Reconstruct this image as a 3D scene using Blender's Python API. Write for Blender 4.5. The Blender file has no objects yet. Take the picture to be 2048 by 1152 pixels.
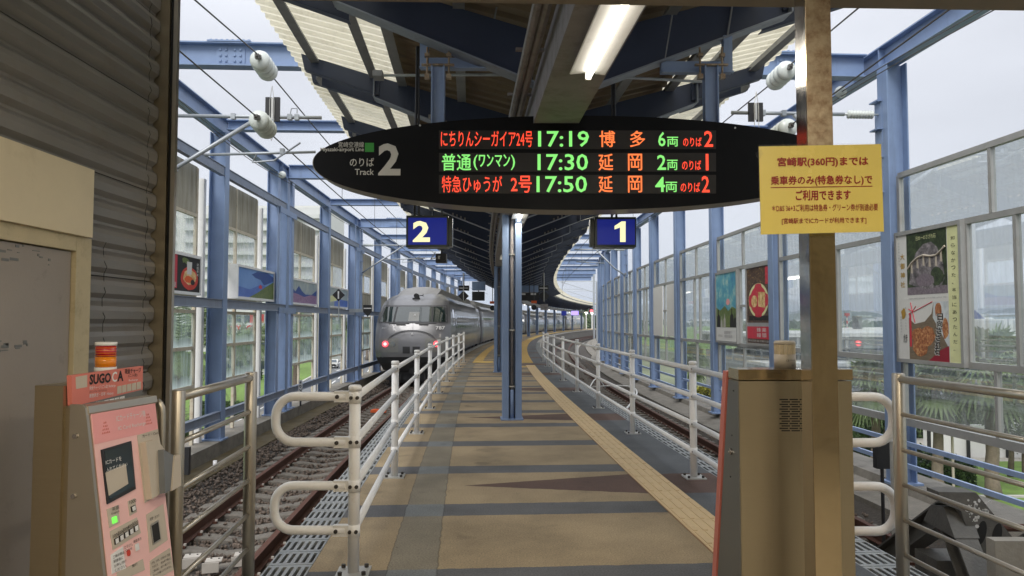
import bpy, math, random
import numpy as np
from mathutils import Vector, Matrix
random.seed(7); rng = np.random.default_rng(7)
C = bpy.context.scene.collection
SC = bpy.context.scene
R = math.radians
PI = math.pi

# ------------------------------------------------------------------ camera, world, sun
FPX, CAMZ, PITCH = 1450.0, 1.48, R(2.65)
cd = bpy.data.cameras.new('camera'); cam = bpy.data.objects.new('camera', cd); C.objects.link(cam)
cd.sensor_width = 36; cd.lens = 36 * FPX / 2048; cd.clip_start = .05; cd.clip_end = 20000
cam.location = (0, 0, CAMZ); cam.rotation_euler = (PI/2 + PITCH, 0, 0); SC.camera = cam
SC.view_settings.view_transform = 'Standard'; SC.view_settings.look = 'None'
SC.view_settings.gamma = 1; SC.view_settings.use_curve_mapping = False
SC.view_settings.exposure = 0.62
SC.cycles.max_bounces = 8; SC.cycles.transparent_max_bounces = 24
SC.cycles.diffuse_bounces = 4; SC.cycles.glossy_bounces = 4; SC.cycles.caustics_reflective = False; SC.cycles.caustics_refractive = False

SUN_EL, SUN_AZ = 48, 200
w = bpy.data.worlds.new('World'); SC.world = w; w.use_nodes = True
nt = w.node_tree; nt.nodes.clear()
def N(nt, t, **k):
    n = nt.nodes.new(t)
    for a, b in k.items(): setattr(n, a, b)
    return n
out = N(nt, 'ShaderNodeOutputWorld'); b1 = N(nt, 'ShaderNodeBackground'); b2 = N(nt, 'ShaderNodeBackground'); mx = N(nt, 'ShaderNodeMixShader')
sky = N(nt, 'ShaderNodeTexSky', sky_type='NISHITA'); sky.sun_disc = False; sky.sun_elevation = R(SUN_EL); sky.sun_rotation = R(SUN_AZ)
b1.inputs[1].default_value = .08; nt.links.new(sky.outputs[0], b1.inputs[0])
tc = N(nt, 'ShaderNodeTexCoord'); sp = N(nt, 'ShaderNodeSeparateXYZ'); nt.links.new(tc.outputs['Generated'], sp.inputs[0])
ns = N(nt, 'ShaderNodeTexNoise'); ns.inputs['Scale'].default_value = 2.2; ns.inputs['Detail'].default_value = 5
mp = N(nt, 'ShaderNodeMapping'); mp.inputs['Scale'].default_value = (1, 1, 3); nt.links.new(tc.outputs['Generated'], mp.inputs[0]); nt.links.new(mp.outputs[0], ns.inputs[0])
rp = N(nt, 'ShaderNodeValToRGB'); e = rp.color_ramp.elements           # cloud deck, brighter overhead (overcast sky)
e[0].position = 0; e[0].color = (.53, .545, .585, 1); e[1].position = 1; e[1].color = (1.45, 1.48, 1.55, 1)
q = rp.color_ramp.elements.new(.35); q.color = (.585, .60, .645, 1)
nt.links.new(sp.outputs[2], rp.inputs[0])
r2 = N(nt, 'ShaderNodeMapRange'); r2.inputs[1].default_value = .3; r2.inputs[2].default_value = .7; r2.inputs[3].default_value = .88; r2.inputs[4].default_value = 1.07
nt.links.new(ns.outputs[0], r2.inputs[0])
vm = N(nt, 'ShaderNodeVectorMath', operation='SCALE'); nt.links.new(rp.outputs[0], vm.inputs[0]); nt.links.new(r2.outputs[0], vm.inputs['Scale'])
nt.links.new(vm.outputs[0], b2.inputs[0]); b2.inputs[1].default_value = 1.0
mx.inputs[0].default_value = .93; nt.links.new(b1.outputs[0], mx.inputs[1]); nt.links.new(b2.outputs[0], mx.inputs[2]); nt.links.new(mx.outputs[0], out.inputs[0])
sl = bpy.data.lights.new('sun', 'SUN'); so = bpy.data.objects.new('sun', sl); C.objects.link(so)
sl.energy = 1.5; sl.angle = R(25); sl.color = (1, .96, .9)
so.rotation_euler = (R(90 - SUN_EL), 0, R(180 - SUN_AZ))

# ------------------------------------------------------------------ materials
MATS = {}
def mat(name, col, rough=.6, metal=0, var=.12, vs=6, bump=0, bs=60, dirt=0, dcol=(.12, .08, .05), ds=3, streak=False, spec=.5, coat=0, vmap=None):
    m = bpy.data.materials.new(name); m.use_nodes = True; t = m.node_tree; bsdf = t.nodes['Principled BSDF']
    bsdf.inputs['Roughness'].default_value = rough; bsdf.inputs['Metallic'].default_value = metal
    bsdf.inputs['Specular IOR Level'].default_value = spec; bsdf.inputs['Coat Weight'].default_value = coat
    tc = N(t, 'ShaderNodeTexCoord'); co = tc.outputs['Object']
    g = N(t, 'ShaderNodeNewGeometry'); co = g.outputs['Position']
    n1 = N(t, 'ShaderNodeTexNoise'); n1.inputs['Scale'].default_value = vs; n1.inputs['Detail'].default_value = 6; n1.inputs['Roughness'].default_value = .65
    if vmap:
        mq = N(t, 'ShaderNodeMapping'); mq.inputs['Scale'].default_value = vmap; t.links.new(co, mq.inputs[0]); t.links.new(mq.outputs[0], n1.inputs[0])
    else: t.links.new(co, n1.inputs[0])
    mr = N(t, 'ShaderNodeMapRange'); mr.inputs[1].default_value = .25; mr.inputs[2].default_value = .75; mr.inputs[3].default_value = 1 - var; mr.inputs[4].default_value = 1 + var
    t.links.new(n1.outputs[0], mr.inputs[0])
    sc = N(t, 'ShaderNodeVectorMath', operation='SCALE'); sc.inputs[0].default_value = col; t.links.new(mr.outputs[0], sc.inputs['Scale'])
    last = sc.outputs[0]
    if dirt > 0:
        n2 = N(t, 'ShaderNodeTexNoise'); n2.inputs['Scale'].default_value = ds; n2.inputs['Detail'].default_value = 9; n2.inputs['Roughness'].default_value = .7
        mp = N(t, 'ShaderNodeMapping'); mp.inputs['Scale'].default_value = (1, 1, .12) if streak else (1, 1, 1)
        t.links.new(co, mp.inputs[0]); t.links.new(mp.outputs[0], n2.inputs[0])
        m2 = N(t, 'ShaderNodeMapRange'); m2.inputs[1].default_value = .62 - .22*dirt; m2.inputs[2].default_value = .75; t.links.new(n2.outputs[0], m2.inputs[0])
        mu = N(t, 'ShaderNodeMath', operation='MULTIPLY'); mu.inputs[1].default_value = min(1, .4 + dirt*.6); t.links.new(m2.outputs[0], mu.inputs[0])
        mc = N(t, 'ShaderNodeMix', data_type='RGBA'); t.links.new(mu.outputs[0], mc.inputs[0]); t.links.new(last, mc.inputs[6]); mc.inputs[7].default_value = (*dcol, 1)
        last = mc.outputs[2]
    t.links.new(last, bsdf.inputs['Base Color'])
    rr = N(t, 'ShaderNodeMapRange'); rr.inputs[3].default_value = max(0, rough - .1); rr.inputs[4].default_value = min(1, rough + .12); t.links.new(n1.outputs[0], rr.inputs[0]); t.links.new(rr.outputs[0], bsdf.inputs['Roughness'])
    if bump > 0:
        n3 = N(t, 'ShaderNodeTexNoise'); n3.inputs['Scale'].default_value = bs; n3.inputs['Detail'].default_value = 4; t.links.new(co, n3.inputs[0])
        bp = N(t, 'ShaderNodeBump'); bp.inputs['Strength'].default_value = bump; bp.inputs['Distance'].default_value = .01
        t.links.new(n3.outputs[0], bp.inputs['Height']); t.links.new(bp.outputs[0], bsdf.inputs['Normal'])
    MATS[name] = m; return m
def emis(name, col, s=1.0, base=(0, 0, 0)):
    m = bpy.data.materials.new(name); m.use_nodes = True; b = m.node_tree.nodes['Principled BSDF']
    b.inputs['Base Color'].default_value = (*base, 1); b.inputs['Emission Color'].default_value = (*col, 1); b.inputs['Emission Strength'].default_value = s
    return m
def glassmat(name, tint=(.93, .96, .97), dirt=.1, dcol=(.6, .62, .6), streak=.15, refl=1.0, bottom=None):
    m = bpy.data.materials.new(name); m.use_nodes = True; t = m.node_tree; t.nodes.clear()
    o = N(t, 'ShaderNodeOutputMaterial'); tr = N(t, 'ShaderNodeBsdfTransparent'); tr.inputs[0].default_value = (*tint, 1)
    gl = N(t, 'ShaderNodeBsdfGlossy'); gl.inputs['Roughness'].default_value = .02; gl.inputs[0].default_value = (.9, .93, .95, 1)
    fr = N(t, 'ShaderNodeFresnel'); fr.inputs[0].default_value = 1.35
    mu = N(t, 'ShaderNodeMath', operation='MULTIPLY'); mu.inputs[1].default_value = refl; t.links.new(fr.outputs[0], mu.inputs[0])
    m1 = N(t, 'ShaderNodeMixShader'); t.links.new(mu.outputs[0], m1.inputs[0]); t.links.new(tr.outputs[0], m1.inputs[1]); t.links.new(gl.outputs[0], m1.inputs[2])
    di = N(t, 'ShaderNodeBsdfDiffuse'); di.inputs[0].default_value = (*dcol, 1)
    ts = N(t, 'ShaderNodeBsdfTranslucent'); ts.inputs[0].default_value = (*dcol, 1); ad = N(t, 'ShaderNodeMixShader'); ad.inputs[0].default_value = .5
    t.links.new(di.outputs[0], ad.inputs[1]); t.links.new(ts.outputs[0], ad.inputs[2])
    g = N(t, 'ShaderNodeNewGeometry'); mp = N(t, 'ShaderNodeMapping'); mp.inputs['Scale'].default_value = (2.5, 2.5, streak); t.links.new(g.outputs['Position'], mp.inputs[0])
    n = N(t, 'ShaderNodeTexNoise'); n.inputs['Scale'].default_value = 3; n.inputs['Detail'].default_value = 7; n.inputs['Roughness'].default_value = .65; t.links.new(mp.outputs[0], n.inputs[0])
    r = N(t, 'ShaderNodeMapRange'); r.inputs[1].default_value = .35; r.inputs[2].default_value = .8; r.inputs[3].default_value = dirt*.35; r.inputs[4].default_value = min(1, dirt*2.4); t.links.new(n.outputs[0], r.inputs[0])
    last = r.outputs[0]
    if bottom:                     # grime washed down to the foot of each pane (pane local z from 0 at its foot)
        tc = N(t, 'ShaderNodeTexCoord'); s = N(t, 'ShaderNodeSeparateXYZ'); t.links.new(tc.outputs['UV'], s.inputs[0])
        b = N(t, 'ShaderNodeMapRange'); b.inputs[1].default_value = .3; b.inputs[2].default_value = 0; b.inputs[3].default_value = 0; b.inputs[4].default_value = bottom; t.links.new(s.outputs[1], b.inputs[0])
        a = N(t, 'ShaderNodeMath', operation='ADD', use_clamp=True); t.links.new(last, a.inputs[0]); t.links.new(b.outputs[0], a.inputs[1]); last = a.outputs[0]
    m2 = N(t, 'ShaderNodeMixShader'); t.links.new(last, m2.inputs[0]); t.links.new(m1.outputs[0], m2.inputs[1]); t.links.new(ad.outputs[0], m2.inputs[2])
    t.links.new(m2.outputs[0], o.inputs[0]); return m

M = {}
M['blue'] = mat('blue_paint', (.215, .30, .475), .45, var=.1, vs=3, dirt=.35, dcol=(.11, .14, .2), ds=4, streak=True)
M['bluelt'] = mat('light_blue_paint', (.26, .35, .54), .45, var=.1, vs=3, dirt=.3, dcol=(.16, .2, .3), ds=4, streak=True)
M['navy'] = mat('shaded_blue_paint', (.026, .038, .078), .5, var=.15, vs=3, dirt=.2, dcol=(.03, .03, .04))  # the blue steel paint with the canopy's shade darkened into its colour
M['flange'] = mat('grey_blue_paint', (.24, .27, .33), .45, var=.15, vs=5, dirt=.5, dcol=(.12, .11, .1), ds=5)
M['purlin'] = mat('galvanised_steel', (.28, .29, .31), .5, .3, var=.15, vs=8, dirt=.4, dcol=(.14, .13, .12))
M['deck'] = mat('brown_deck', (.2, .15, .1), .7, var=.15, vs=3, dirt=.4, dcol=(.1, .08, .06))
M['spine'] = mat('spine_paint', (.25, .235, .235), .6, var=.2, vs=4, dirt=.6, dcol=(.1, .08, .07), ds=6)
M['white'] = mat('white_coating', (.86, .85, .83), .35, var=.04, vs=8, bump=.05, dirt=.12, dcol=(.45, .4, .33), ds=9)
M['whitepost'] = mat('white_plastic', (.8, .8, .8), .5, var=.05, dirt=.2, dcol=(.5, .5, .47), streak=True)
M['zinc'] = mat('zinc_plate', (.55, .55, .53), .45, .5, var=.15, dirt=.4, dcol=(.3, .22, .15), ds=20)
M['bolt'] = mat('dark_bolt', (.06, .055, .05), .5, .4)
M['steel'] = mat('stainless_tube', (.50, .46, .39), .36, .9, var=.06, vs=3)
M['warmlit'] = mat('warm_lit_stainless', (.52, .41, .25), .16, .95, var=.15, vs=3, bump=.4, bs=3.2, dirt=.35, dcol=(.33, .23, .12), ds=10, streak=True)  # stainless steel, warm reflection of the lit concourse put into its colour
M['warmlit2'] = mat('brushed_warm_lit_stainless', (.42, .355, .245), .33, .92, var=.07, vs=3, vmap=(2, 2, 330), bump=.04, bs=9, dirt=.3, dcol=(.3, .23, .14), ds=6, streak=True)  # brushed stainless, the same warm reflection painted into the base colour
M['ruststeel'] = mat('rusting_stainless', (.42, .34, .24), .38, .6, var=.14, vs=5, bump=.15, bs=30, dirt=.95, dcol=(.16, .08, .035), ds=22)
M['mirror'] = mat('polished_stainless', (.5, .48, .47), .1, 1, var=.05, vs=3, bump=.25, bs=3)
M['sidegrey'] = mat('grey_side_steel', (.2, .2, .19), .45, .6, var=.1, vs=6)
M['siding'] = mat('dark_siding', (.24, .228, .215), .42, .25, var=.1, vs=2, dirt=.25, dcol=(.2, .15, .11), ds=3)
M['cream'] = mat('cream_plaster', (.68, .59, .42), .7, var=.05, vs=3, bump=.1, bs=25, dirt=.2, dcol=(.45, .36, .22), ds=2)
M['jamb'] = mat('jamb_paint', (.52, .44, .28), .5, var=.1, dirt=.35, dcol=(.25, .2, .1), ds=9)
M['door'] = mat('grey_door', (.31, .275, .245), .55, var=.07, vs=2, bump=.05, dirt=.15, dcol=(.16, .14, .12), ds=7)
M['beam'] = mat('brown_beam', (.2, .165, .12), .6, var=.1, vs=4, dirt=.2)
M['black'] = mat('black_board', (.004, .004, .0045), .5, var=.05, spec=.15)
M['blackplastic'] = mat('black_plastic', (.02, .02, .022), .5)
M['rim'] = mat('sign_rim', (.28, .25, .2), .5, var=.1)
M['conc'] = mat('ledge_concrete', (.2, .185, .16), .9, var=.25, vs=5, bump=.5, bs=40, dirt=.6, dcol=(.07, .065, .05), ds=3)
M['conc2'] = mat('pale_concrete', (.36, .34, .3), .85, var=.15, vs=5, bump=.3, bs=40, dirt=.3, dcol=(.2, .17, .13))
M['moss'] = mat('mossy_gutter', (.085, .062, .025), .9, var=.4, vs=3, bump=.4, bs=30, dirt=.7, dcol=(.13, .12, .09), ds=2)
M['bed'] = mat('ballast_base', (.06, .052, .045), .95, var=.5, vs=30, bump=1, bs=30)
M['stone'] = mat('ballast_stone', (.135, .104, .083), .9, var=.75, vs=9)
M['sleeper'] = mat('sleeper_concrete', (.165, .15, .13), .9, var=.3, vs=14, bump=.6, bs=60, dirt=.5, dcol=(.08, .06, .045), ds=8)
M['rail'] = mat('rusty_rail', (.105, .045, .03), .7, .2, var=.3, vs=20, bump=.3)
M['railhead'] = mat('rail_head', (.17, .085, .06), .4, .5, var=.2, vs=20)
M['clip'] = mat('pale_clip', (.45, .42, .38), .6)
M['grate'] = mat('grating_steel', (.36, .375, .375), .45, .45, var=.2, vs=9, dirt=.35, dcol=(.2, .18, .15), ds=12)
M['dark'] = mat('dark_void', (.02, .02, .02), .9)
M['tact'] = mat('tactile_tile', (.66, .50, .29), .7, var=.08, vs=5, bump=.1, dirt=.15, dcol=(.35, .25, .14), ds=5)
M['tactsep'] = mat('tile_joint', (.3, .17, .09), .9)
M['tacty'] = mat('yellow_tile', (.62, .42, .12), .7, var=.08, dirt=.1)
M['train'] = mat('train_metallic', (.185, .185, .195), .34, .4, var=.05, vs=2, coat=.4)
M['trainroof'] = mat('train_roof', (.27, .265, .26), .5, .3, var=.2, vs=3, dirt=.4, dcol=(.08, .075, .07))
M['trainblk'] = mat('train_dark', (.02, .02, .022), .5)
M['trainglass'] = mat('train_glass', (.012, .022, .02), .06, .0, coat=1)
M['trainline'] = mat('train_line', (.07, .07, .075), .4)
M['whitegloss'] = mat('white_print', (.75, .75, .75), .5)
M['alu'] = mat('window_aluminium', (.42, .42, .41), .45, .4, var=.1, vs=6, dirt=.25, dcol=(.28, .24, .18), ds=7)
M['lframe'] = mat('rusty_cream_frame', (.58, .53, .42), .6, var=.1, vs=9, dirt=.45, dcol=(.33, .17, .06), ds=8)
M['stain'] = mat('stained_panel', (.42, .40, .33), .8, var=.1, vs=4, dirt=.95, dcol=(.2, .18, .125), ds=5, streak=True)
M['lbeam'] = mat('pale_grey_beam', (.2, .24, .32), .5, var=.15, vs=4, dirt=.45, dcol=(.14, .15, .17), ds=6, streak=True)
M['insul'] = mat('porcelain', (.62, .66, .63), .25, var=.06)
M['tube'] = mat('catenary_tube', (.4, .43, .46), .45, .4, var=.1)
M['wire'] = mat('wire', (.08, .08, .08), .6)
M['asphalt'] = mat('asphalt', (.13, .135, .14), .9, var=.15, vs=1, bump=.1)
M['paint'] = mat('road_paint', (.72, .72, .7), .8, var=.1)
M['kerb'] = mat('kerbstone', (.42, .41, .38), .9, var=.1)
M['grass'] = mat('grass', (.12, .2, .035), .95, var=.4, vs=1.5, bump=.6, bs=8)
M['ground'] = mat('ground', (.13, .15, .09), .95, var=.35, vs=.05)
M['leaf'] = mat('leaf', (.065, .115, .03), .6, var=.45, vs=2.5)
M['leafy'] = mat('leaf_yellow', (.28, .27, .035), .6, var=.35, vs=4)
M['leaf2'] = mat('palm_leaf', (.12, .17, .06), .55, var=.4, vs=1.5)
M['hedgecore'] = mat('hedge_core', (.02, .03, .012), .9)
M['trunk'] = mat('palm_trunk', (.2, .16, .12), .9, var=.3, vs=6, bump=.6, bs=20)
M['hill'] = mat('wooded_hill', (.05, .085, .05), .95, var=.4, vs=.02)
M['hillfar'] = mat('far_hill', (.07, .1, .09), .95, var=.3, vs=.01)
M['wallw'] = mat('white_wall', (.66, .66, .64), .8, var=.05, vs=.3, dirt=.15, dcol=(.45, .45, .42), ds=.3)
M['wallg'] = mat('grey_wall', (.34, .35, .35), .8, var=.08, vs=.3, dirt=.3, dcol=(.2, .2, .2), ds=.5)
M['roofw'] = mat('pale_roof', (.58, .59, .58), .7, var=.08, vs=.2, dirt=.2, dcol=(.4, .4, .38), ds=.3)
M['rooft'] = mat('tiled_roof', (.1, .11, .13), .8, var=.3, vs=.5)
M['win'] = mat('far_window', (.07, .09, .11), .15)
M['redp'] = mat('red_paint', (.6, .05, .03), .5)
M['orange'] = mat('orange_paint', (.75, .13, .03), .6)
M['yellow'] = mat('yellow_card', (.84, .68, .17), .25, var=.03, vs=2)
M['yellowlt'] = mat('pale_lemon', (.72, .74, .4), .5)
M['redink'] = mat('red_ink', (.3, .02, .01), .5)
M['pink'] = mat('pink_panel', (.82, .36, .36), .35, var=.02)
M['pink2'] = mat('pale_pink_panel', (.85, .52, .5), .35, var=.03)
M['salmon'] = mat('salmon_panel', (.66, .2, .16), .4, var=.04)
M['beigepl'] = mat('beige_plastic', (.52, .46, .38), .5, var=.04)
M['greypl'] = mat('grey_plastic', (.16, .17, .18), .5)
M['ink'] = mat('black_ink', (.015, .015, .015), .6)
M['redlens'] = mat('red_lens', (.45, .01, .012), .12, coat=1)
M['ambl'] = mat('amber_lens', (.8, .26, .01), .12, coat=1)
M['clearl'] = mat('ribbed_clear_lens', (.62, .52, .36), .2, coat=1)
M['bufsteel'] = mat('buffer_steel', (.15, .145, .135), .5, .3, var=.3, vs=8, bump=.3, dirt=.35, dcol=(.2, .19, .17), ds=14)
M['signblue'] = emis('sign_blue_lit', (.01, .03, .45), .22, (.005, .01, .1))
M['signgreen'] = mat('sign_dark_green', (.008, .022, .02), .3)
M['lightyel'] = emis('lit_numeral', (1, .93, .5), .75)
M['tube_on'] = emis('lit_tube', (1, .95, .82), 4)
M['ledr'] = emis('led_red', (1, .07, .03), .95)
M['ledo'] = emis('led_orange', (1, .2, .05), .85)
M['ledg'] = emis('led_green', (.3, 1, .22), .62)
M['ledbg'] = mat('led_matrix', (.022, .018, .014), .6)
M['signtxt'] = mat('sign_white_text', (.6, .57, .5), .5)
M['greensq'] = mat('line_green', (.03, .3, .03), .5)
M['tail'] = emis('tail_lamp', (1, .06, .08), 2.2)
M['tailw'] = emis('tail_core', (1, .35, .3), 3)
M['rednet'] = emis('red_signal', (1, .08, .1), 3)
M['purple'] = emis('violet_screen', (.35, .25, 1), 1.4)
M['grnbtn'] = emis('green_button', (.2, 1, .1), .8)
M['scr'] = mat('dark_screen', (.03, .045, .055), .08)
M['gl'] = glassmat('dirty_glass', (.90, .95, .95), .3, (.56, .66, .68), .12, .6, bottom=.75)
M['glu'] = glassmat('upper_glass', (.93, .95, .96), .3, (.66, .7, .72), .2, 1.0)
M['gr'] = glassmat('clear_glass', (.88, .93, .93), .17, (.62, .66, .66), .4, .42)
M['grs'] = glassmat('frosted_white', (.9, .9, .9), .6, (.74, .74, .73), 1, .5)

# translucent corrugated sheet
def translucent():
    m = mat('translucent_sheet', (.80, .76, .62), .5, var=.08, vs=3, dirt=.5, dcol=(.5, .46, .34), ds=5)
    t = m.node_tree; b = t.nodes['Principled BSDF']; o = t.nodes['Material Output']
    tl = N(t, 'ShaderNodeBsdfTranslucent'); mx = N(t, 'ShaderNodeMixShader'); mx.inputs[0].default_value = .62
    src = b.inputs['Base Color'].links[0].from_socket; t.links.new(src, tl.inputs[0])
    t.links.new(b.outputs[0], mx.inputs[1]); t.links.new(tl.outputs[0], mx.inputs[2]); t.links.new(mx.outputs[0], o.inputs[0]); return m
M['sheet'] = translucent()
# porcelain ribbed etc done; brushed anisotropy skipped

def platform_mat():
    m = bpy.data.materials.new('platform_paving'); m.use_nodes = True; t = m.node_tree; b = t.nodes['Principled BSDF']; L = t.links.new
    tc = N(t, 'ShaderNodeUVMap'); s = N(t, 'ShaderNodeSeparateXYZ'); L(tc.outputs[0], s.inputs[0])
    S, U = s.outputs[0], s.outputs[1]
    g = N(t, 'ShaderNodeNewGeometry'); pos = g.outputs['Position']
    def mth(op, a, b_=None, c=None, cl=False):
        n = N(t, 'ShaderNodeMath', operation=op, use_clamp=cl)
        for i, v in enumerate((a, b_, c)):
            if v is None: continue
            if isinstance(v, (int, float)): n.inputs[i].default_value = v
            else: L(v, n.inputs[i])
        return n.outputs[0]
    wn = N(t, 'ShaderNodeTexNoise'); wn.inputs['Scale'].default_value = 9; L(pos, wn.inputs[0])
    wob = mth('MULTIPLY', mth('SUBTRACT', wn.outputs[0], .5), .03)
    S2 = mth('ADD', S, wob); U2 = mth('ADD', U, wob)
    fr = mth('FLOORED_MODULO', mth('ADD', S2, -4.10 + 1.545*20), 1.545)
    band = mth('LESS_THAN', fr, .36)
    wd = mth('ABSOLUTE', mth('SUBTRACT', mth('FLOORED_MODULO', mth('ADD', S2, -6.66 + 2.3175 + 46.35), 4.635), 2.3175))
    hw = mth('MULTIPLY', mth('MINIMUM', mth('MULTIPLY', mth('ADD', U2, .85), .62), 1), .4)
    wedge = mth('LESS_THAN', wd, hw)
    right = mth('GREATER_THAN', U2, 1.02)
    strip = mth('MULTIPLY', mth('GREATER_THAN', U2, -1.3), mth('LESS_THAN', U2, -1.0))
    def col(fac, a, b_):
        n = N(t, 'ShaderNodeMix', data_type='RGBA')
        if isinstance(fac, float): n.inputs[0].default_value = fac
        else: L(fac, n.inputs[0])
        for i, v in ((6, a), (7, b_)):
            if isinstance(v, tuple): n.inputs[i].default_value = (*v, 1)
            else: L(v, n.inputs[i])
        return n.outputs[2]
    c = col(band, (.35, .268, .16), (.118, .12, .125))
    c = col(right, c, (.112, .122, .132))
    c = col(wedge, c, (.118, .068, .052))
    c2 = col(band, (.235, .205, .15), (.19, .205, .21))
    c = col(strip, c, c2)
    # speckle + blotches
    n1 = N(t, 'ShaderNodeTexNoise'); n1.inputs['Scale'].default_value = 90; n1.inputs['Detail'].default_value = 3; L(pos, n1.inputs[0])
    n2 = N(t, 'ShaderNodeTexNoise'); n2.inputs['Scale'].default_value = 1.1; n2.inputs['Detail'].default_value = 7; n2.inputs['Roughness'].default_value = .62; L(pos, n2.inputs[0])
    f1 = N(t, 'ShaderNodeMapRange'); f1.inputs[1].default_value = .3; f1.inputs[2].default_value = .7; f1.inputs[3].default_value = .72; f1.inputs[4].default_value = 1.28; L(n1.outputs[0], f1.inputs[0])
    f2 = N(t, 'ShaderNodeMapRange'); f2.inputs[1].default_value = .28; f2.inputs[2].default_value = .62; f2.inputs[3].default_value = .6; f2.inputs[4].default_value = 1.06; L(n2.outputs[0], f2.inputs[0])
    n4 = N(t, 'ShaderNodeTexNoise'); n4.inputs['Scale'].default_value = 2.3; n4.inputs['Detail'].default_value = 2; L(pos, n4.inputs[0])
    f4 = N(t, 'ShaderNodeMapRange'); f4.inputs[1].default_value = .27; f4.inputs[2].default_value = .36; f4.inputs[3].default_value = .7; f4.inputs[4].default_value = 1; L(n4.outputs[0], f4.inputs[0])
    k = mth('MULTIPLY', mth('MULTIPLY', f1.outputs[0], f2.outputs[0]), f4.outputs[0])
    vm = N(t, 'ShaderNodeVectorMath', operation='SCALE'); L(c, vm.inputs[0]); L(k, vm.inputs['Scale']); L(vm.outputs[0], b.inputs['Base Color'])
    vo = N(t, 'ShaderNodeTexVoronoi'); vo.inputs['Scale'].default_value = 2.6; L(pos, vo.inputs[0]); gum = mth('LESS_THAN', vo.outputs['Distance'], .028)
    seam = mth('ADD', mth('LESS_THAN', mth('ABSOLUTE', mth('ADD', U2, 1.0)), .005), mth('LESS_THAN', mth('ABSOLUTE', mth('ADD', U2, 1.3)), .004))
    k = mth('MULTIPLY', k, mth('SUBTRACT', 1, mth('MULTIPLY', mth('ADD', gum, seam, cl=True), .35))); L(k, vm.inputs['Scale'])
    b.inputs['Roughness'].default_value = .78
    bp = N(t, 'ShaderNodeBump'); bp.inputs['Strength'].default_value = .35; bp.inputs['Distance'].default_value = .004; L(n1.outputs[0], bp.inputs['Height']); L(bp.outputs[0], b.inputs['Normal'])
    return m
M['plat'] = platform_mat()

# ------------------------------------------------------------------ geometry helpers
XC, RAD, S0 = -.33, 400.0, 31.0
def P(s, u, z):
    a = (s - S0) / RAD
    return Vector((XC + RAD - (RAD - u)*math.cos(a), S0 + (RAD - u)*math.sin(a), z))
def sy(y, u): return S0 - (S0 - y)*RAD/(RAD - u)      # arc position whose point at offset u lies at world y
def tang(s):
    a = (s - S0) / RAD; return Vector((math.sin(a), math.cos(a), 0))
def right(s):
    a = (s - S0) / RAD; return Vector((math.cos(a), -math.sin(a), 0))
cp, sp_ = math.cos(PITCH), math.sin(PITCH)
def ray(px, py):
    xr, yr = (px - 1024)/FPX, (576 - py)/FPX
    return Vector((xr, cp - yr*sp_, sp_ + yr*cp))
def at(px, py, d):                   # a point measured off the photograph at distance d
    v = ray(px, py); return Vector((0, 0, CAMZ)) + v*(d/v.y)
def onz(px, py, z):
    v = ray(px, py); return Vector((0, 0, CAMZ)) + v*((z - CAMZ)/v.z)
def onplane(px, py, p0, n):
    v = ray(px, py); o = Vector((0, 0, CAMZ)); return o + v*((p0 - o).dot(n)/v.dot(n))

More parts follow.
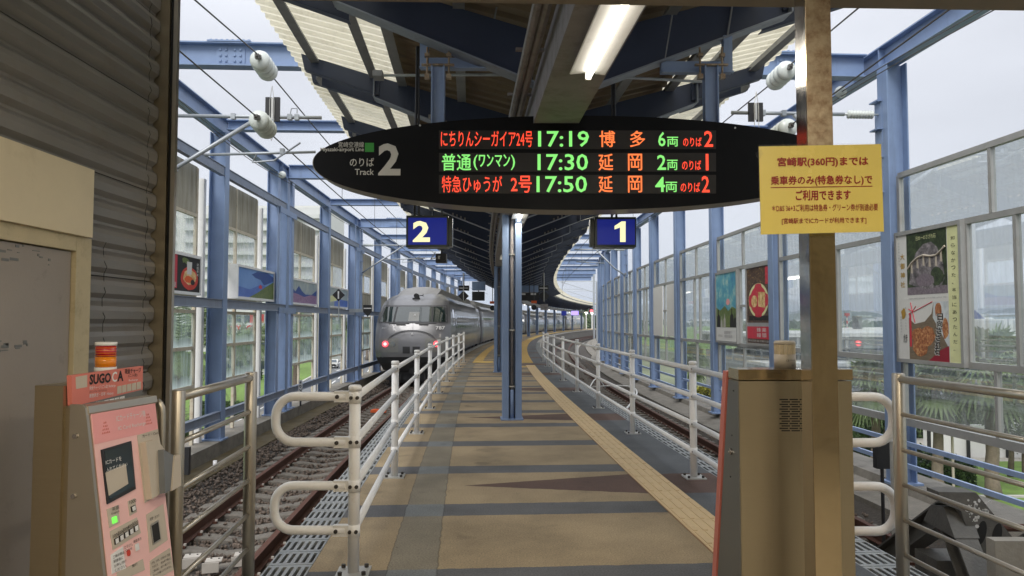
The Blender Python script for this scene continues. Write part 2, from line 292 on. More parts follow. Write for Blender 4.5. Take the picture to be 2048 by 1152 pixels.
def wloc(o):
    v = Vector((0, 0, 0))
    while o is not None: v = v + Vector(o.location); o = o.parent
    return v
class MB:
    def __init__(s): s.v = []; s.f = []; s.mi = []; s.uv = None
    def add(s, vs, fs, mi=0):
        b = len(s.v); s.v += [tuple(x) for x in vs]; s.f += [tuple(i + b for i in f) for f in fs]; s.mi += [mi]*len(fs); return s
    def hexa(s, p, mi=0):            # 8 points: bottom ring 0-3, top ring 4-7
        return s.add(p, [(0, 3, 2, 1), (4, 5, 6, 7), (0, 1, 5, 4), (1, 2, 6, 5), (2, 3, 7, 6), (3, 0, 4, 7)], mi)
    def box(s, c, d, ax=None, mi=0):
        c = Vector(c); X, Y, Z = ax if ax else (Vector((1, 0, 0)), Vector((0, 1, 0)), Vector((0, 0, 1)))
        a, b, e = X*d[0]/2, Y*d[1]/2, Z*d[2]/2
        return s.hexa([c-a-b-e, c+a-b-e, c+a+b-e, c-a+b-e, c-a-b+e, c+a-b+e, c+a+b+e, c-a+b+e], mi)
    def bx(s, x0, x1, y0, y1, z0, z1, mi=0): return s.box(((x0+x1)/2, (y0+y1)/2, (z0+z1)/2), (x1-x0, y1-y0, z1-z0), None, mi)
    def sbox(s, s0, u0, z0, ds, du, dz, mi=0):   # box centred at curve coords
        return s.box(P(s0, u0, z0), (du, ds, dz), (right(s0), tang(s0), Vector((0, 0, 1))), mi)
    def extr(s, poly, vec, mi=0, caps=True):     # planar polygon (3D pts) extruded by vec
        n = len(poly); vec = Vector(vec); a = [Vector(p) for p in poly]; b = [p + vec for p in a]
        fs = [(i, (i+1) % n, n + (i+1) % n, n + i) for i in range(n)]
        if caps: fs += [tuple(range(n-1, -1, -1)), tuple(range(n, 2*n))]
        return s.add(a + b, fs, mi)
    def usz(s, poly, s0, ds, mi=0):              # polygon in (u,z) at s0, thickness ds
        return s.extr([P(s0 - ds/2, u, z) for u, z in poly], tang(s0)*ds, mi)
    def sweep(s, poly, s0, s1, n, mi=0, caps=True, uf=None):    # (u,z) section swept along the curve
        m = len(poly); vs = []; fs = []
        for k in range(n + 1):
            ss = s0 + (s1 - s0)*k/n; o = uf(ss) if uf else 0
            vs += [P(ss, u + o, z) for u, z in poly]
        for k in range(n):
            for i in range(m):
                j = (i + 1) % m; fs.append((k*m + i, k*m + j, (k+1)*m + j, (k+1)*m + i))
        if caps: fs += [tuple(range(m-1, -1, -1)), tuple(range(n*m, n*m + m))]
        return s.add(vs, fs, mi)
    def rsweep(s, u0, u1, z0, z1, s0, s1, n=None, mi=0, uf=None):
        return s.sweep([(u0, z0), (u1, z0), (u1, z1), (u0, z1)], s0, s1, n or max(1, int((s1-s0)/3)), mi, True, uf)
    def tube(s, pts, r, n=10, mi=0, caps=True):
        pts = [Vector(p) for p in pts]; m = len(pts); rs = r if isinstance(r, (list, tuple)) else [r]*m
        vs = []; fs = []; up = None
        for k, p in enumerate(pts):
            d = (pts[min(k+1, m-1)] - pts[max(k-1, 0)]).normalized()
            if up is None:
                up = Vector((0, 0, 1)) if abs(d.z) < .9 else Vector((0, 1, 0))
            a = d.cross(up).normalized(); b = a.cross(d).normalized(); up = b
            for i in range(n):
                t = 2*PI*i/n; vs.append(p + (a*math.cos(t) + b*math.sin(t))*rs[k])
        for k in range(m - 1):
            for i in range(n):
                j = (i+1) % n; fs.append((k*n+i, k*n+j, (k+1)*n+j, (k+1)*n+i))
        if caps: fs += [tuple(range(n-1, -1, -1)), tuple(range((m-1)*n, m*n))]
        return s.add(vs, fs, mi)
    def build(s, name, m, parent=None, smooth=False, loc=None, kind=None):
        off = wloc(parent) if parent is not None else Vector((0, 0, 0))
        o = Vector(loc) if loc is not None else off
        me = bpy.data.meshes.new(name)
        me.from_pydata([(x - o.x, y - o.y, z - o.z) for x, y, z in s.v], [], s.f)
        ms = m if isinstance(m, (list, tuple)) else [m]
        for q in ms: me.materials.append(q)
        if len(ms) > 1: me.polygons.foreach_set('material_index', s.mi)
        if smooth:
            me.polygons.foreach_set('use_smooth', [len(f) <= 4 for f in s.f]) 
        if s.uv:
            l = me.uv_layers.new(name='UVMap'); flat = []
            for f in s.f:
                for i in f: flat += s.uv[i]
            l.data.foreach_set('uv', flat)
        me.validate(); ob = bpy.data.objects.new(name, me); C.objects.link(ob)
        if parent is not None: ob.parent = parent
        ob.location = o - off
        if kind: ob['kind'] = kind
        return ob
def tag(o, label=None, cat=None, group=None, kind=None):
    if label: o['label'] = label
    if cat: o['category'] = cat
    if group: o['group'] = group
    if kind: o['kind'] = kind
    return o
def thing(name, label, cat, loc=(0, 0, 0), group=None):
    o = bpy.data.objects.new(name, None); C.objects.link(o); o.location = loc; o.empty_display_size = .2
    return tag(o, label, cat, group)
def copy_tree(o, parent=None):
    c = o.copy(); C.objects.link(c)
    if parent is not None: c.parent = parent
    for ch in list(o.children): copy_tree(ch, c)
    return c
def dup(o, loc, rz=None, label=None, group=None):
    c = copy_tree(o); c.location = loc
    if rz is not None: c.rotation_euler = (0, 0, rz)
    if label: c['label'] = label
    if group: c['group'] = group
    return c
def arc(c, a, b, r, t0, t1, n):
    return [Vector(c) + Vector(a)*(r*math.cos(t0 + (t1-t0)*i/n)) + Vector(b)*(r*math.sin(t0 + (t1-t0)*i/n)) for i in range(n + 1)]

EX, EZ = Vector((1, 0, 0)), Vector((0, 0, 1))
def textmesh(st, res=2, bold=0):
    cu = bpy.data.curves.new('t', 'FONT'); cu.body = st; cu.size = 1; cu.resolution_u = res; cu.offset = bold; cu.fill_mode = 'BOTH' if False else cu.fill_mode
    ob = bpy.data.objects.new('t', cu); me = bpy.data.meshes.new_from_object(ob)
    vs = [Vector(v.co) for v in me.vertices]; fs = [tuple(p.vertices) for p in me.polygons]
    bpy.data.objects.remove(ob); bpy.data.meshes.remove(me); bpy.data.curves.remove(cu)
    return vs, fs
def text(st, o, ex, ey, wd, ht, m, parent, name='lettering', bold=0, res=2, off=0, shear=0, mb=None, kind=None):
    """text fitted to a box wd x ht whose lower left corner is o, axes ex (right), ey (up)"""
    cjk = any(ord(c_) > 0x2fff for c_ in st) and bold > 0
    vs, fs = textmesh(st, res, 0 if cjk else bold)
    if not vs: return None
    x0 = min(v.x for v in vs); x1 = max(v.x for v in vs); y0 = min(v.y for v in vs); y1 = max(v.y for v in vs)
    n = ex.cross(ey).normalized()
    b = mb or MB()
    sh = [(0, 0)] + ([(-.9, .3), (.9, -.3), (.3, .9), (-.3, -.9)] if cjk else [])     # heavier strokes: five near-coincident layers
    for q_, (sx, sy_) in enumerate(sh):
        kx = wd/(x1-x0)*bold*sx; ky = ht/(y1-y0)*bold*sy_
        b.add([o + ex*((v.x-x0)/(x1-x0)*wd + kx) + ey*((v.y-y0)/(y1-y0)*ht + ky) + n*(off - q_*.00012) for v in vs], fs)
    if mb is None: return b.build(name, m, parent, kind=kind)
class Plane:                           # a real flat surface: decals on it are placed where they stand on it
    def __init__(s, p0, ex, ey=EZ): s.p0 = Vector(p0); s.ex = Vector(ex).normalized(); s.ey = Vector(ey).normalized(); s.n = s.ex.cross(s.ey).normalized()
    def pt(s, px, py): return onplane(px, py, s.p0, s.n)
    def ab(s, a, b, off=0): return s.p0 + s.ex*a + s.ey*b + s.n*off
    def inv(s, px, py): v = s.pt(px, py) - s.p0; return v.dot(s.ex), v.dot(s.ey)
    def poly(s, pts, off, th, m, parent, name, mb=None, mi=0):
        b = mb or MB(); b.extr([s.ab(a, c, off - th) for a, c in pts], s.n*th, mi)
        if mb is None: return b.build(name, m, parent)
    def rect(s, a0, b0, a1, b1, off, th, m, parent, name, mb=None, mi=0): return s.poly([(a0, b0), (a1, b0), (a1, b1), (a0, b1)], off, th, m, parent, name, mb, mi)
    def disc(s, a, b, ra, rb, off, th, m, parent, name, n=20, mb=None, mi=0, t0=0, t1=2*PI):
        return s.poly([(a + ra*math.cos(t0+(t1-t0)*i/n), b + rb*math.sin(t0+(t1-t0)*i/n)) for i in range(n)], off, th, m, parent, name, mb, mi)
    def quadpx(s, pts, off, th, m, parent, name): return s.poly([s.inv(*p) for p in pts], off, th, m, parent, name)
    def text(s, st, a, b, wd, ht, m, parent, off=.002, bold=0, mb=None, res=2, name='lettering'): return text(st, s.ab(a, b), s.ex, s.ey, wd, ht, m, parent, name, bold, res, off, mb=mb)
    def textpx(s, st, x0, y0, x1, y1, m, parent, off=.002, bold=0, mb=None, res=2, name='lettering'):   # y0 top, y1 bottom at left edge
        a0, b1 = s.inv(x0, y0); _, b0 = s.inv(x0, y1); a1, _ = s.inv(x1, y1)
        return s.text(st, a0, b0, a1 - a0, b1 - b0, m, parent, off, bold, mb, res, name)

# ================================================================== SETTING
GZ = -6.5
uR = lambda s: 5.15 + (min(22, max(0, s - 30))**2)*.0019
b = MB(); n = 60
b.add([(-6000, -400, GZ), (6000, -400, GZ), (6000, 9000, GZ), (-6000, 9000, GZ)], [(0, 1, 2, 3)])
b.build('ground', M['ground'], kind='structure')
def sheet(name, pts, z, m, kind='structure'):
    return MB().add([(x, y, z) for x, y in pts], [tuple(range(len(pts)))]).build(name, m, kind=kind)
# road and lawns below the viaduct on the left
RL = [(20, -19), (44, -20.7), (82, -25.6), (114, -30), (161, -37), (420, -75)]
rlx = lambda y: float(np.interp(y, [p[0] for p in RL], [p[1] for p in RL]))
sheet('road', [(x, y) for y, x in RL] + [(rlx(y) + 15, y) for y in (420, 161, 114, 82, 44, 20)], GZ + .004, M['asphalt'])
sheet('lawn', [(x - .3, y) for y, x in RL] + [(-110, 420), (-110, 20)], GZ + .12, M['grass'])
b = MB()
for (y0, x0), (y1, x1) in zip(RL[:-1], RL[1:]): b.hexa([(x0-.3, y0, GZ), (x0, y0, GZ), (x1, y1, GZ), (x1-.3, y1, GZ), (x0-.3, y0, GZ+.15), (x0, y0, GZ+.15), (x1, y1, GZ+.15), (x1-.3, y1, GZ+.15)])
b.build('kerb', M['kerb'], kind='structure')
sheet('pavement', [(rlx(y) + 15, y) for y in (20, 44, 82, 114, 161, 420)] + [(-3, 420), (-3, 20)], GZ + .002, M['conc2'])
mk = MB()
def stripe(x0, y0, x1, y1, wd):
    d = Vector((x1-x0, y1-y0, 0)); d.normalize(); nrm = Vector((d.y, -d.x, 0))*wd/2; a = Vector((x0, y0, GZ+.012)); c = Vector((x1, y1, GZ+.012))
    mk.add([a-nrm, a+nrm, c+nrm, c-nrm], [(0, 1, 2, 3)])
for k in range(40):
    y = 22 + k*8
    for off in (4.0, 10.6): stripe(rlx(y) + off, y, rlx(y+4.5) + off, y + 4.5, .16)
    stripe(rlx(y) + .6, y, rlx(y+8) + .6, y + 8, .16); stripe(rlx(y) + 14.3, y, rlx(y+8) + 14.3, y + 8, .16); stripe(rlx(y) + 7.3, y, rlx(y+8) + 7.3, y + 8, .16)
for y in (36, 62, 90, 118):                   # painted turn arrows
    for off in (2.2, 9): x = rlx(y) + off; stripe(x, y, x - .1, y + 3, .3); stripe(x, y + 3, x - .9, y + 2.2, .3); stripe(x, y+3, x + .7, y + 2.2, .3)
mk.build('road_marking', M['paint'], kind='structure')
# paved yard, lawn and path on the right
sheet('pavement', [(6, 8), (60, 8), (75, 52), (14, 52)], GZ + .004, M['conc2'])
sheet('lawn', [(12.5, 16), (50, 18), (50, 42.6), (17, 41)], GZ + .06, M['grass'])
sheet('road', [(12, 52), (90, 52), (120, 62), (14, 66)], GZ + .008, M['asphalt'])
sheet('airfield', [(40, 150), (900, 150), (2600, 1500), (120, 1500)], GZ + .01, M['grass'])
b = MB()
for i in range(1): b.bx(19, 38, 33, 33.25, GZ, GZ+.14)
b.build('kerb', M['kerb'], kind='structure')
# wooded hills
def ridge(name, x0, x1, y, h, seed, m, depth=600):
    r = random.Random(seed); n = 150; vs = []; fs = []
    ph = [(r.uniform(0, 6), r.uniform(.6, 1.3)) for _ in range(7)]
    for i in range(n + 1):
        t = i/n; x = x0 + (x1 - x0)*t
        hh = h*(.45 + .25*math.sin(t*9*ph[0][1] + ph[0][0]) + .16*math.sin(t*21*ph[1][1] + ph[1][0]) + .07*math.sin(t*55 + ph[2][0]) + .035*math.sin(t*140 + ph[3][0]) + .02*math.sin(t*310 + ph[4][0]) + r.uniform(-.012, .012))
        hh *= min(1, 6*t + .2)*min(1, 6*(1-t) + .2)
        vs += [(x, y - depth*.5, GZ - 2), (x, y - depth*.2, GZ + hh*.55), (x, y, GZ + hh), (x, y + depth*.6, GZ - 2)]
    for i in range(n):
        for k in range(3): fs.append((i*4+k, (i+1)*4+k, (i+1)*4+k+1, i*4+k+1))
    MB().add(vs, fs).build(name, m, smooth=True, kind='structure')
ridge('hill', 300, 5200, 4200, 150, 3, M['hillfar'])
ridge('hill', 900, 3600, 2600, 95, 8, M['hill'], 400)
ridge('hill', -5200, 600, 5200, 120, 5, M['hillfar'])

# viaduct deck, ledges, gutters
b = MB(); b.rsweep(-6.15, 6.9, -1.55, -1.22, -6, 190, 70); b.build('viaduct_deck', M['conc2'], kind='structure')
b = MB(); b.rsweep(-6.1, -5.47, -1.22, -.75, 4, 190, 70); b.build('track_ledge', M['conc'], kind='structure')
b = MB(); b.sweep([(4.55, -1.22), (5.75, -1.22), (5.75, -.75), (5.15, -.75), (5.1, -.86), (4.55, -.92)], 2, 190, 90, uf=lambda s: uR(s)-5.15); b.build('track_ledge', M['conc'], kind='structure')
b = MB(); b.rsweep(-5.47, -4.98, -1.22, -1.0, 4, 190, 70); b.build('drain_gutter', M['moss'], kind='structure')
b = MB(); b.sweep([(-4.98, -1.22), (-2.1, -1.22), (-2.1, -1.15), (-4.6, -1.14), (-4.98, -1.04)], 4, 190, 70)
b.sweep([(1.9, -1.22), (4.55, -1.22), (4.55, -.99), (4.3, -1.13), (1.9, -1.15)], 2, 190, 70); b.sweep([(4.3, -1.22), (4.56, -1.22), (4.56, -1.0), (3.9, -1.14), (3.9, -1.22)], 26, 190, 80, uf=lambda s: uR(s)-5.15); b.build('ballast_bed', M['bed'], kind='structure')
# piers of the viaduct
b = MB()
for s in range(-4, 190, 14): b.sbox(s, -.1, (GZ-1.55)/2, 1.2, 7, abs(GZ+1.55))
b.build('viaduct_pier', M['conc2'], kind='structure')

# platform with painted paving
n = 190; vs = []; uv = []; fs = []
for k in range(n + 1):
    s = 2.2 + 172*k/n
    for u in (-1.76, -1.3, -.6, .2, 1.0, 1.56): vs.append(P(s, u, 0)); uv.append((s, u))
for k in range(n):
    for i in range(5): fs.append((k*6+i, k*6+i+1, (k+1)*6+i+1, (k+1)*6+i))
b = MB(); b.add(vs, fs); b.uv = uv; pf = b.build('platform', M['plat'], kind='structure')
b = MB(); b.rsweep(-1.98, 1.82, -1.1, -.05, 2.2, 174, 80)
b.rsweep(-1.76, 1.56, -.05, -.006, 2.2, 174, 80); b.build('platform_wall', M['conc'], pf)
b = MB(); b.rsweep(-2.05, -1.98, -.14, -.002, 18, 174, 70); b.rsweep(1.82, 1.9, -.14, -.002, 42, 174, 60); b.build('platform_coping', M['conc2'], pf)
# concourse floor
b = MB(); b.bx(-6, 6, -5, 4.05, -.3, -.006); b.build('concourse_floor', M['conc2'], kind='structure')

# drain gratings either side: near pieces one by one, the rest joined
def grating(mb, s, side, ln):
    u0, u1 = (-2.03, -1.765) if side < 0 else (1.565, 1.87)
    h = ln/2 - .004; nb = 6; wd = (u1-u0)/nb; z0, z1 = -.035, -.004
    for k in (0, 1): mb.sbox(s + (h - .017)*(1 if k else -1), (u0+u1)/2, (z0+z1)/2, .034, u1-u0, z1-z0)
    for k in range(nb + 1):
        w_ = .022 if k not in (0, nb) else .011
        mb.sbox(s, u0 + wd*k + (.0055 if k == 0 else -.0055 if k == nb else 0), (z0+z1)/2, ln - .076, w_, z1-z0)
for side in (-1, 1):
    th = thing('drain_grating', 'steel slotted grating strip along the %s platform edge behind the white guard rail' % ('left' if side < 0 else 'right'), 'grating', P(4, -1.9 if side < 0 else 1.7, 0))
    s = 2.3
    while s < 15:
        mb = MB(); grating(mb, s + .128, side, .256); mb.build('grating_panel', M['grate'], th); s += .256
    mb = MB()
    while s < 52: grating(mb, s + .128, side, .256); s += .256
    mb.build('far_grating', M['grate'], th, kind='stuff')
    mb = MB(); u0, u1 = (-2.03, -1.765) if side < 0 else (1.565, 1.87)
    mb.rsweep(u0, u1, -.12, -.1, 2.3, 52, 25); mb.build('grating_channel', M['dark'], th)
    mb = MB(); mb.rsweep(u0, u1, -.05, -.004, 52, 174, 50); mb.build('edge_strip', M['conc2'], th)

# tactile guide paving
tp = thing('tactile_paving', 'beige ribbed guide tiles running along the right side of the platform', 'tactile paving', P(4, .9, 0))
proto = None; s = 2.4; k = 0
while s < 24.5:
    if proto is None:
        mb = MB(); mb.box((0, 0, .002), (.299, .297, .012), mi=0)
        for j in range(4): mb.box(((j - 1.5)*.075, 0, .0105), (.032, .27, .005), mi=0)
        proto = mb.build('tile', M['tact'], None); proto.parent = tp; t_ = proto
    else: t_ = proto.copy(); C.objects.link(t_)
    pnt = P(s + .15, .9, 0) - wloc(tp); t_.location = pnt + Vector((0, 0, random.uniform(-.001, .001))); t_.rotation_euler = (0, 0, -(s + .15 - S0)/RAD + random.uniform(-.004, .004)); s += .3
mb = MB(); mb.rsweep(.745, 1.055, -.003, .0025, 2.4, 24.5, 20); mb.build('tile_bedding', M['tactsep'], tp)
tp2 = thing('tactile_paving', 'yellow warning tiles bending round the platform beyond the guard rails', 'tactile paving', P(26, .8, 0))
mb = MB(); mb.rsweep(.5, 1.06, .001, .008, 26, 150, 60); mb.rsweep(-1.12, -.78, .001, .008, 26, 150, 60); mb.sbox(26.6, -.75, .006, 1.2, .7, .01)
mb.sbox(23.9, .55, .006, .3, 1.0, .01); mb.build('warning_strip', M['tacty'], tp2)
mb = MB(); s = 26
while s < 60: mb.sbox(s, .78, .0095, .02, .56, .003); mb.sbox(s, -.95, .0095, .02, .34, .003); s += .3
mb.build('tile_joint', M['tactsep'], tp2, kind='stuff')

# ------------------------------------------------------------------ railway tracks
RZ = -.92
def railsec(u):
    return [(u-.062, RZ-.15), (u+.062, RZ-.15), (u+.062, RZ-.138), (u+.012, RZ-.12), (u+.01, RZ-.045), (u+.033, RZ-.035), (u+.033, RZ), (u-.033, RZ), (u-.033, RZ-.035), (u-.01, RZ-.045), (u-.012, RZ-.12), (u-.062, RZ-.138)]
for side, uc in ((-1, -3.54), (1, 3.38)):
    tr = thing('railway_track', 'rusty rails on concrete sleepers %s' % ('under the grey train, left of the platform' if side < 0 else 'curving right of the platform towards the buffer stop'), 'railway track', P(8, uc, RZ))
    for du in (-.553, .553):
        mb = MB(); mb.sweep(railsec(uc + du), 4.3, 170, 90); mb.build('rail', M['rail'], tr)
    # sleeper: dished top, wider seats
    sp0 = None; s = 5.0
    while s < 62:
        if sp0 is None:
            mb = MB(); zt = RZ - .15
            xs = [-1.0, -.8, -.35, 0, .35, .8, 1.0]; zs = [-.03, 0, -.005, -.055, -.005, 0, -.03]; ws = [.12, .12, .1, .085, .1, .12, .12]
            vs = []; fs = []
            for x, z, w_ in zip(xs, zs, ws): vs += [(x, -w_-.02, -.2), (x, -w_, z-.012), (x, -w_+.015, z), (x, w_-.015, z), (x, w_, z-.012), (x, w_+.02, -.2)]
            for k in range(6):
                for i in range(5): fs.append((k*6+i, (k+1)*6+i, (k+1)*6+i+1, k*6+i+1))
            fs += [(0, 1, 2, 3, 4, 5), (41, 40, 39, 38, 37, 36)]
            mb.add(vs, fs); o_ = mb.build('sleeper', M['sleeper'], None); o_.parent = tr; sp0 = o_
        else: o_ = sp0.copy(); C.objects.link(o_)
        o_.location = P(s, uc, RZ - .148) - wloc(tr); o_.rotation_euler = (0, random.uniform(-.006, .006), -(s - S0)/RAD + random.uniform(-.012, .012)); s += .5
    mb = MB(); s = 5.0
    while s < 34:
        for du in (-.553, .553):
            for e_ in (-.085, .085):
                mb.sbox(s, uc + du + e_, RZ - .135, .05, .05, .03, 0); mb.sbox(s, uc + du + e_*1.2, RZ - .112, .028, .028, .025, 1)
        s += .5
    mb.build('rail_clip', [M['rail'], M['clip']], tr, kind='stuff')

# ballast stones
def stones(name, spec, label):
    base = np.array([(1, 0, 0), (-1, 0, 0), (0, 1, 0), (0, -1, 0), (0, 0, 1), (0, 0, -1), (.62, .62, .5), (-.62, -.6, .45)], float)
    faces = np.array([(0, 2, 6), (2, 4, 6), (4, 0, 6), (1, 3, 7), (3, 4, 7), (4, 1, 7), (2, 1, 4), (3, 0, 4), (2, 0, 5), (1, 2, 5), (3, 1, 5), (0, 3, 5)])
    V = []; n = 0
    for (s0, s1, u0, u1, dens, size) in spec:
        k = int((s1-s0)*(u1-u0)*dens); ss = rng.uniform(s0, s1, k); uu = rng.uniform(u0, u1, k)
        for s, u in zip(ss, uu):
            uc = -3.54 if u < 0 else 3.38
            du = abs(u - uc)
            if abs(du - .553) < .045: continue
            zt = -1.125 + rng.uniform(-.02, .02)
            if du > 1.02: zt += .04 + min(.07, (du - 1.02)*.2)
            ph = (s - 5.0) % .5
            if du < 1.0 and (ph < .1 or ph > .4): 
                if rng.random() < .97: continue
                zt = -1.06
            sz = size*rng.uniform(.5, 1.35)
            q = rng.normal(size=4); q /= np.linalg.norm(q); a, b_, c, d = q
            Rm = np.array([[1-2*(c*c+d*d), 2*(b_*c-a*d), 2*(b_*d+a*c)], [2*(b_*c+a*d), 1-2*(b_*b_+d*d), 2*(c*d-a*b_)], [2*(b_*d-a*c), 2*(c*d+a*b_), 1-2*(b_*b_+c*c)]])
            v = base*(rng.uniform(.65, 1.25, (8, 1)))*np.array([1, .8, .65])*sz*.5
            V.append(v@Rm.T + np.array(P(s, u, zt))); n += 1
    V = np.concatenate(V); F = (faces[None] + (np.arange(n)*8)[:, None, None]).reshape(-1, 3)
    me = bpy.data.meshes.new(name); me.vertices.add(len(V)); me.vertices.foreach_set('co', V.ravel().astype(np.float32))
    me.loops.add(F.size); me.loops.foreach_set('vertex_index', F.ravel().astype(np.int32)); me.polygons.add(len(F))
    me.polygons.foreach_set('loop_start', np.arange(0, F.size, 3, dtype=np.int32)); me.polygons.foreach_set('loop_total', np.full(len(F), 3, dtype=np.int32))
    me.update(); me.validate(); me.materials.append(M['stone']); ob = bpy.data.objects.new(name, me); C.objects.link(ob); tag(ob, label, 'ballast', kind='stuff')
stones('ballast', [(5.2, 12, -4.95, -2.1, 420, .062), (12, 20, -4.95, -2.1, 260, .075), (20, 32, -4.95, -2.1, 120, .095), (32, 60, -4.95, -4.6, 60, .1)], 'brown crushed stone round the sleepers of the left track')
stones('ballast', [(5.0, 12, 2.0, 4.75, 420, .062), (12, 22, 2.0, 4.75, 240, .075), (22, 45, 2.0, 4.7, 110, .1)], 'brown crushed stone round the sleepers of the right track')

# ------------------------------------------------------------------ blue steel frame over the tracks
LS = [5.6, 10.05, 13.8, 18.15, 22.8, 27.7, 32.2, 37.0, 41.5, 46.2, 50.8, 55.5, 60, 64.6]
RS = [6.3, 10.1, 14.1, 17.8, 21.3, 24.8, 28, 31.2, 34.5, 38, 41.5, 45, 48.6]
LS = [sy(y, -5.65) for y in LS]; RS = [sy(y, 5.2) for y in RS]
ZL, ZH = 5.1, 5.42
frame = thing('track_gantry', 'pale blue steel portal gantry of columns and beams spanning both tracks', 'gantry', P(10, -5.65, -.75))
def hcol(mb, s, u, z0, z1, wu, ws, t=.018):
    mb.sbox(s, u - wu/2 + t/2, (z0+z1)/2, ws, t, z1-z0); mb.sbox(s, u + wu/2 - t/2, (z0+z1)/2, ws, t, z1-z0); mb.sbox(s, u, (z0+z1)/2, .014, wu - 2*t, z1-z0)
BASES = MB(); 
for i, s in enumerate(LS):
    big = i % 2 == 1
    mb = MB(); hcol(mb, s, -5.65, -.73, ZL, .3, .24); mb.sbox(s, -5.65, -.735, .34, .4, .03); mb.build('column', M['blue'], frame)
    if big:
        for ds, wu in ((-.75, .26), (.62, .2)):
            if s + ds < 8: continue
            mb = MB(); hcol(mb, s + ds, -5.65, -.73, ZL, wu, .2); mb.sbox(s+ds, -5.65, -.735, .3, .34, .03); mb.build('column', M['bluelt'], frame)
        for z in (4.2, 1.75): mb = MB(); mb.sbox(s, -5.49, z, 1.5, .02, .14); mb.build('bracket', M['blue'], frame)
for s in RS:
    mb = MB(); u = uR(s); hcol(mb, s, u, -.73, ZL, .3, .24); mb.sbox(s, u, -.735, .34, .42, .03); mb.build('column', M['blue'], frame)
def ibeam(mb, pts, h, wd, t=.02):              # longitudinal I beam along the curve: pts = (u, z0, s0, s1, n)
    u, z0, s0, s1, n, uf = pts
    mb.sweep([(u-wd/2, z0), (u+wd/2, z0), (u+wd/2, z0+t), (u-wd/2, z0+t)], s0, s1, n, uf=uf)
    mb.sweep([(u-wd/2, z0+h-t), (u+wd/2, z0+h-t), (u+wd/2, z0+h), (u-wd/2, z0+h)], s0, s1, n, uf=uf)
    mb.sweep([(u-.008, z0+t), (u+.008, z0+t), (u+.008, z0+h-t), (u-.008, z0+h-t)], s0, s1, n, uf=uf)
for a, b_ in zip(LS[:-1], LS[1:]):
    mb = MB(); ibeam(mb, (-5.65, ZL, a + .001, b_ - .001, 3, None), .32, .2); mb.build('beam', M['blue'], frame)
for a, b_ in zip([2.6] + RS[:-1], RS):
    mb = MB(); ibeam(mb, (0, ZL, a + .001, b_ - .001, 3, uR), .32, .2); mb.build('beam', M['blue'], frame)
for i, s in enumerate(LS):
    big = i % 2 == 1; h = .34 if big else .2; z0 = ZL - .02 if big else ZL + .05
    if i == 0: continue
    mb = MB(); u1 = uR(s) - .12
    mb.usz([(-5.5, z0), (u1, z0), (u1, z0+.02), (-5.5, z0+.02)], s, .2); mb.usz([(-5.5, z0+h-.02), (u1, z0+h-.02), (u1, z0+h), (-5.5, z0+h)], s, .2)
    mb.usz([(-5.5, z0+.02), (u1, z0+.02), (u1, z0+h-.02), (-5.5, z0+h-.02)], s, .014)
    if big:
        for uu in (-4.2, 3.9):                      # bolted splices
            mb.usz([(uu-.3, z0+h), (uu+.3, z0+h), (uu+.3, z0+h+.02), (uu-.3, z0+h+.02)], s, .22)
            mb.usz([(uu-.2, z0+.05), (uu+.2, z0+.05), (uu+.2, z0+h-.05), (uu-.2, z0+h-.05)], s, .04)
            for a_ in range(8):
                mb.sbox(s, uu - .26 + a_*.075, z0+h+.033, .14, .03, .025)
            for a_ in (-.14, -.06, .06, .14):
                for c_ in (.09, .17, .25): mb.sbox(s, uu+a_, z0+c_, .07, .03, .03)
    mb.build('beam', M['blue'], frame)
for s in (LS[1], LS[3], LS[5]):
    for u, k in ((-5.65, 1), (uR(s), -1)):
        mb = MB()
        for a_ in (-.35, .35): mb = MB(); mb.sbox(s + a_, u, ZL + .16, .015, .19, .28); mb.build('stiffener', M['blue'], frame)

# ------------------------------------------------------------------ left window wall
lw = thing('window_wall', 'grimy left side wall of cream framed panes and stained panels between blue columns', 'window wall', P(10, -5.85, -.4))
UW = -5.86
def panel(mb, s0, s1, z0, z1, u, t=.012, n=3, uf=None, wuv=True):
    mb.sweep([(u - t/2, z0), (u + t/2, z0), (u + t/2, z1), (u - t/2, z1)], s0, s1, n, uf=uf)
def pane(name, m, par, s0, s1, z0, z1, u, uf=None):
    o = uf((s0+s1)/2) if uf else 0
    mb = MB(); a, b_ = P(s0, u+o, z0), P(s1, u+o, z0); nrm = right((s0+s1)/2)*.004; up = Vector((0, 0, z1-z0))
    mb.add([a, b_, b_+up, a+up], [(0, 1, 2, 3)]); mb.uv = [(0, 0), (1, 0), (1, 1), (0, 1)]
    return mb.build(name, m, par)
def bar(mb, s0, s1, z0, z1, u0, u1, uf=None, n=2): mb.sweep([(u0, z0), (u1, z0), (u1, z1), (u0, z1)], s0, s1, n, uf=uf)
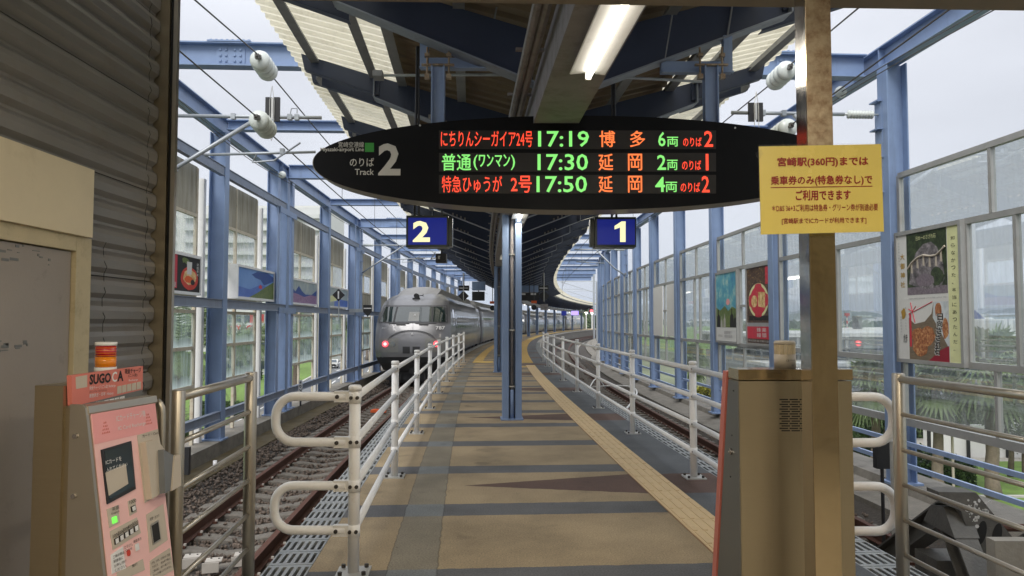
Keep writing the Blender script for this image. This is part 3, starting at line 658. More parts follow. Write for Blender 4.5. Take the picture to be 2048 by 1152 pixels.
for i in range(1, len(LS) - 1):
    a, b_ = LS[i] + .14, LS[i+1] - .14
    if i % 2 == 1: a += .72
    if i % 2 == 0: b_ -= .82
    e0, e1 = a + .05, b_ - .42
    mids = [e0 + (e1-e0)*.5] if i < 10 else []
    near = i < 7
    # blue longitudinal rails in front
    for z0, z1 in ((4.25, 4.43), (1.73, 1.9), (-.36, -.2)):
        mb = MB(); mb.sweep([(-5.6, z0), (-5.5, z0), (-5.5, z0+.012), (-5.515, z0+.02), (-5.515, z1-.02), (-5.5, z1-.012), (-5.5, z1), (-5.6, z1)], LS[i]+.13, LS[i+1]-.1, 2); mb.build('cross_rail', M['lbeam'], frame)
    mb = MB(); mb.sbox(b_ - .16, UW, 1.7, .12, .12, 4.9); mb.build('white_post', M['whitepost'], lw)
    # stained opaque upper panels
    for q, (c0, c1) in enumerate(((e0, (e0+e1)/2 - .02), ((e0+e1)/2 + .02, e1))):
        if near or q == 0:
            mb = MB(); panel(mb, c0 if near else e0, c1 if near else e1, 3.46, 4.32, UW, .03); mb.build('panel', M['stain'], lw)
    fr = MB()
    for z in (3.42, 2.66, 1.95, 1.66, 1.0, .3): bar(fr, e0, e1, z - .03, z + .03, UW - .03, UW + .03)
    for s in [e0, e1] + mids: bar(fr, s - .035, s + .035, -.75 if s == e0 or s == e1 else .3, 4.3, UW - .028, UW + .028, n=1)
    for s in mids: bar(fr, s - .03, s + .03, -.75, .3, UW - .028, UW + .028, n=1)
    fr.build('window_frame', M['lframe'], lw)
    cs = [e0] + mids + [e1]
    for c0, c1 in zip(cs[:-1], cs[1:]):
        pane('pane', M['glu'], lw, c0 + .035, c1 - .035, 2.69, 3.39, UW)
        for z0, z1 in ((1.03, 1.63), (.33, .97)): pane('pane', M['gl'], lw, c0 + .035, c1 - .035, z0, z1, UW)
        if i > 4: 
            mb = MB(); panel(mb, c0+.035, c1-.035, 1.98, 2.63, UW, .02, 1); mb.build('panel', M['stain'], lw)
# first bay, hidden mostly by the steel post: only backing for what shows
# ------------------------------------------------------------------ right window wall
rw = thing('window_wall', 'curved aluminium glazed wall along the right hand track looking out to the airport', 'window wall', P(12, 5.3, 0))
rail_ = thing('barrier_rail', 'two thin blue rails between the column feet below the right glazing', 'railing', P(12, 5.15, -.3))
uf = lambda s: uR(s)
RSX = [2.9] + RS
for i in range(len(RSX) - 1):
    A, B = RSX[i] + .13, RSX[i+1] - .13
    if i == 0: A = 3.0
    mid = (A + B)/2; sp1, sp2 = A + (B-A)*.40, A + (B-A)*(.62 if i == 1 else .56)
    fr = MB()
    zt = 3.5; bot = .12
    for z, h in ((zt, .035), (2.68, .035), (.96, .04), (bot, .05)): bar(fr, A, B, z - h, z + h, -.035, .035, uf)
    if i != 2 and i != 4: bar(fr, A, B, 1.8, 1.85, -.03, .03, uf, 2) if i in (3, 5, 7, 8, 9, 10, 11, 12) else None
    for s in (A, B): bar(fr, s - .03, s + .03, bot, zt, -.034, .034, uf, 1)
    bar(fr, mid - .025, mid + .025, bot + .05, .92, -.03, .03, uf, 1); bar(fr, mid - .025, mid + .025, 2.72, zt - .035, -.03, .03, uf, 1)
    if i != 0:
        for s in (sp1, sp2): bar(fr, s - .025, s + .025, 1.0, 2.645, -.032, .032, uf, 1)
    fr.build('window_frame', M['alu'], rw)
    for c0, c1 in ((A, mid), (mid, B)):
        pane('pane', M['gr'], rw, c0 + .03, c1 - .03, bot + .05, .92, 0, uf); pane('pane', M['gr'], rw, c0 + .03, c1 - .03, 2.715, zt - .035, 0, uf)
    cs = ((A, sp1), (sp1, sp2), (sp2, B))
    for q, (c0, c1) in enumerate(cs):
        mm = M['grs'] if (i == 5 and q != 1) else M['gr']
        if i == 5 and q != 1:
            mb = MB(); panel(mb, c0+.04, c1-.04, 1.02, 2.62, -.06, .03, 1, uf); mb.build('white_panel', M['wallw'], rw)
        else: pane('pane', mm, rw, c0 + .025, c1 - .025, 1.0, 2.645, 0, uf)
    for z in (-.18, -.48): mb = MB(); mb.sweep([(-.02, z-.03), (.02, z-.03), (.02, z+.03), (-.02, z+.03)], A, B, 2, uf=uf); mb.build('rail', M['bluelt'], rail_)

# ================================================================== PLATFORM CANOPY
can = thing('platform_canopy', 'long curving butterfly canopy on central blue columns over the island platform', 'canopy', P(11, -.08, 0))
US = -.10; UCO = -.17; CS = [11.1 + 10.25*k for k in range(13)]; SEND = 136.0
zs = lambda u: 4.0 + .25*abs(u)
for s in CS:
    mb = MB(); z1 = 3.1
    for k in (-1, 1): mb.sbox(s, UCO + k*.098, z1/2 + .012, .26, .094, z1-.02)
    mb.sbox(s + .05, UCO, z1/2 + .012, .1, .1, z1-.02); mb.sbox(s, UCO, .012, .34, .34, .02)
    o_ = mb.build('column', M['blue'], can)
    mb = MB(); mb.tube([P(s - .06, UCO, .12), P(s - .06, UCO, 3.05)], .026, 10); mb.build('drain_pipe', M['spine'], o_, smooth=True)
    mb = MB(); mb.tube([P(s - .075, UCO, .02), P(s - .075, UCO, .45)], .034, 10); mb.build('pipe_sleeve', M['blue'], o_, smooth=True)
    mb = MB()
    for z in (.5, 1.35, 2.5): mb.sbox(s - .065, UCO, z, .075, .085, .02)
    mb.build('pipe_clamp', M['zinc'], o_)
# central box spine in lengths
s = -2.0
while s < SEND:
    e_ = min(s + 5.1, SEND); mb = MB(); mb.rsweep(US - .185, US + .185, 3.1, 3.42, s, e_ - .012, 3); mb.build('spine_beam', M['spine'], can); s = e_
# ribs with bottom flanges and paired outrigger fins
ribs = []
s = 3.42
while s < SEND: ribs.append(s); s += 2.5625
for i, s in enumerate(ribs):
    for k in (-1, 1):
        u0 = US + k*.19
        ui, uo = 1.92, 2.78
        zb = lambda u: 3.36 + .39*abs(u)
        mb = MB(); poly = [(k*.28, zb(.28)), (k*ui, zb(ui)), (k*ui, zs(ui) - .1), (k*.28, zs(0) - .08)]
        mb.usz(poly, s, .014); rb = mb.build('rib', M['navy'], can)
        mb = MB(); mb.usz([(k*.2, zb(.2) - .014), (k*ui, zb(ui) - .014), (k*ui, zb(ui)), (k*.2, zb(.2))], s, .17)
        mb.usz([(k*(ui), zb(ui)), (k*(ui+.015), zb(ui)), (k*(ui+.015), zs(ui)-.1), (k*ui, zs(ui)-.1)], s, .17)
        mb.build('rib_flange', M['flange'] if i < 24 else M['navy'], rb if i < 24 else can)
        if i < 30:
            for ds in (-.02, .42):
                mb = MB(); mb.usz([(k*(ui-.05), zb(ui) + .04), (k*(uo - .04), 4.44), (k*uo, 4.62), (k*(ui-.05), zs(ui) - .13)], s + ds, .03)
                mb.usz([(k*(ui-.05), zb(ui) + .032), (k*(uo - .04), 4.432), (k*(uo - .04), 4.44), (k*(ui-.05), zb(ui) + .04)], s + ds + .04, .1)
                mb.build('outrigger', M['navy'], can)
# purlins
for u in (-2.62, -1.93, -1.6, -.9, .9, 1.6, 1.93, 2.62):
    k = 1 if u > 0 else -1; zt = zs(u) - .04
    mb = MB()
    mb.sweep([(u-.05, zt-.1), (u+.05, zt-.1), (u+.05, zt-.085), (u-.05, zt-.085)], 1, SEND, 60)
    mb.sweep([(u-.006, zt-.085), (u+.006, zt-.085), (u+.006, zt), (u-.006, zt)], 1, SEND, 60)
    mb.build('purlin', M['purlin'], can)
# small gussets along the outer purlins
for s in ribs[:14]:
    for k in (-1, 1): mb = MB(); mb.sbox(s + .2, k*2.62, zs(2.62) - .2, .25, .02, .2); mb.sbox(s+.2, k*2.6, zs(2.6)-.2, .05, .06, .05); mb.build('gusset', M['purlin'], can)
# corrugated sheets (trapezoid ridges running outwards); translucent outside, brown deck inside
def corr(mb, s0, s1, u0, u1, per, amp, th=.006, droop=0):
    n = max(1, round((s1-s0)/per)); pr = []
    for i in range(n):
        a = s0 + (s1-s0)*i/n; p = (s1-s0)/n
        pr += [(a, 0), (a + p*.28, 0), (a + p*.42, 1), (a + p*.86, 1)]
    pr.append((s1, 0)); m = len(pr); vs = []
    us = [u0 + (u1-u0)*t for t in (0, .5, 1)]
    for (s, h) in pr:
        for u in us: vs.append(P(s, u, zs(u) + h*amp))
    k = len(us); fs = []
    for i in range(m-1):
        for j in range(k-1): fs.append((i*k+j, i*k+j+1, (i+1)*k+j+1, (i+1)*k+j))
    mb.add(vs, fs)
s = .8578
i = 0
while s < SEND:
    e_ = min(s + 2.5625, SEND); far = s > 80
    for k in (-1, 1):
        mb = MB(); corr(mb, s, e_ + .004, k*1.66, k*3.0, .19 if not far else .38, .05); mb.build('translucent_sheet', M['sheet'], can)
        mb = MB()
        if not far: corr(mb, s, e_, k*.02, k*1.64, .23, .035)
        else: mb.add([P(s, k*.02, zs(0)), P(s, k*1.64, zs(1.64)), P(e_, k*1.64, zs(1.64)), P(e_, k*.02, zs(0))], [(0, 1, 2, 3)])
        mb.build('roof_deck', M['deck'], can)
    s = e_; i += 1
for s, k in ((7.3, -1), (7.3, 1), (9.8, 1), (12.4, -1), (15, 1), (4.7, -1)):
    mb = MB(); mb.tube([P(s - 1.1, k*.3, 3.62), P(s + .2, k*1.75, 4.03)], .014, 6)
    mb.sbox(s + .2, k*1.75, 4.03, .16, .1, .06); mb.build('tie_rod', M['purlin'], can)
# conduit along the spine
mb = MB()
for u in (-.42, -.36): mb.tube([P(s_, u, 3.35) for s_ in np.arange(2, 60, 2.0)], .03, 8)
for s_ in np.arange(3, 30, 1.0): mb.sbox(s_, -.39, 3.38, .03, .2, .02)
for i_, s_ in enumerate(ribs[2:16]):                 # bolt cleats on the ribs
    for k in (-1, 1):
        for j in range(4): mb.sbox(s_ - .05, k*(1.0 + j*.09), 3.36 + .39*(1.0 + j*.09) + .03, .06, .035, .045)
mb.build('conduit', M['spine'], can)

# fluorescent lights under the spine
def light(s, u=US + .03, first=None):
    t = thing('fluorescent_light', '', 'light', P(s, u, 3.1))
    t.rotation_euler = (0, 0, -(s - S0)/RAD)
    return t
mbh = MB(); mbh.extr([(-.05, -.62, -.005), (.05, -.62, -.005), (.115, -.62, -.055), (.11, -.62, -.06), (.035, -.62, -.052), (-.035, -.62, -.052), (-.11, -.62, -.06), (-.115, -.62, -.055)], (0, 1.24, 0)); 
for y in (-.6, .6): mbh.bx(-.018, .018, y - .012, y + .012, -.1, -.05)
mbt = MB(); mbt.tube([(0, -.585, -.082), (0, .585, -.082)], .019, 12)
fl = thing('fluorescent_light', 'nearest lit strip light, above the black departure board', 'strip light', (0, 0, 0), 'lit strip lights under the canopy spine')
mbh.build('housing', M['white'], fl); mbt.build('tube', M['tube_on'], fl, smooth=True)
lp = [3.88, 10.85, 17.7, 24.5, 31.4, 38.2, 45, 52, 59, 66, 73, 80, 88, 96, 104, 112, 120, 128]
for i, s in enumerate(lp):
    o = fl if i == 0 else copy_tree(fl)
    o.location = P(s, US + .03, 3.098); o.rotation_euler = (0, 0, -(s - S0)/RAD)
    if i == 1: o['label'] = 'lit strip light at the top of the nearest blue column'
    elif i == 2: o['label'] = 'lit strip light at the top of the second blue column'
    elif i > 2: o['label'] = ('third', 'fourth', 'fifth', 'sixth', 'seventh', 'eighth', 'ninth', 'tenth', 'eleventh', 'twelfth', 'thirteenth', 'fourteenth', 'fifteenth', 'sixteenth', 'last')[i-3] + ' lit strip light along the canopy spine counting from the second column'
for s in (3.88, 10.85, 17.7, 24.5, 31.4, 45, 59, 73, 96, 120):
    ld = bpy.data.lights.new('tube_light', 'AREA'); ld.shape = 'RECTANGLE'; ld.size = .1; ld.size_y = 1.15; ld.energy = 9; ld.color = (1, .93, .8)
    lo = bpy.data.objects.new('tube_light', ld); C.objects.link(lo); lo.location = P(s, US + .03, 2.965); lo.rotation_euler = (0, 0, -(s - S0)/RAD)

# ================================================================== WHITE GUARD RAILS
LP = [(4.32, -1.49), (6.98, -1.51), (9.68, -1.50), (12.42, -1.50), (15.1, -1.50), (17.95, -1.49), (20.8, -1.48), (23.7, -1.47), (26.6, -1.46)]
RP = [(4.3, 1.22), (6.94, 1.33), (9.68, 1.36), (12.5, 1.38), (15.4, 1.40), (18.3, 1.41), (21.2, 1.43), (24.1, 1.45), (26.9, 1.47)]
HZ = [1.03, .77, .51, .25]
for side, PL in ((-1, LP), (1, RP)):
    g = thing('guard_rail', 'white tubular guard rail with hooped end along the %s edge of the platform' % ('left' if side < 0 else 'right'), 'guard rail', P(PL[0][0], PL[0][1], 0))
    PL = [(sy(s, u), u) for s, u in PL]; pts = [P(s, u, 0) for s, u in PL]
    for i, p in enumerate(pts):
        mb = MB(); mb.tube([p + EZ*.008, p + EZ*1.075], .034, 16); po = mb.build('post', M['white'], g, smooth=True)
        mb = MB(); mb.tube([p + EZ*1.07, p + EZ*1.095, p + EZ*1.103], [.0395, .0395, .03], 16); mb.build('cap', M['white'], po, smooth=True)
        mb = MB(); mb.box(p + EZ*.006, (.19, .19, .012), (right(PL[i][0]), tang(PL[i][0]), EZ), 0)
        for a in (-.068, .068):
            for c in (-.068, .068): q = p + right(PL[i][0])*a + tang(PL[i][0])*c; mb.tube([q + EZ*.01, q + EZ*.032], .013, 6, mi=1)
        mb.build('base_plate', [M['zinc'], M['bolt']], po)
        for z in HZ:
            mb = MB(); mb.tube([p + EZ*(z-.035), p + EZ*(z+.035)], .0375, 16)
            for dx in (-.037, .037):
                q = p + EZ*z + right(PL[i][0])*dx*.5; mb.tube([q - tang(PL[i][0])*.034, q - tang(PL[i][0])*.046], .011, 8, mi=1)
            mb.build('clamp', [M['white'], M['bolt']], po, smooth=True)
    for i in range(len(pts) - 1):
        for z in HZ:
            mb = MB(); a, c = pts[i], pts[i+1]; d = (c - a).normalized()
            mb.tube([a + d*.03 + EZ*z, c - d*.03 + EZ*z], .0235, 12); mb.build('rail', M['white'], g, smooth=True)
    p = pts[0]; sd = Vector((side, 0, 0))
    L = .47
    for zt, zb in ((1.035, .765), (.51, .25)):
        r = (zt - zb)/2*.86; q = L - r
        pth = [p + EZ*zt + sd*.05, p + EZ*zt + sd*q] + arc(p + EZ*(zt - r) + sd*q, EZ, sd, r, 0, PI/2, 7)[1:] + arc(p + EZ*(zb + r) + sd*q, sd, -EZ, r, 0, PI/2, 7) + [p + EZ*zb + sd*.05]
        mb = MB(); mb.tube(pth, .027, 14); hp = mb.build('end_hoop', M['white'], g, smooth=True)
        for z in (zt, zb):
            mb = MB(); q2 = p + EZ*z + sd*.1; mb.box(p + EZ*z + sd*.075, (.09, .04, .064)); mb.tube([q2 + Vector((0, -.02, 0)), q2 + Vector((0, -.036, 0))], .012, 8, mi=1)
            mb.build('hoop_bracket', [M['white'], M['bolt']], hp)

# ================================================================== DEPARTURE BOARD
DY = 5.86
ctr = at(1157, 325, DY); W2, H2 = 2.165, .388
bd = thing('departure_board', 'black lens shaped departure board with lit red, green and orange train times', 'departure board', ctr + Vector((0, .12, -H2)))
def lens(sc=1.0, n=64, dz=0):
    ps = []
    for i in range(n + 1):
        t = -1 + 2*i/n; t = math.copysign(abs(t)**.8, t) if False else math.sin(t*PI/2)
        ps.append((t*W2*sc, H2*sc*(max(0, 1 - t*t))**.47))
    return [(x, z + dz) for x, z in ps] + [(x, -z + dz) for x, z in ps[-2:0:-1]]
mb = MB(); mb.extr([ctr + Vector((x, .012, z)) for x, z in lens(1.004)], (0, .26, 0)); mb.build('case', M['rim'], bd)
mb = MB(); mb.extr([ctr + Vector((x, 0, z)) for x, z in lens()], (0, .02, 0)); mb.build('face', M['black'], bd)
pb = Plane(ctr, EX)
mbb = MB()
for px, py in ((1157, 235), (840, 251), (1470, 256)): a, c = pb.inv(px, py); pb.disc(a, c, .008, .008, .006, .006, None, None, '', 8, mbb)
mbb.build('screw', M['zinc'], bd)
for y0, y1 in ((261, 298), (306, 343), (350, 387)): pb.quadpx([(878, y0), (1432, y0), (1432, y1), (878, y1)], .002, .002, M['ledbg'], bd, 'display_strip')
rows = [(262, 294, [('にちりんシーガイア24号', 882, 1065, 'r', 0), ('17:19', 1076, 1178, 'g', 0), ('博', 1199, 1230, 'o', 0), ('多', 1260, 1290, 'o', 0), ('6', 1316, 1331, 'g', 2), ('両', 1334, 1356, 'g', 12), ('のりば', 1366, 1403, 'r', 13), ('2', 1408, 1426, 'r', 0)]),
        (308, 341, [('普通', 884, 942, 'g', 0), ('(ﾜﾝﾏﾝ)', 947, 1030, 'g', 1), ('17:30', 1075, 1176, 'g', 0), ('延', 1197, 1226, 'o', 0), ('岡', 1256, 1284, 'o', 0), ('2', 1314, 1332, 'g', 2), ('両', 1334, 1355, 'g', 12), ('のりば', 1364, 1402, 'r', 13), ('1', 1411, 1417, 'r', 0)]),
        (352, 385, [('特急ひゅうが', 884, 1004, 'r', 0), ('2号', 1022, 1063, 'r', 0), ('17:50', 1073, 1174, 'g', 0), ('延', 1197, 1225, 'o', 0), ('岡', 1256, 1284, 'o', 0), ('4', 1310, 1330, 'g', 2), ('両', 1331, 1354, 'g', 12), ('のりば', 1361, 1400, 'r', 13), ('2', 1403, 1419, 'r', 0)])]
for y0, y1, its in rows:
    for st, x0, x1, c, dy in its:
        pb.textpx(st, x0, y0 + dy, x1, y1 - (1 if dy else 0), {'r': M['ledr'], 'g': M['ledg'], 'o': M['ledo']}[c], bd, .004, .012 if len(st) < 6 else .006, name='led_text')
for st, x0, y0, x1, y1, bl in (('宮崎空港線', 677, 284, 728, 295, 0), ('Miyazaki-airport Line', 641, 295, 728, 305, .01), ('のりば', 700, 316, 748, 333, .01), ('Track', 710, 338, 748, 350, .01), ('2', 757, 287, 801, 351, .03)):
    pb.textpx(st, x0, y0, x1, y1, M['signtxt'], bd, .004, bl)
pb.quadpx([(730, 286), (748, 286), (748, 304), (730, 304)], .004, .003, M['greensq'], bd, 'line_colour_square')
# blue hangers with clamps and brackets up to the rib
for x0, x1, sgn in ((863, 890, -1), (1408, 1434, 1)):
    hg = thing('board_hanger', 'blue channel hanger holding the %s side of the black departure board' % ('left' if sgn < 0 else 'right'), 'hanger', at((x0+x1)/2, 245, 5.98))
    A = at(x0, 240, 5.98); B = at(x1, 130, 5.98)
    mb = MB(); mb.bx(A.x, B.x, 5.96, 6.02, ctr.z + .28, B.z); 
    for x in (A.x + .006, B.x - .006): mb.bx(x - .006, x + .006, 5.93, 5.96, ctr.z + .28, B.z)
    mb.build('channel', M['bluelt'], hg)
    q = (840, 857, 56, 137) if sgn < 0 else (1447, 1463, 72, 146); h = (858, 977, 117, 138) if sgn < 0 else (1322, 1446, 124, 146)
    mb = MB()
    for (a0, a1, b0, b1) in (q, h):
        t0, t1 = at(a0, b1, 6.05), at(a1, b0, 6.05); mb.bx(t0.x, t1.x, 6.03, 6.10, t0.z, t1.z)
        mb.bx(t0.x, t1.x, 5.99, 6.03, t0.z - .012, t0.z) 
    mb.build('bracket', M['bluelt'], hg)
    mb = MB(); y = 5.95
    for x in (A.x - .035, B.x + .035):
        z = at(877, 125, y).z; mb.tube([(x, y, z - .14), (x, y, z + .13)], .009, 6); mb.box((x, y, z - .12), (.04, .04, .04)); mb.box((x, y, z + .06), (.04, .04, .03))
    mb.bx(A.x - .08, B.x + .08, y - .02, y + .01, z - .03, z - .015); mb.build('clamp_bolt', M['ruststeel'], hg)
    mb = MB(); x = (A.x + B.x)/2
    t0 = at((q[0]+q[1])/2, q[2], 6.05); mb.tube([t0, t0 + Vector((.1*sgn, 0, .6))], .008, 6); mb.build('hanger_rod', M['purlin'], hg); mb = MB(); t1 = at(975 if sgn < 0 else 1330, 117, 6.05); mb.tube([t1, t1 + Vector((.12, 0, .7))], .008, 6)
    mb.build('hanger_rod', M['purlin'], hg)
# lit platform number boxes
for st, x0, x1, tx0, tx1, sx0, sx1, side in (('2', 812, 896, 826, 860, 896, 905, 1), ('1', 1190, 1272, 1226, 1252, 1180, 1190, -1)):
    A = at(x0, 494, 6.2); B = at(x1, 431 if side > 0 else 434, 6.2); dd = .18 if side > 0 else .18
    nb = thing('platform_number_box', 'dark blue hanging box with lit yellow number %s' % ('two, left of the columns' if st == '2' else 'one, right of the columns'), 'sign box', ((A.x+B.x)/2, 6.28, A.z), 'platform number boxes')
    mb = MB(); mb.bx(A.x, B.x, 6.2, 6.2 + dd, A.z, B.z)
    s0, s1 = at(sx0, 494, 6.26), at(sx1, 434, 6.26); mb.bx(min(s0.x, s1.x), max(s0.x, s1.x), 6.24, 6.34, A.z + .01, B.z - .01); mb.build('case', M['signgreen'], nb)
    pl = Plane((A.x, 6.2, A.z), EX); w_, h_ = B.x - A.x, B.z - A.z
    pl.rect(w_*.05 if st == '2' else .02, .02, w_*.97, h_ - .02, .003, .003, M['signblue'], nb, 'face')
    if st == '1': pl.quadpx([(1240, 484), (1240, 455), (1229, 459), (1229, 452), (1243, 443), (1251, 443), (1251, 484)][::-1], .006, .003, M['lightyel'], nb, 'numeral')
    else: pl.textpx(st, tx0, 442, tx1, 484, M['lightyel'], nb, .006, .035, name='numeral')
    mb = MB(); x = (A.x+B.x)/2 + (-.1 if st == '2' else 0)
    for dx in (-.02, .02): mb.tube([(x + dx, 6.28, B.z), (x + dx*.3, 6.28, 3.9)], .01, 6)
    mb.build('hanging_rod', M['blackplastic'], nb)
# speaker / camera below
cmz = at(883, 517, 6.9)
cv = thing('ceiling_speaker', 'small black speaker unit hanging on a rod below the number two box', 'speaker', cmz)
mb = MB(); mb.box(cmz, (.1, .12, .085)); mb.tube([cmz + EZ*.04, cmz + EZ*.16], .008, 6); mb.tube([cmz + Vector((.02, -.06, 0)), cmz + Vector((.02, -.075, 0))], .03, 10); mb.build('body', M['blackplastic'], cv)
mb = MB(); mb.tube([cmz + Vector((-.045, -.065, 0)), cmz + Vector((-.1, -.02, -.01)), cmz + Vector((-.06, 0, .06))], .006, 6); mb.box(cmz + Vector((-.01, -.062, .005)), (.035, .008, .03)); mb.build('cable', M['zinc'], cv)
mb = MB(); mb.tube([cmz + EZ*.15, Vector((cmz.x, cmz.y, 3.7))], .008, 6); mb.build('rod', M['blackplastic'], cv)

# ================================================================== TRAIN on the left track
TU, TS = -3.54, 27.9
zl = [-.42, -.12, .1, .35, .7, 1.1, 1.45, 1.75, 2.08, 2.3, 2.5, 2.62]
hw = [1.24, 1.35, 1.42, 1.46, 1.475, 1.47, 1.455, 1.43, 1.37, 1.29, 1.10, .90]
yf = [.42, .10, .02, 0, .04, .14, .28, .58, .92, 1.18, 1.65, 2.15]
def interp(z, ys): return float(np.interp(z, zl, ys))
def nose(p, z, off=0):                 # p -1..1 across, z height; off = outwards
    h = interp(z, hw); y = interp(z, yf) + .30*abs(p)**8 + .12*p*p
    return P(TS + y - off, TU + p*h, z)
tr = thing('express_train', 'metallic grey express train with red tail lamps standing at the left platform edge', 'train', P(TS, TU, RZ))
c1 = MB(); ps = [-1 + 2*i/20 for i in range(21)]; zz = list(np.linspace(.1, 2.62, 24)); vs = [nose(p, z) for z in zz for p in ps]; fs = []
for i in range(len(zz)-1):
    for j in range(20): fs.append((i*21+j, i*21+j+1, (i+1)*21+j+1, (i+1)*21+j))
c1.add(vs, fs)
def body(mb, s0, s1, zlo=.1, n=8, front=False):
    zq = [z for z in zz if z >= zlo - .01]
    ring = lambda s: [P(s, TU - interp(z, hw), z) for z in zq] + [P(s, TU - .5, 2.70), P(s, TU, 2.74), P(s, TU + .5, 2.70)] + [P(s, TU + interp(z, hw), z) for z in zq[::-1]]
    vs = []; m = 2*len(zq) + 3
    if front:
        vs += [nose(-1, z) for z in zq] + [P(TS + 2.75, TU - .5, 2.70), P(TS + 2.7, TU, 2.72), P(TS + 2.75, TU + .5, 2.70)] + [nose(1, z) for z in zq[::-1]]
    for k in range(n + 1): vs += ring(s0 + (s1-s0)*k/n)
    tot = len(vs)//m; fs = []
    for k in range(tot - 1):
        for i in range(m - 1): fs.append((k*m+i, k*m+i+1, (k+1)*m+i+1, (k+1)*m+i))
    fs.append(tuple(range((tot-1)*m, tot*m)))
    if not front: fs.append(tuple(range(m-1, -1, -1)))
    mb.add(vs, fs)
body(c1, TS + 3.2, TS + 19.6, front=True)
vs = [nose(p, 2.62) for p in ps] + [P(TS + 2.75, TU - .5, 2.70), P(TS + 2.7, TU, 2.72), P(TS + 2.75, TU + .5, 2.70)]
c1.add(vs, [(j, j+1, 22) for j in range(5, 15)] + [(j, j+1, 21) for j in range(0, 5)] + [(j, j+1, 23) for j in range(15, 20)] + [(5, 22, 21), (15, 23, 22)])
car1 = c1.build('carriage', M['train'], tr, smooth=True)
def npatch(name, m, p0, p1, z0, z1, off, par, n=10, k=6, sk=0):
    mb = MB(); vs = []
    for i in range(k + 1):
        z = z0 + (z1-z0)*i/k; sh = sk*(i/k)
        for j in range(n + 1): vs.append(nose((p0 + sh) + ((p1 - sh) - (p0 + sh))*j/n, z, off))
    mb.add(vs, [(i*(n+1)+j, i*(n+1)+j+1, (i+1)*(n+1)+j+1, (i+1)*(n+1)+j) for i in range(k) for j in range(n)])
    return mb.build(name, m, par, smooth=True)
npatch('windscreen_surround', M['trainline'], -.93, .93, 1.42, 2.13, .012, car1, 14)
ws = npatch('windscreen', M['trainglass'], -.87, .87, 1.47, 2.07, .02, car1, 14, sk=.03)
for a in (-.5, .52): npatch('screen_pillar', M['trainblk'], a - .025, a + .025, 1.47, 2.07, .026, car1, 1, 4)
npatch('driver_seat', M['sidegrey'], -.12, .16, 1.5, 1.86, .023, car1, 3, 3)
npatch('valance', M['trainblk'], -1, 1, -.12, .12, .01, car1, 14, 3)
npatch('valance', M['trainline'], -.96, .96, -.42, -.12, .0, car1, 14, 2)
for a, b_ in ((-.23, -.04), (.03, .22)): npatch('grille', M['trainblk'], a, b_, .26, .52, .014, car1, 2, 2)
for k in (-1, 1):
    npatch('lamp_cluster', M['sidegrey'], min(k*.35, k*.88), max(k*.35, k*.88), .3, .84, .008, car1, 6, 3)
    c = nose(k*.67 - .02, .62, .02); c2 = nose(k*.67 - .02, .62, .06); mb = MB(); mb.tube([c, c2], .115, 16); mb.build('tail_lamp', M['tail'], car1)
    c3 = nose(k*.67 - .02, .62, .068); mb = MB(); mb.tube([c2, c3], .055, 12); mb.build('tail_lamp_core', M['tailw'], car1)
    c = nose(k*.50, .62, .02); mb = MB(); mb.tube([c, nose(k*.50, .62, .04)], .11, 14); mb.build('head_lamp', M['mirror'], car1)
mb = MB()
for k in (-1, 1):
    mb.tube([nose(k*.08 + k*t*.55, 1.405, .02) for t in np.linspace(0, 1, 6)], .012, 5)
    mb.tube([nose(k*.3 - .12, 1.37, .03), nose(k*.3 + .12, 1.37, .03)], .028, 5)
mb.tube([nose(.62*math.cos(t), .72 + .42*math.sin(t), .012) for t in np.linspace(.15, PI - .15, 22)], .012, 5)
mb.tube([nose(.62*math.cos(t)*.94, .72 + .38*math.sin(t), .012) for t in np.linspace(.3, PI - .3, 22)], .007, 5)
mb.tube([nose(.02, z, .01) for z in np.linspace(1.1, 1.38, 4)], .005, 5)
mb.build('wiper', M['trainline'], car1)
o = nose(.62, 1.17, .03); text('787', o, right(TS), EZ, .36, .14, M['whitegloss'], car1, bold=.02)
text('RM-2', nose(-.8, 1.2, .04), right(TS), EZ, .16, .055, M['whitegloss'], car1)
mb = MB(); o = nose(-.02, .98, .03); mb.extr([o, o + right(TS)*.09, o + right(TS)*.045 + EZ*.09], (0, -.01, 0)); o = nose(.02, 1.72, .05); mb.extr([o, o + right(TS)*.07, o + right(TS)*.035 + EZ*.08], (0, -.01, 0)); mb.build('emblem', M['whitegloss'], car1)
c = P(TS + 1.35, TU, 2.52); mb = MB(); mb.tube([c, c + tang(TS)*.3], .1, 14); mb.tube([c + Vector((.1, .1, 0)), c + Vector((.26, .1, .02))], .02, 6); mb.box(c + Vector((.27, .1, .02)), (.02, .03, .12)); mb.box(c + Vector((0, .15, -.12)), (.3, .3, .08)); mb.build('roof_lamp', M['trainblk'], car1)
# roof shroud, side windows, underframe per carriage
def roofbox(mb, s0, s1, front):
    sec = lambda u: [(-.95, 2.60), (-.82, 2.88), (-.3, 2.97), (.3, 2.97), (.82, 2.88), (.95, 2.60)]
    pol = [(TU + u, z) for u, z in sec(0)]
    mb.sweep(pol, s0, s1, 6)
    if front:
        f = [P(s0 - 1.5, TU + u*.95, 2.50 + (z-2.6)*.15) for u, z in sec(0)]; g = [P(s0, TU + u, z) for u, z in sec(0)]
        mb.add(f + g, [(i, i+1, 6+i+1, 6+i) for i in range(5)])
mb = MB(); roofbox(mb, TS + 3.4, TS + 18.5, True); mb.build('roof_shroud', M['trainroof'], car1)
def sidepatch(mb, s0, s1, z0, z1, off=.012, k=1):
    n = 2; vs = []
    for i in range(n + 1):
        z = z0 + (z1-z0)*i/n
        for s in (s0, s1): vs.append(P(s, TU + k*(interp(z, hw) + off), z))
    mb.add(vs, [(i*2, i*2+1, i*2+3, i*2+2) for i in range(n)])
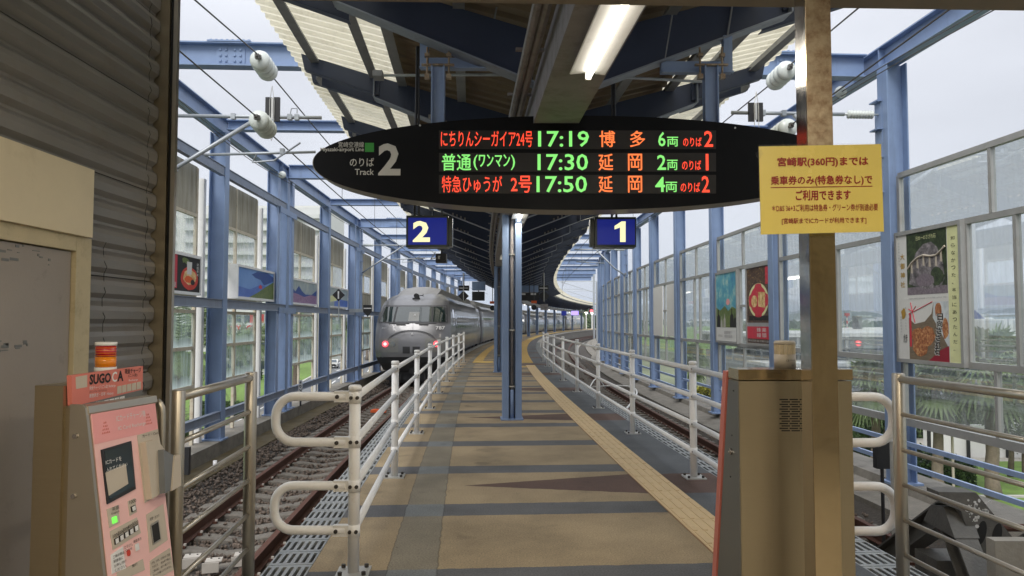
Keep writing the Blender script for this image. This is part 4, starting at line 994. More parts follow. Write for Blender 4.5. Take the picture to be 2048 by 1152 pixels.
def side_details(car, s0, s1, first):
    a = s0 + (4.2 if first else 2.2); q = a
    if first:
        mb = MB(); sidepatch(mb, s0 + 1.9, s0 + 2.8, 1.3, 1.98, .01); mb.build('cab_window', M['trainglass'], car)
    for d in (s0 + (3.1 if first else .9), s1 - 1.6):
        mb = MB(); sidepatch(mb, d, d + .75, .12, 1.95, .008); mb.build('door', M['trainline'], car)
        mb = MB(); sidepatch(mb, d + .12, d + .63, 1.15, 1.8, .014); mb.build('door_window', M['trainglass'], car)
    while q + .8 < s1 - 1.8:
        mb = MB(); sidepatch(mb, q, q + .78, 1.08, 1.74); mb.build('window', M['trainglass'], car); q += 1.05
    mb = MB(); sidepatch(mb, s0 + 3, s1, .88, .9, .01); sidepatch(mb, s0 + 3, s1, 2.02, 2.035, .01); mb.build('waist_line', M['trainline'], car)
    mb = MB()
    for ss in np.arange(s0 + 1.2, s1 - 1.5, 2.1): mb.sbox(ss + .8, TU, -.28, 1.7, 2.2 if random.random() < .7 else 1.8, .62)
    for ss in (s0 + 3.2, s1 - 3.4): mb.sbox(ss, TU, -.62, 3.0, 1.9, .5)
    mb.build('underframe', M['trainblk'], car)
side_details(car1, TS, TS + 19.6, True)
mb = MB(); mb.sbox(TS + .85, TU, -.62, .5, 2.1, .35); mb.sbox(TS + .62, TU, -.45, .3, .3, .2); mb.tube([P(TS + .3, TU, -.42), P(TS + .9, TU, -.42)], .12, 10)
mb.tube([P(TS + .5, TU + .45, -.5), P(TS + .45, TU + .5, -.85)], .03, 6); mb.tube([P(TS + .5, TU - .45, -.5), P(TS + .45, TU - .5, -.85)], .03, 6); mb.sbox(TS + .75, TU, -.82, .06, 1.9, .18); mb.build('coupler', M['trainblk'], car1)
for k in (-1, 1):
    mb = MB()
    for ss in (TS + 2.2, TS + 4.3): mb.tube([P(ss, TU + k*.5, -.5), P(ss, TU + k*.62, -.5)], .42, 18)
    mb.build('wheel', M['trainblk'], car1)
for c in range(5):
    s0 = TS + 20.1 + c*20.1; mb = MB(); body(mb, s0, s0 + 19.6, n=8); cr = mb.build('carriage', M['train'], tr, smooth=True)
    mb = MB(); roofbox(mb, s0 + 1.5, s0 + 18, False); mb.build('roof_shroud', M['trainroof'], cr)
    side_details(cr, s0, s0 + 19.6, False)
    mb = MB(); mb.sweep([(TU + u, z) for u, z in ((-1.1, .1), (1.1, .1), (1.1, 2.2), (.7, 2.5), (-.7, 2.5), (-1.1, 2.2))], s0 - .5, s0, 1); mb.build('gangway', M['trainblk'], cr)

# ================================================================== CONCOURSE, left wall
WX = -2.05
sw = thing('siding_wall', 'dark horizontally corrugated metal wall beside the recharge machine', 'wall', (WX, 3, 0))
zz0 = 1.71 - .51*3
k = 0
while zz0 + k*.51 < 3.3:
    z0 = zz0 + k*.51; pr = []; per = .1275
    for j in range(4):
        a = z0 + j*per; pr += [(0, a), (.0, a + per*.12), (.027, a + per*.3), (.031, a + per*.62), (.026, a + per*.8), (.004, a + per*.97)]
    pr.append((0, z0 + .506)); pr = [(x, min(z, z0 + .504)) for x, z in pr]
    mb = MB(); vs = []
    for y in (-1.5, 4.115):
        for x, z in pr: vs.append((WX + x - .01, y, z))
    n = len(pr); mb.add(vs, [(i, i+1, n+i+1, n+i) for i in range(n-1)]); mb.build('siding_panel', M['siding'], sw); k += 1
mb = MB(); mb.bx(WX - .25, WX - .015, -1.5, 4.1, 0, 3.6); mb.build('backing', M['dark'], sw)
for y, zm in ((3.60, 55), (4.0, 100)):                      # wavy joint lines of the panels
    mb = MB(); pts = []
    for j in range(zm):
        z = .2 + j*.031; pts.append((WX + .012 + .014*max(0, math.sin((z - zz0)/.1275*2*PI - .6)) + .004, y + .006*math.sin(z*23) + .004*random.random(), z))
    mb.tube(pts, .0016, 4); mb.build('joint_seam', M['dark'], sw)
cp_ = thing('corner_post', 'tall brushed stainless post ending the corrugated wall', 'post', (-1.98, 4.14, 0))
t0 = at(305, 600, 4.13).x; t1 = at(329, 600, 4.13).x; t2 = at(337, 600, 4.13).x; t3 = at(345, 600, 4.13).x
mb = MB(); mb.bx(t0 - .08, t1, 4.12, 4.15, 0, 3.6); mb.build('broad_face', M['warmlit2'], cp_)
mb = MB(); mb.bx(t1, t2, 4.14, 4.16, 0, 3.6); mb.build('groove', M['dark'], cp_)
mb = MB(); mb.bx(t2, t3, 4.12, 4.15, 0, 3.6); mb.build('narrow_face', M['steel'], cp_)
# door, jamb and plaster block
blk = thing('wall_door', 'grey steel door in a chipped cream frame under a plaster lintel', 'door', (WX + .05, 3, 0))
mb = MB(); mb.bx(WX - .01, WX + .10, .5, 3.357, 1.869, 2.186); mb.build('lintel', M['cream'], blk)
mb = MB(); mb.bx(WX - .01, WX + .075, 3.277, 3.393, 0, 1.867); mb.bx(WX - .01, WX + .075, .5, 3.275, 1.80, 1.867); mb.build('frame', M['jamb'], blk)
mb = MB(); mb.bx(WX - .01, WX + .055, .6, 3.27, .01, 1.795); mb.build('leaf', M['door'], blk)
mb = MB()
for j in range(40):
    y = 2.62 + .5*random.random() if j < 22 else 2.66 + .35*random.random(); z = 1.70 + .09*random.random()*(1 if j < 22 else 0) if j < 22 else 1.38 + .04*random.random()
    if j >= 22: z = 1.385 + random.uniform(-.02, .02)
    mb.box((WX + .0555, y, z), (.002, random.uniform(.005, .05), random.uniform(.003, .012)))
mb.build('scuff', M['mirror'] if False else M['sidegrey'], blk, kind='stuff')

# top beam over the exit and right hand post
bl, br = at(690, 1, 3.0), at(2100, 22, 2.95)
tb = MB(); 
tb.hexa([(bl.x - 1.2, 2.86, bl.z + .015), (3.6, 2.81, br.z - .02), (3.6, 2.95, br.z - .02), (bl.x - 1.2, 3.0, bl.z + .015), (bl.x - 1.2, 2.86, bl.z + .3), (3.6, 2.81, bl.z + .3), (3.6, 2.95, bl.z + .3), (bl.x - 1.2, 3.0, bl.z + .3)])
tb.build('exit_beam', M['beam'], None, loc=(0, 2.8, bl.z)); tag(bpy.data.objects['exit_beam'], 'brown steel beam across the top of the exit from the concourse', 'beam')
mb = MB(); mb.bx(-3.2, 4, -4.5, 2.9, 3.02, 3.12); mb.bx(4, 8, -4.5, 1.6, 3.02, 3.12); mb.build('concourse_ceiling', M['wallw'], kind='structure')
mb = MB(); mb.bx(-3.2, 8, -4.6, -4.5, 0, 3.1); mb.build('concourse_wall', M['cream'], kind='structure')
for i_, (xa, xb, zb_, m_, lb_) in enumerate(((3.25, 3.7, 2.3, 'dark', 'narrow dark reflection panel added on the concourse back wall'), (3.95, 4.15, 2.4, 'ink', 'tall black reflection panel added on the concourse back wall'), (4.4, 4.75, 2.1, 'door', 'grey reflection panel added on the concourse back wall'), (1.2, 2.4, 2.1, 'dark', 'wide dark reflection panel added on the concourse back wall'))):  # unseen panels added to give dark bands in the steel's reflections
    mb = MB(); mb.bx(xa, xb, -4.49, -4.46, .02, zb_); o = mb.build('reflection_panel', M[m_], None, loc=((xa+xb)/2, -4.47, 0)); tag(o, lb_ + ' behind the viewer', 'reflection panel')
lt = [(-.9, .2), (1.3, .2), (.2, -2.2)]
for i, (x, y) in enumerate(lt):
    o = copy_tree(fl); o.location = (x, y, 3.018); o['label'] = ('left front', 'right front', 'rear')[i] + ' strip light on the concourse ceiling behind the viewer'; o['group'] = 'concourse strip lights'
    ld = bpy.data.lights.new('concourse_light', 'AREA'); ld.shape = 'RECTANGLE'; ld.size = .1; ld.size_y = 1.2; ld.energy = 34; ld.color = (1, .87, .68)
    lo = bpy.data.objects.new('concourse_light', ld); C.objects.link(lo); lo.location = (x, y, 2.88)
pt = thing('steel_post', 'tall rust spotted square stainless post carrying the yellow notice', 'post', (1.15, 2.75, 0))
x0, x1 = 1.113, 1.208
mb = MB(); mb.bx(x0, x1, 2.7, 2.704, 0, 2.78)
mb.build('lower_face', M['warmlit'], pt)
mb = MB(); mb.bx(x0, x1, 2.6985, 2.6998, 1.98, 2.78); mb.build('rusty_face', M['ruststeel'], pt)
mb = MB(); mb.bx(x0 - .001, x1, 2.705, 2.80, 0, 2.78); mb.build('side_faces', M['mirror'], pt)
# yellow notice
yp = Plane(at(1522, 469, 2.655), at(1768, 466, 2.655) - at(1522, 469, 2.655))
yn = thing('yellow_notice', 'laminated yellow notice with red Japanese fare text taped to the steel post', 'notice', at(1640, 469, 2.66))
yp.quadpx([(1522, 469), (1768, 466), (1760, 291), (1516, 293)], 0, .004, M['yellow'], yn, 'card')
a = [yp.inv(*q) for q in ((1519, 472), (1771, 469), (1763, 288), (1513, 290))]
b_ = MB()
mlam = glassmat('laminate', (.99, .99, .99), .02, (.9, .9, .85), 1, .22); yp.poly(a, .0015, .001, mlam, yn, 'laminate')
for st, q0, q1, q2, q3, bl_ in (('宮崎駅(360円)までは', 1553, 316, 1734, 336, .035), ('乗車券のみ(特急券なし)で', 1540, 353, 1743, 373, .03), ('ご利用できます', 1590, 382, 1700, 402, .035), ('＊D&S 36+3ご利用は特急券・グリーン券が別途必要', 1543, 410, 1755, 424, .012), ('[宮崎駅までICカードが利用できます]', 1563, 437, 1732, 450, .015)):
    yp.textpx(st, q0, q1, q2, q3, M['redink'], yn, .0025, bl_)
yp.quadpx([(1540, 376.5), (1743, 376), (1743, 374.5), (1540, 375)], .0025, .001, M['redink'], yn, 'underline')
yp.quadpx([(1508, 307), (1520, 297), (1524, 309), (1516, 320)], .003, .001, mlam, yn, 'tape')

# fare gate cabinet
cb = thing('gate_cabinet', 'waist high brushed steel fare gate cabinet with salmon front edge', 'cabinet', (1.17, 3.1, 0))
X0, X1 = .933, 1.398
def yz(poly, xa, xb, mb): mb.extr([(xa, y, z) for y, z in poly], (xb - xa, 0, 0))
mb = MB(); yz([(3.0, 0), (3.42, 0), (3.36, .3), (3.14, 1.235), (3.0, 1.235)], X0 + .002, X1, mb); mb.build('body', M['warmlit2'], cb)
mb = MB(); yz([(3.004, .01), (3.40, .01), (3.345, .3), (3.135, 1.232), (3.004, 1.232)], X0 - .002, X0 + .0015, mb); mb.build('side_plate', M['sidegrey'], cb)
mb = MB(); yz([(2.995, 1.24), (3.145, 1.24), (3.13, 1.283), (2.995, 1.283)], X0 - .002, X1 + .003, mb); mb.build('lid', M['warmlit'], cb)
mb = MB(); yz([(3.42, 0), (3.475, 0), (3.42, .3), (3.20, 1.265), (3.145, 1.265), (3.36, .3)], X0 - .006, X1, mb); mb.build('front_edge', M['salmon'], cb)
cpx = Plane((X0, 3.0, 0), EX)
mb = MB()
for r_ in range(14):
    y = 799 + r_*4.8; xq = 1559 + (4 if r_ % 2 else 0)
    while xq < 1640:
        a0, c0 = cpx.inv(xq, y + 1.2); a1, c1_ = cpx.inv(min(xq + 17, 1640), y - 1.2); cpx.rect(a0, c0, a1, c1_, .0012, .001, None, None, '', mb); xq += 20
mb.build('vent_slots', M['dark'], cb, kind='stuff')
a0, _ = cpx.inv(1612, 900)
mb = MB(); cpx.rect(a0, .02, a0 + .0025, 1.23, .0009, .0008, None, None, '', mb); mb.build('panel_seam', M['dark'], cb)
pxs = Plane((X0 - .002, 3.3, 0), Vector((0, -1, 0)))
mb = MB(); c = Vector((X0 - .002, 3.10, .93 + 0)); mb.tube([c, c + Vector((-.008, 0, 0))], .014, 12); mb.tube([c + Vector((-.008, 0, 0)), c + Vector((-.014, 0, 0))], .005, 8); mb.build('lock', M['mirror'], cb)
mb = MB()
for y, z in ((3.06, 1.19), (3.09, 1.0), (3.12, .82)): mb.tube([(X0 - .002, y, z), (X0 - .005, y, z)], .003, 8)
mb.build('screw', M['dark'], cb)
for i, (q0, q1, dd) in enumerate(((1557, 1599, 3.06),)):
    A = at(q0, 740, dd); B = at(q1, 740, dd); r = (B.x - A.x)/2; c = Vector(((A.x + B.x)/2, dd + r, 1.284))
    bn = thing('beacon_lamp', ('ribbed clear beacon lamp on top of the steel gate cabinet' if i == 0 else 'ribbed clear beacon lamp on the cabinet top, half hidden by the steel post'), 'beacon', c, 'unlit beacons on the gate cabinet')
    mb = MB(); mb.tube([c, c + EZ*.057], r, 28); mb.build('base', M['beigepl'], bn, smooth=True)
    mb = MB(); n = 48; rr = [r*(.98 if j % 2 else .9) for j in range(n)]
    lo = [c + Vector((rr[j]*math.cos(2*PI*j/n), rr[j]*math.sin(2*PI*j/n), .057)) for j in range(n)]; mb.extr(lo, EZ*.042); mb.build('lens', M['clearl'], bn)
    mb = MB(); mb.tube([c + EZ*.099, c + EZ*.108, c + EZ*.114], [r, r, r*.9], 28); mb.build('cap', M['beigepl'], bn, smooth=True)
    del bn['group']; pf_ = Plane(c + Vector((0, -r - .001, 0)), EX); pf_.text('CE', -.012, .028, .014, .008, M['ink'], bn, .0005); pf_.text('PATLITE', .005, .031, .02, .005, M['ink'], bn, .0005); pf_.text('UL', .012, .008, .008, .008, M['ink'], bn, .0005)

# ------------------------------------------------------------------ stainless fences
def fence(name, label, A, B, n_post, zs_, ends):
    t = thing('tube_fence', label, 'fence', Vector((A.x, A.y, 0)))
    for i in range(n_post):
        q = A.lerp(B, i/(n_post-1)) if n_post > 1 else A
        mb = MB(); mb.tube([(q.x, q.y, -.3), (q.x, q.y, 1.185), (q.x, q.y, 1.19)], [ends[i], ends[i], ends[i]*.9], 16); mb.build('post', M['steel'], t, smooth=True)
    mb = MB(); mb.tube([(A.x, A.y, 1.158), (B.x, B.y, 1.158)], .021, 14); mb.build('top_rail', M['steel'], t, smooth=True)
    for z in zs_:
        mb = MB(); mb.tube([(A.x, A.y, z), (B.x, B.y, z)], .0125, 12); mb.build('rail', M['steel'], t, smooth=True)
    return t
lf = fence('f', 'stainless tube fence between the recharge machine and the left platform edge', at(500, 900, 4.2), at(355, 900, 3.1), 2, (.964, .767, .576, .382, .191), [.034, .027])
fence('f', 'stainless tube fence beside the fare gate at the right', at(1800, 900, 4.09), Vector((2.28, 2.55, 0)), 2, (.964, .767, .576, .382, .191), [.034, .03])
gq = at(350, 795, 3.0)
mb = MB(); mb.tube([(gq.x - .06, 3.02, .1), (gq.x - .06, 3.02, 1.10)] + [(gq.x - .085 + .025*math.cos(t), 3.02, 1.10 + .05*math.sin(t)) for t in (.5, 1, 1.5)], .014, 10); mb.build('side_loop', M['steel'], lf, smooth=True)

# ================================================================== RECHARGE MACHINE
A_ = at(175, 820, 2.6); B_ = at(310, 798, 2.97); exm = Vector((B_.x - A_.x, B_.y - A_.y, 0)).normalized()
lean = Vector((.15, 0, -1)).normalized(); perp = Vector((exm.y, -exm.x, 0))        # perp points to the passage
dn = (perp*.147 - EZ).normalized()
pm = Plane(A_, exm, -dn); WM = (B_ - A_).dot(exm)
HM = 1.16
mc = thing('recharge_machine', 'pink fronted card recharge machine with tilted face and small screen', 'ticket machine', (A_.x, A_.y, 0))
side = [A_, A_ + dn*HM/abs(dn.z)*.985, None, None]
def prof(q):                             # machine outline in (perp, z)
    return [A_ + perp*a + Vector((0, 0, z - A_.z)) for a, z in q]
zt = A_.z
outl = [(-.006, zt + .012), (0, zt - .01), (.147*(zt - .02), .02), (-.05, .02), (-.05, 0), (-.2, 0), (-.2, zt + .012)]
mb = MB(); mb.extr([p - exm*.0 for p in prof(outl)], exm*WM); mb.build('body', M['warmlit2'], mc)
mb = MB(); mb.extr([p - exm*.012 for p in prof([(-.012, zt + .02), (.0, zt + .008), (.006, zt - .02), (.147*(zt - .02)+.006, .02), (-.06, .02), (-.06, zt + .02)])], exm*.012); mb.build('side_panel', M['steel'], mc)
mb = MB(); mb.extr(prof([(-.08, zt + .013), (.002, zt + .013), (.008, zt - .012), (.002, zt - .02), (-.004, zt + .004), (-.08, zt+.005)]), exm*(WM + .006)); mb.build('hood', M['steel'], mc)
mb = MB(); mb.extr([p - exm*.01 for p in prof([(-.09, .0), (-.205, 0), (-.205, zt + .085), (-.09, zt + .085)])], exm*(WM)); mb.build('rear_cabinet', M['warmlit2'], mc)
for z in (zt - .09, zt - .30): mb = MB(); q = prof([(-.03, z)])[0] - exm*.012; mb.tube([q, q - exm*.012], .009, 10); mb.build('bolt', M['mirror'], mc)
pm.rect(.012, -1.1, WM - .004, -.015, .002, .004, M['pink2'], mc, 'front_panel')
pm.rect(.014, -.125, WM - .006, -.018, .003, .001, M['pink'], mc, 'title_band')
pm.textpx('ICカードチャージ機', 222, 862, 282, 838, M['pink2'], mc, .0045) if False else None
pm.text('ICカードチャージ機', WM*.36, -.062, WM*.44, .026, M['whitegloss'], mc, .0045)
pm.text('IC Card Recharge', WM*.37, -.098, WM*.42, .018, M['whitegloss'], mc, .0045)
def pr(px, py): return pm.inv(px, py)
def mq(pts, off, th, m, name): return pm.quadpx(pts, off, th, m, mc, name)
mq([(212, 1009), (269, 978), (260, 882), (200, 900)], .006, .006, M['blackplastic'], 'screen_bezel')
mq([(216, 1000), (265, 972), (257, 886), (206, 903)], .007, .001, M['scr'], 'screen')
a, c = pr(208, 930); pm.text('ICカードを', a, c, WM*.22, .016, M['whitegloss'], mc, .008)
a, c = pr(209, 945); pm.text('入れてください', a, c, WM*.3, .016, M['whitegloss'], mc, .008)
mq([(214, 992), (253, 968), (248, 928), (207, 946)], .0076, .0004, M['beigepl'], 'screen_picture')
# card unit
mq([(288, 1006), (336, 978), (314, 858), (273, 871)], .004, .003, M['beigepl'], 'card_unit_plate')
pts = [pm.inv(*q) for q in ((290, 1000), (330, 975), (323, 910), (300, 880), (278, 886))]
pm.poly(pts, .03, .028, M['beigepl'], mc, 'card_unit')
pts = [pm.inv(*q) for q in ((305, 990), (331, 975), (324, 915), (302, 902))]
pm.poly(pts, .055, .04, M['greypl'], mc, 'card_slot_cover')
pts = [pm.inv(*q) for q in ((316, 985), (335, 974), (333, 912), (322, 915))]
pm.poly(pts, .062, .04, M['beigepl'], mc, 'card_tray')
a, c = pr(283, 876); pm.text('カード・Card', a, c, WM*.26, .012, M['ink'], mc, .005)
def plate(pts, name='button_plate', m=None): return mq(pts, .004, .002, m or M['beigepl'], name)
plate([(217, 1056), (238, 1045), (234, 1010), (212, 1019)])
a, c = pr(222, 1023); pm.text('英語', a, c, WM*.1, .014, M['ink'], mc, .005); a, c = pr(221, 1031); pm.text('English', a, c, WM*.11, .009, M['ink'], mc, .005)
mq([(223, 1048), (232, 1044), (230, 1032), (221, 1036)], .007, .003, M['grnbtn'], 'green_button')
plate([(224, 1100), (280, 1066), (272, 1035), (218, 1063)])
mb = MB(); mb2 = MB()
for j in range(5):
    x = 227 + j*9.8; y = 1090 - j*6.3
    pts = [pm.inv(*q) for q in ((x, y), (x + 7.5, y - 4.8), (x + 6, y - 16), (x - 1.5, y - 11.5))]; pm.poly(pts, .008, .004, None, None, '', mb)
    pts = [pm.inv(*q) for q in ((x+1, y-1.5), (x + 6.6, y - 5), (x + 5.4, y - 14.5), (x - .2, y - 10.8))]; pm.poly(pts, .009, .001, None, None, '', mb2)
    a, c = pm.inv(x - 3, y - 13); pm.text('%d000' % (j + 1), a, c, WM*.085, .013, M['ink'], mc, .005)
mb.build('button_frame', M['ink'], mc); mb2.build('button', M['whitegloss'], mc)
plate([(258, 1032), (272, 1024), (268, 996), (254, 1003)]); mq([(261, 1025), (269, 1020), (267, 1010), (259, 1014)], .008, .004, M['ink'], 'button_frame'); mq([(262, 1023), (268, 1019.5), (266.3, 1011.5), (260.2, 1015)], .009, .001, M['whitegloss'], 'button')
a, c = pm.inv(257, 1009); pm.text('1000', a, c, WM*.1, .013, M['ink'], mc, .005)
a, c = pm.inv(247, 1098); pm.text('とりけし', a, c, WM*.12, .011, M['ink'], mc, .005); a, c = pm.inv(249, 1104); pm.text('Cancel', a, c, WM*.09, .008, M['ink'], mc, .005)
a, c = pm.inv(255, 1106); pm.disc(a, c, .008, .012, .007, .004, M['redp'], mc, 'cancel_button')
a, c = pm.inv(265, 1087); pm.text('履歴表示', a, c, WM*.12, .011, M['ink'], mc, .005); mq([(269, 1103), (276, 1099), (274, 1086), (267, 1090)], .007, .003, M['whitegloss'], 'button')
plate([(222, 1148), (250, 1137), (244, 1093), (220, 1110)], 'label_card', M['whitegloss'])
for j, st in enumerate(('ご用の際は、', '駅係員に', 'お申し付け', 'ください。')):
    a, c = pm.inv(224 + j*1.2, 1118 + j*9); pm.text(st, a, c, WM*(.17 if j != 1 else .13), .011, M['ink'], mc, .005)
plate([(298, 1105), (334, 1080), (325, 1008), (291, 1030)]); mq([(303, 1090), (320, 1080), (315, 1040), (298, 1050)], .006, .003, M['steel'], 'slot_frame'); mq([(305, 1086), (318, 1078), (313.5, 1044), (300.5, 1052)], .0065, .0006, M['dark'], 'note_slot')
a, c = pm.inv(298, 1042); pm.text('紙幣・おつり', a, c, WM*.15, .012, M['ink'], mc, .005)
plate([(300, 1165), (346, 1140), (338, 1096), (298, 1122)])
for j, st in enumerate(('1千円、5千円、1万円札がご使用', 'できます。（約20秒で挿入）', 'ご投入後は、1枚ずつ挿入下さい', 'きっぷの購入はできません。')):
    a, c = pm.inv(301 + j*1.3, 1130 + j*8); pm.text(st, a, c, WM*.3, .010, M['ink'], mc, .005)
plate([(232, 1165), (288, 1140), (284, 1118), (232, 1146)]); a, c = pm.inv(262, 1136); pm.text('発行', a, c, WM*.08, .011, M['ink'], mc, .005)
mb = MB()                            # little triangle pattern in the title band
for sd_ in (.2, .84):
    for r_ in range(4):
        for q_ in range(5 - r_):
            a = WM*sd_ + (q_ - (4 - r_)/2)*.0085; c = -.095 + r_*.012; pm.poly([(a-.003, c), (a+.003, c), (a, c+.007)], .0045, .001, None, None, '', mb)
mb.build('triangle_pattern', M['salmon'], mc, kind='stuff')
# header sign and beacon
hp = Plane(at(145, 825, 2.62), at(285, 790, 2.98) - at(145, 825, 2.62)); hp = Plane(hp.p0, Vector((hp.ex.x, hp.ex.y, 0)))
hd = thing('machine_header', 'salmon header sign with black lettering on top of the recharge machine', 'sign', hp.p0)
hq = [hp.inv(*q) for q in ((145, 825), (285, 790), (286, 732), (143, 751))]
hp.poly(hq, 0, .02, M['salmon'], hd, 'board')
hq2 = [hp.inv(*q) for q in ((145, 825), (285, 790), (285, 779), (145, 813))]; hp.poly(hq2, .001, .001, M['sidegrey'], hd, 'dark_base_strip')
hp.quadpx([(152, 778), (174, 774), (174, 750), (151, 754)], .001, .001, M['beigepl'], hd, 'logo_square')
def lts(st, x0, y0, x1, y1, m, bl_=0): 
    a, c = hp.inv(x0, y0); a1, _ = hp.inv(x1, y0); _, c1 = hp.inv(x0, y1); hp.text(st, a, c, a1 - a, c1 - c, m, hd, .0015, bl_)
lts('SUGO', 178, 770, 221, 749, M['ink'], .035); lts('C', 223, 764.5, 233, 744, M['whitegloss'], .02); lts('A', 234, 763, 246, 742, M['ink'], .035)
lts('現金チャージ', 249, 748, 281, 738, M['ink'], .02); lts('(ご入金)', 256, 755, 274, 748, M['ink']); lts('Recharge', 257, 764, 275, 759, M['whitegloss'])
lts('現金チャージ (ご入金) Recharge', 178, 781, 230, 773, M['whitegloss']); lts('(ポイントチャージはできません)', 178, 787, 213, 782, M['ink']); lts('履歴表示・印字  History', 178, 797, 226, 788, M['whitegloss'])
lts('ご利用できます', 190, 809, 207, 803, M['whitegloss'])
mb = MB()
for j in range(5): q = [hp.inv(*v) for v in ((234 + j*9.7, 788 - j*2.2), (242.5 + j*9.7, 786 - j*2.2), (242.5 + j*9.7, 771 - j*2.0), (234 + j*9.7, 773 - j*2.0))]; hp.poly(q, .0015, .001, None, None, '', mb)
mb.build('banknote_picture', M['beigepl'], hd)
mb = MB()
for j in range(4): q = [hp.inv(*v) for v in ((208 + j*10.5, 808 - j*2.4), (217 + j*10.5, 806 - j*2.4), (217 + j*10.5, 799 - j*2.4), (208 + j*10.5, 801 - j*2.4))]; hp.poly(q, .0015, .001, None, None, '', mb)
mb.build('value_box', M['whitegloss'], hd)
for j in range(4): lts('¥%d000' % (j+1), 209.5 + j*10.5, 806.5 - j*2.4, 216 + j*10.5, 801.5 - j*2.4, M['ink'])
c = at(211, 738, 2.86); c.z = at(211, 738, 2.86).z; r = at(231, 738, 2.86).x - c.x
bn = thing('signal_beacon', 'red and amber stacked beacon on top of the recharge machine', 'beacon', c)
def seg(y0, y1, m, nm, k=1.0):
    z0, z1 = at(211, y0, 2.86).z, at(211, y1, 2.86).z; mb = MB(); mb.tube([(c.x, c.y, z0), (c.x, c.y, z1)], r*k, 28); mb.build(nm, m, bn, smooth=True)
seg(745, 734, M['whitepost'], 'base'); seg(733.8, 713.5, M['ambl'], 'amber_lens', .97); seg(713, 691.5, M['redlens'], 'red_lens', .97); seg(691, 684, M['whitepost'], 'cap', 1.0)
mb = MB()
for j in range(8):
    z = at(211, 732 - j*5.2, 2.86).z; mb.tube([(c.x, c.y, z), (c.x, c.y, z + .0015)], r*.985, 28)
mb.build('lens_rib', M['ambl'], bn)

# ================================================================== CATENARY
for side, uc, lab in ((-1, -3.5, 'left'), (1, 3.42, 'right')):
    wr = thing('overhead_wire', 'thin overhead contact and messenger wires above the %s track' % lab, 'wire', P(10, uc, 4.8))
    near = at(390, 0, 6.6) if side < 0 else at(1700, 30, 7.2)
    near2 = at(345, 90, 6.9) if side < 0 else at(1760, 120, 7.4)
    for nm, nr, z in (('messenger_wire', near, 4.82), ('contact_wire', near2, 4.02)):
        mb = MB(); mb.tube([nr + (nr - P(9.2, uc, z + .05))*.6, P(9.2, uc, z + .05)], .009, 5); mb.tube([P(s, uc, z) for s in [9.9] + list(np.arange(13, 70, 3))], .010, 5); mb.build(nm, M['wire'], wr)
    mb = MB()
    for s in np.arange(15, 60, 4.3): mb.tube([P(s, uc, 4.82), P(s, uc, 4.02)], .005, 4)
    mb.build('dropper', M['wire'], wr)
    for z, w_ in ((4.8, 'upper'), (4.02, 'lower')):
        ins = thing('wire_insulator', 'fat pale green ribbed insulator on the %s wire over the %s track' % (w_, lab), 'insulator', P(9.55, uc, z), 'ribbed insulators on the near wires')
        a, c = P(9.2, uc, z + .045), P(9.9, uc, z); d = (c - a).normalized(); mb = MB(); pts = []; rs = []
        q = a + d*.1
        for k in range(4):
            for t, r in ((0, .05 if k else .03), (.01, .12), (.05, .135), (.1, .12), (.112, .07)): pts.append(q + d*(k*.118 + t)); rs.append(r*(.96 if k == 0 else 1))
        pts.append(q + d*.5); rs.append(.02); mb.tube(pts, rs, 22); mb.build('sheds', M['insul'], ins, smooth=True)
        mb = MB(); mb.tube([q + d*.5, c], .02, 8); mb.build('end_fitting', M['bufsteel'], ins); mb = MB(); mb.tube([a - d*.02, q], .02, 8); mb.box(a + d*.04, (.05, .06, .06)); mb.box(a + d*.075 + Vector((.02, 0, .01)), (.03, .04, .05)); mb.build('shackle', M['bufsteel'], ins)
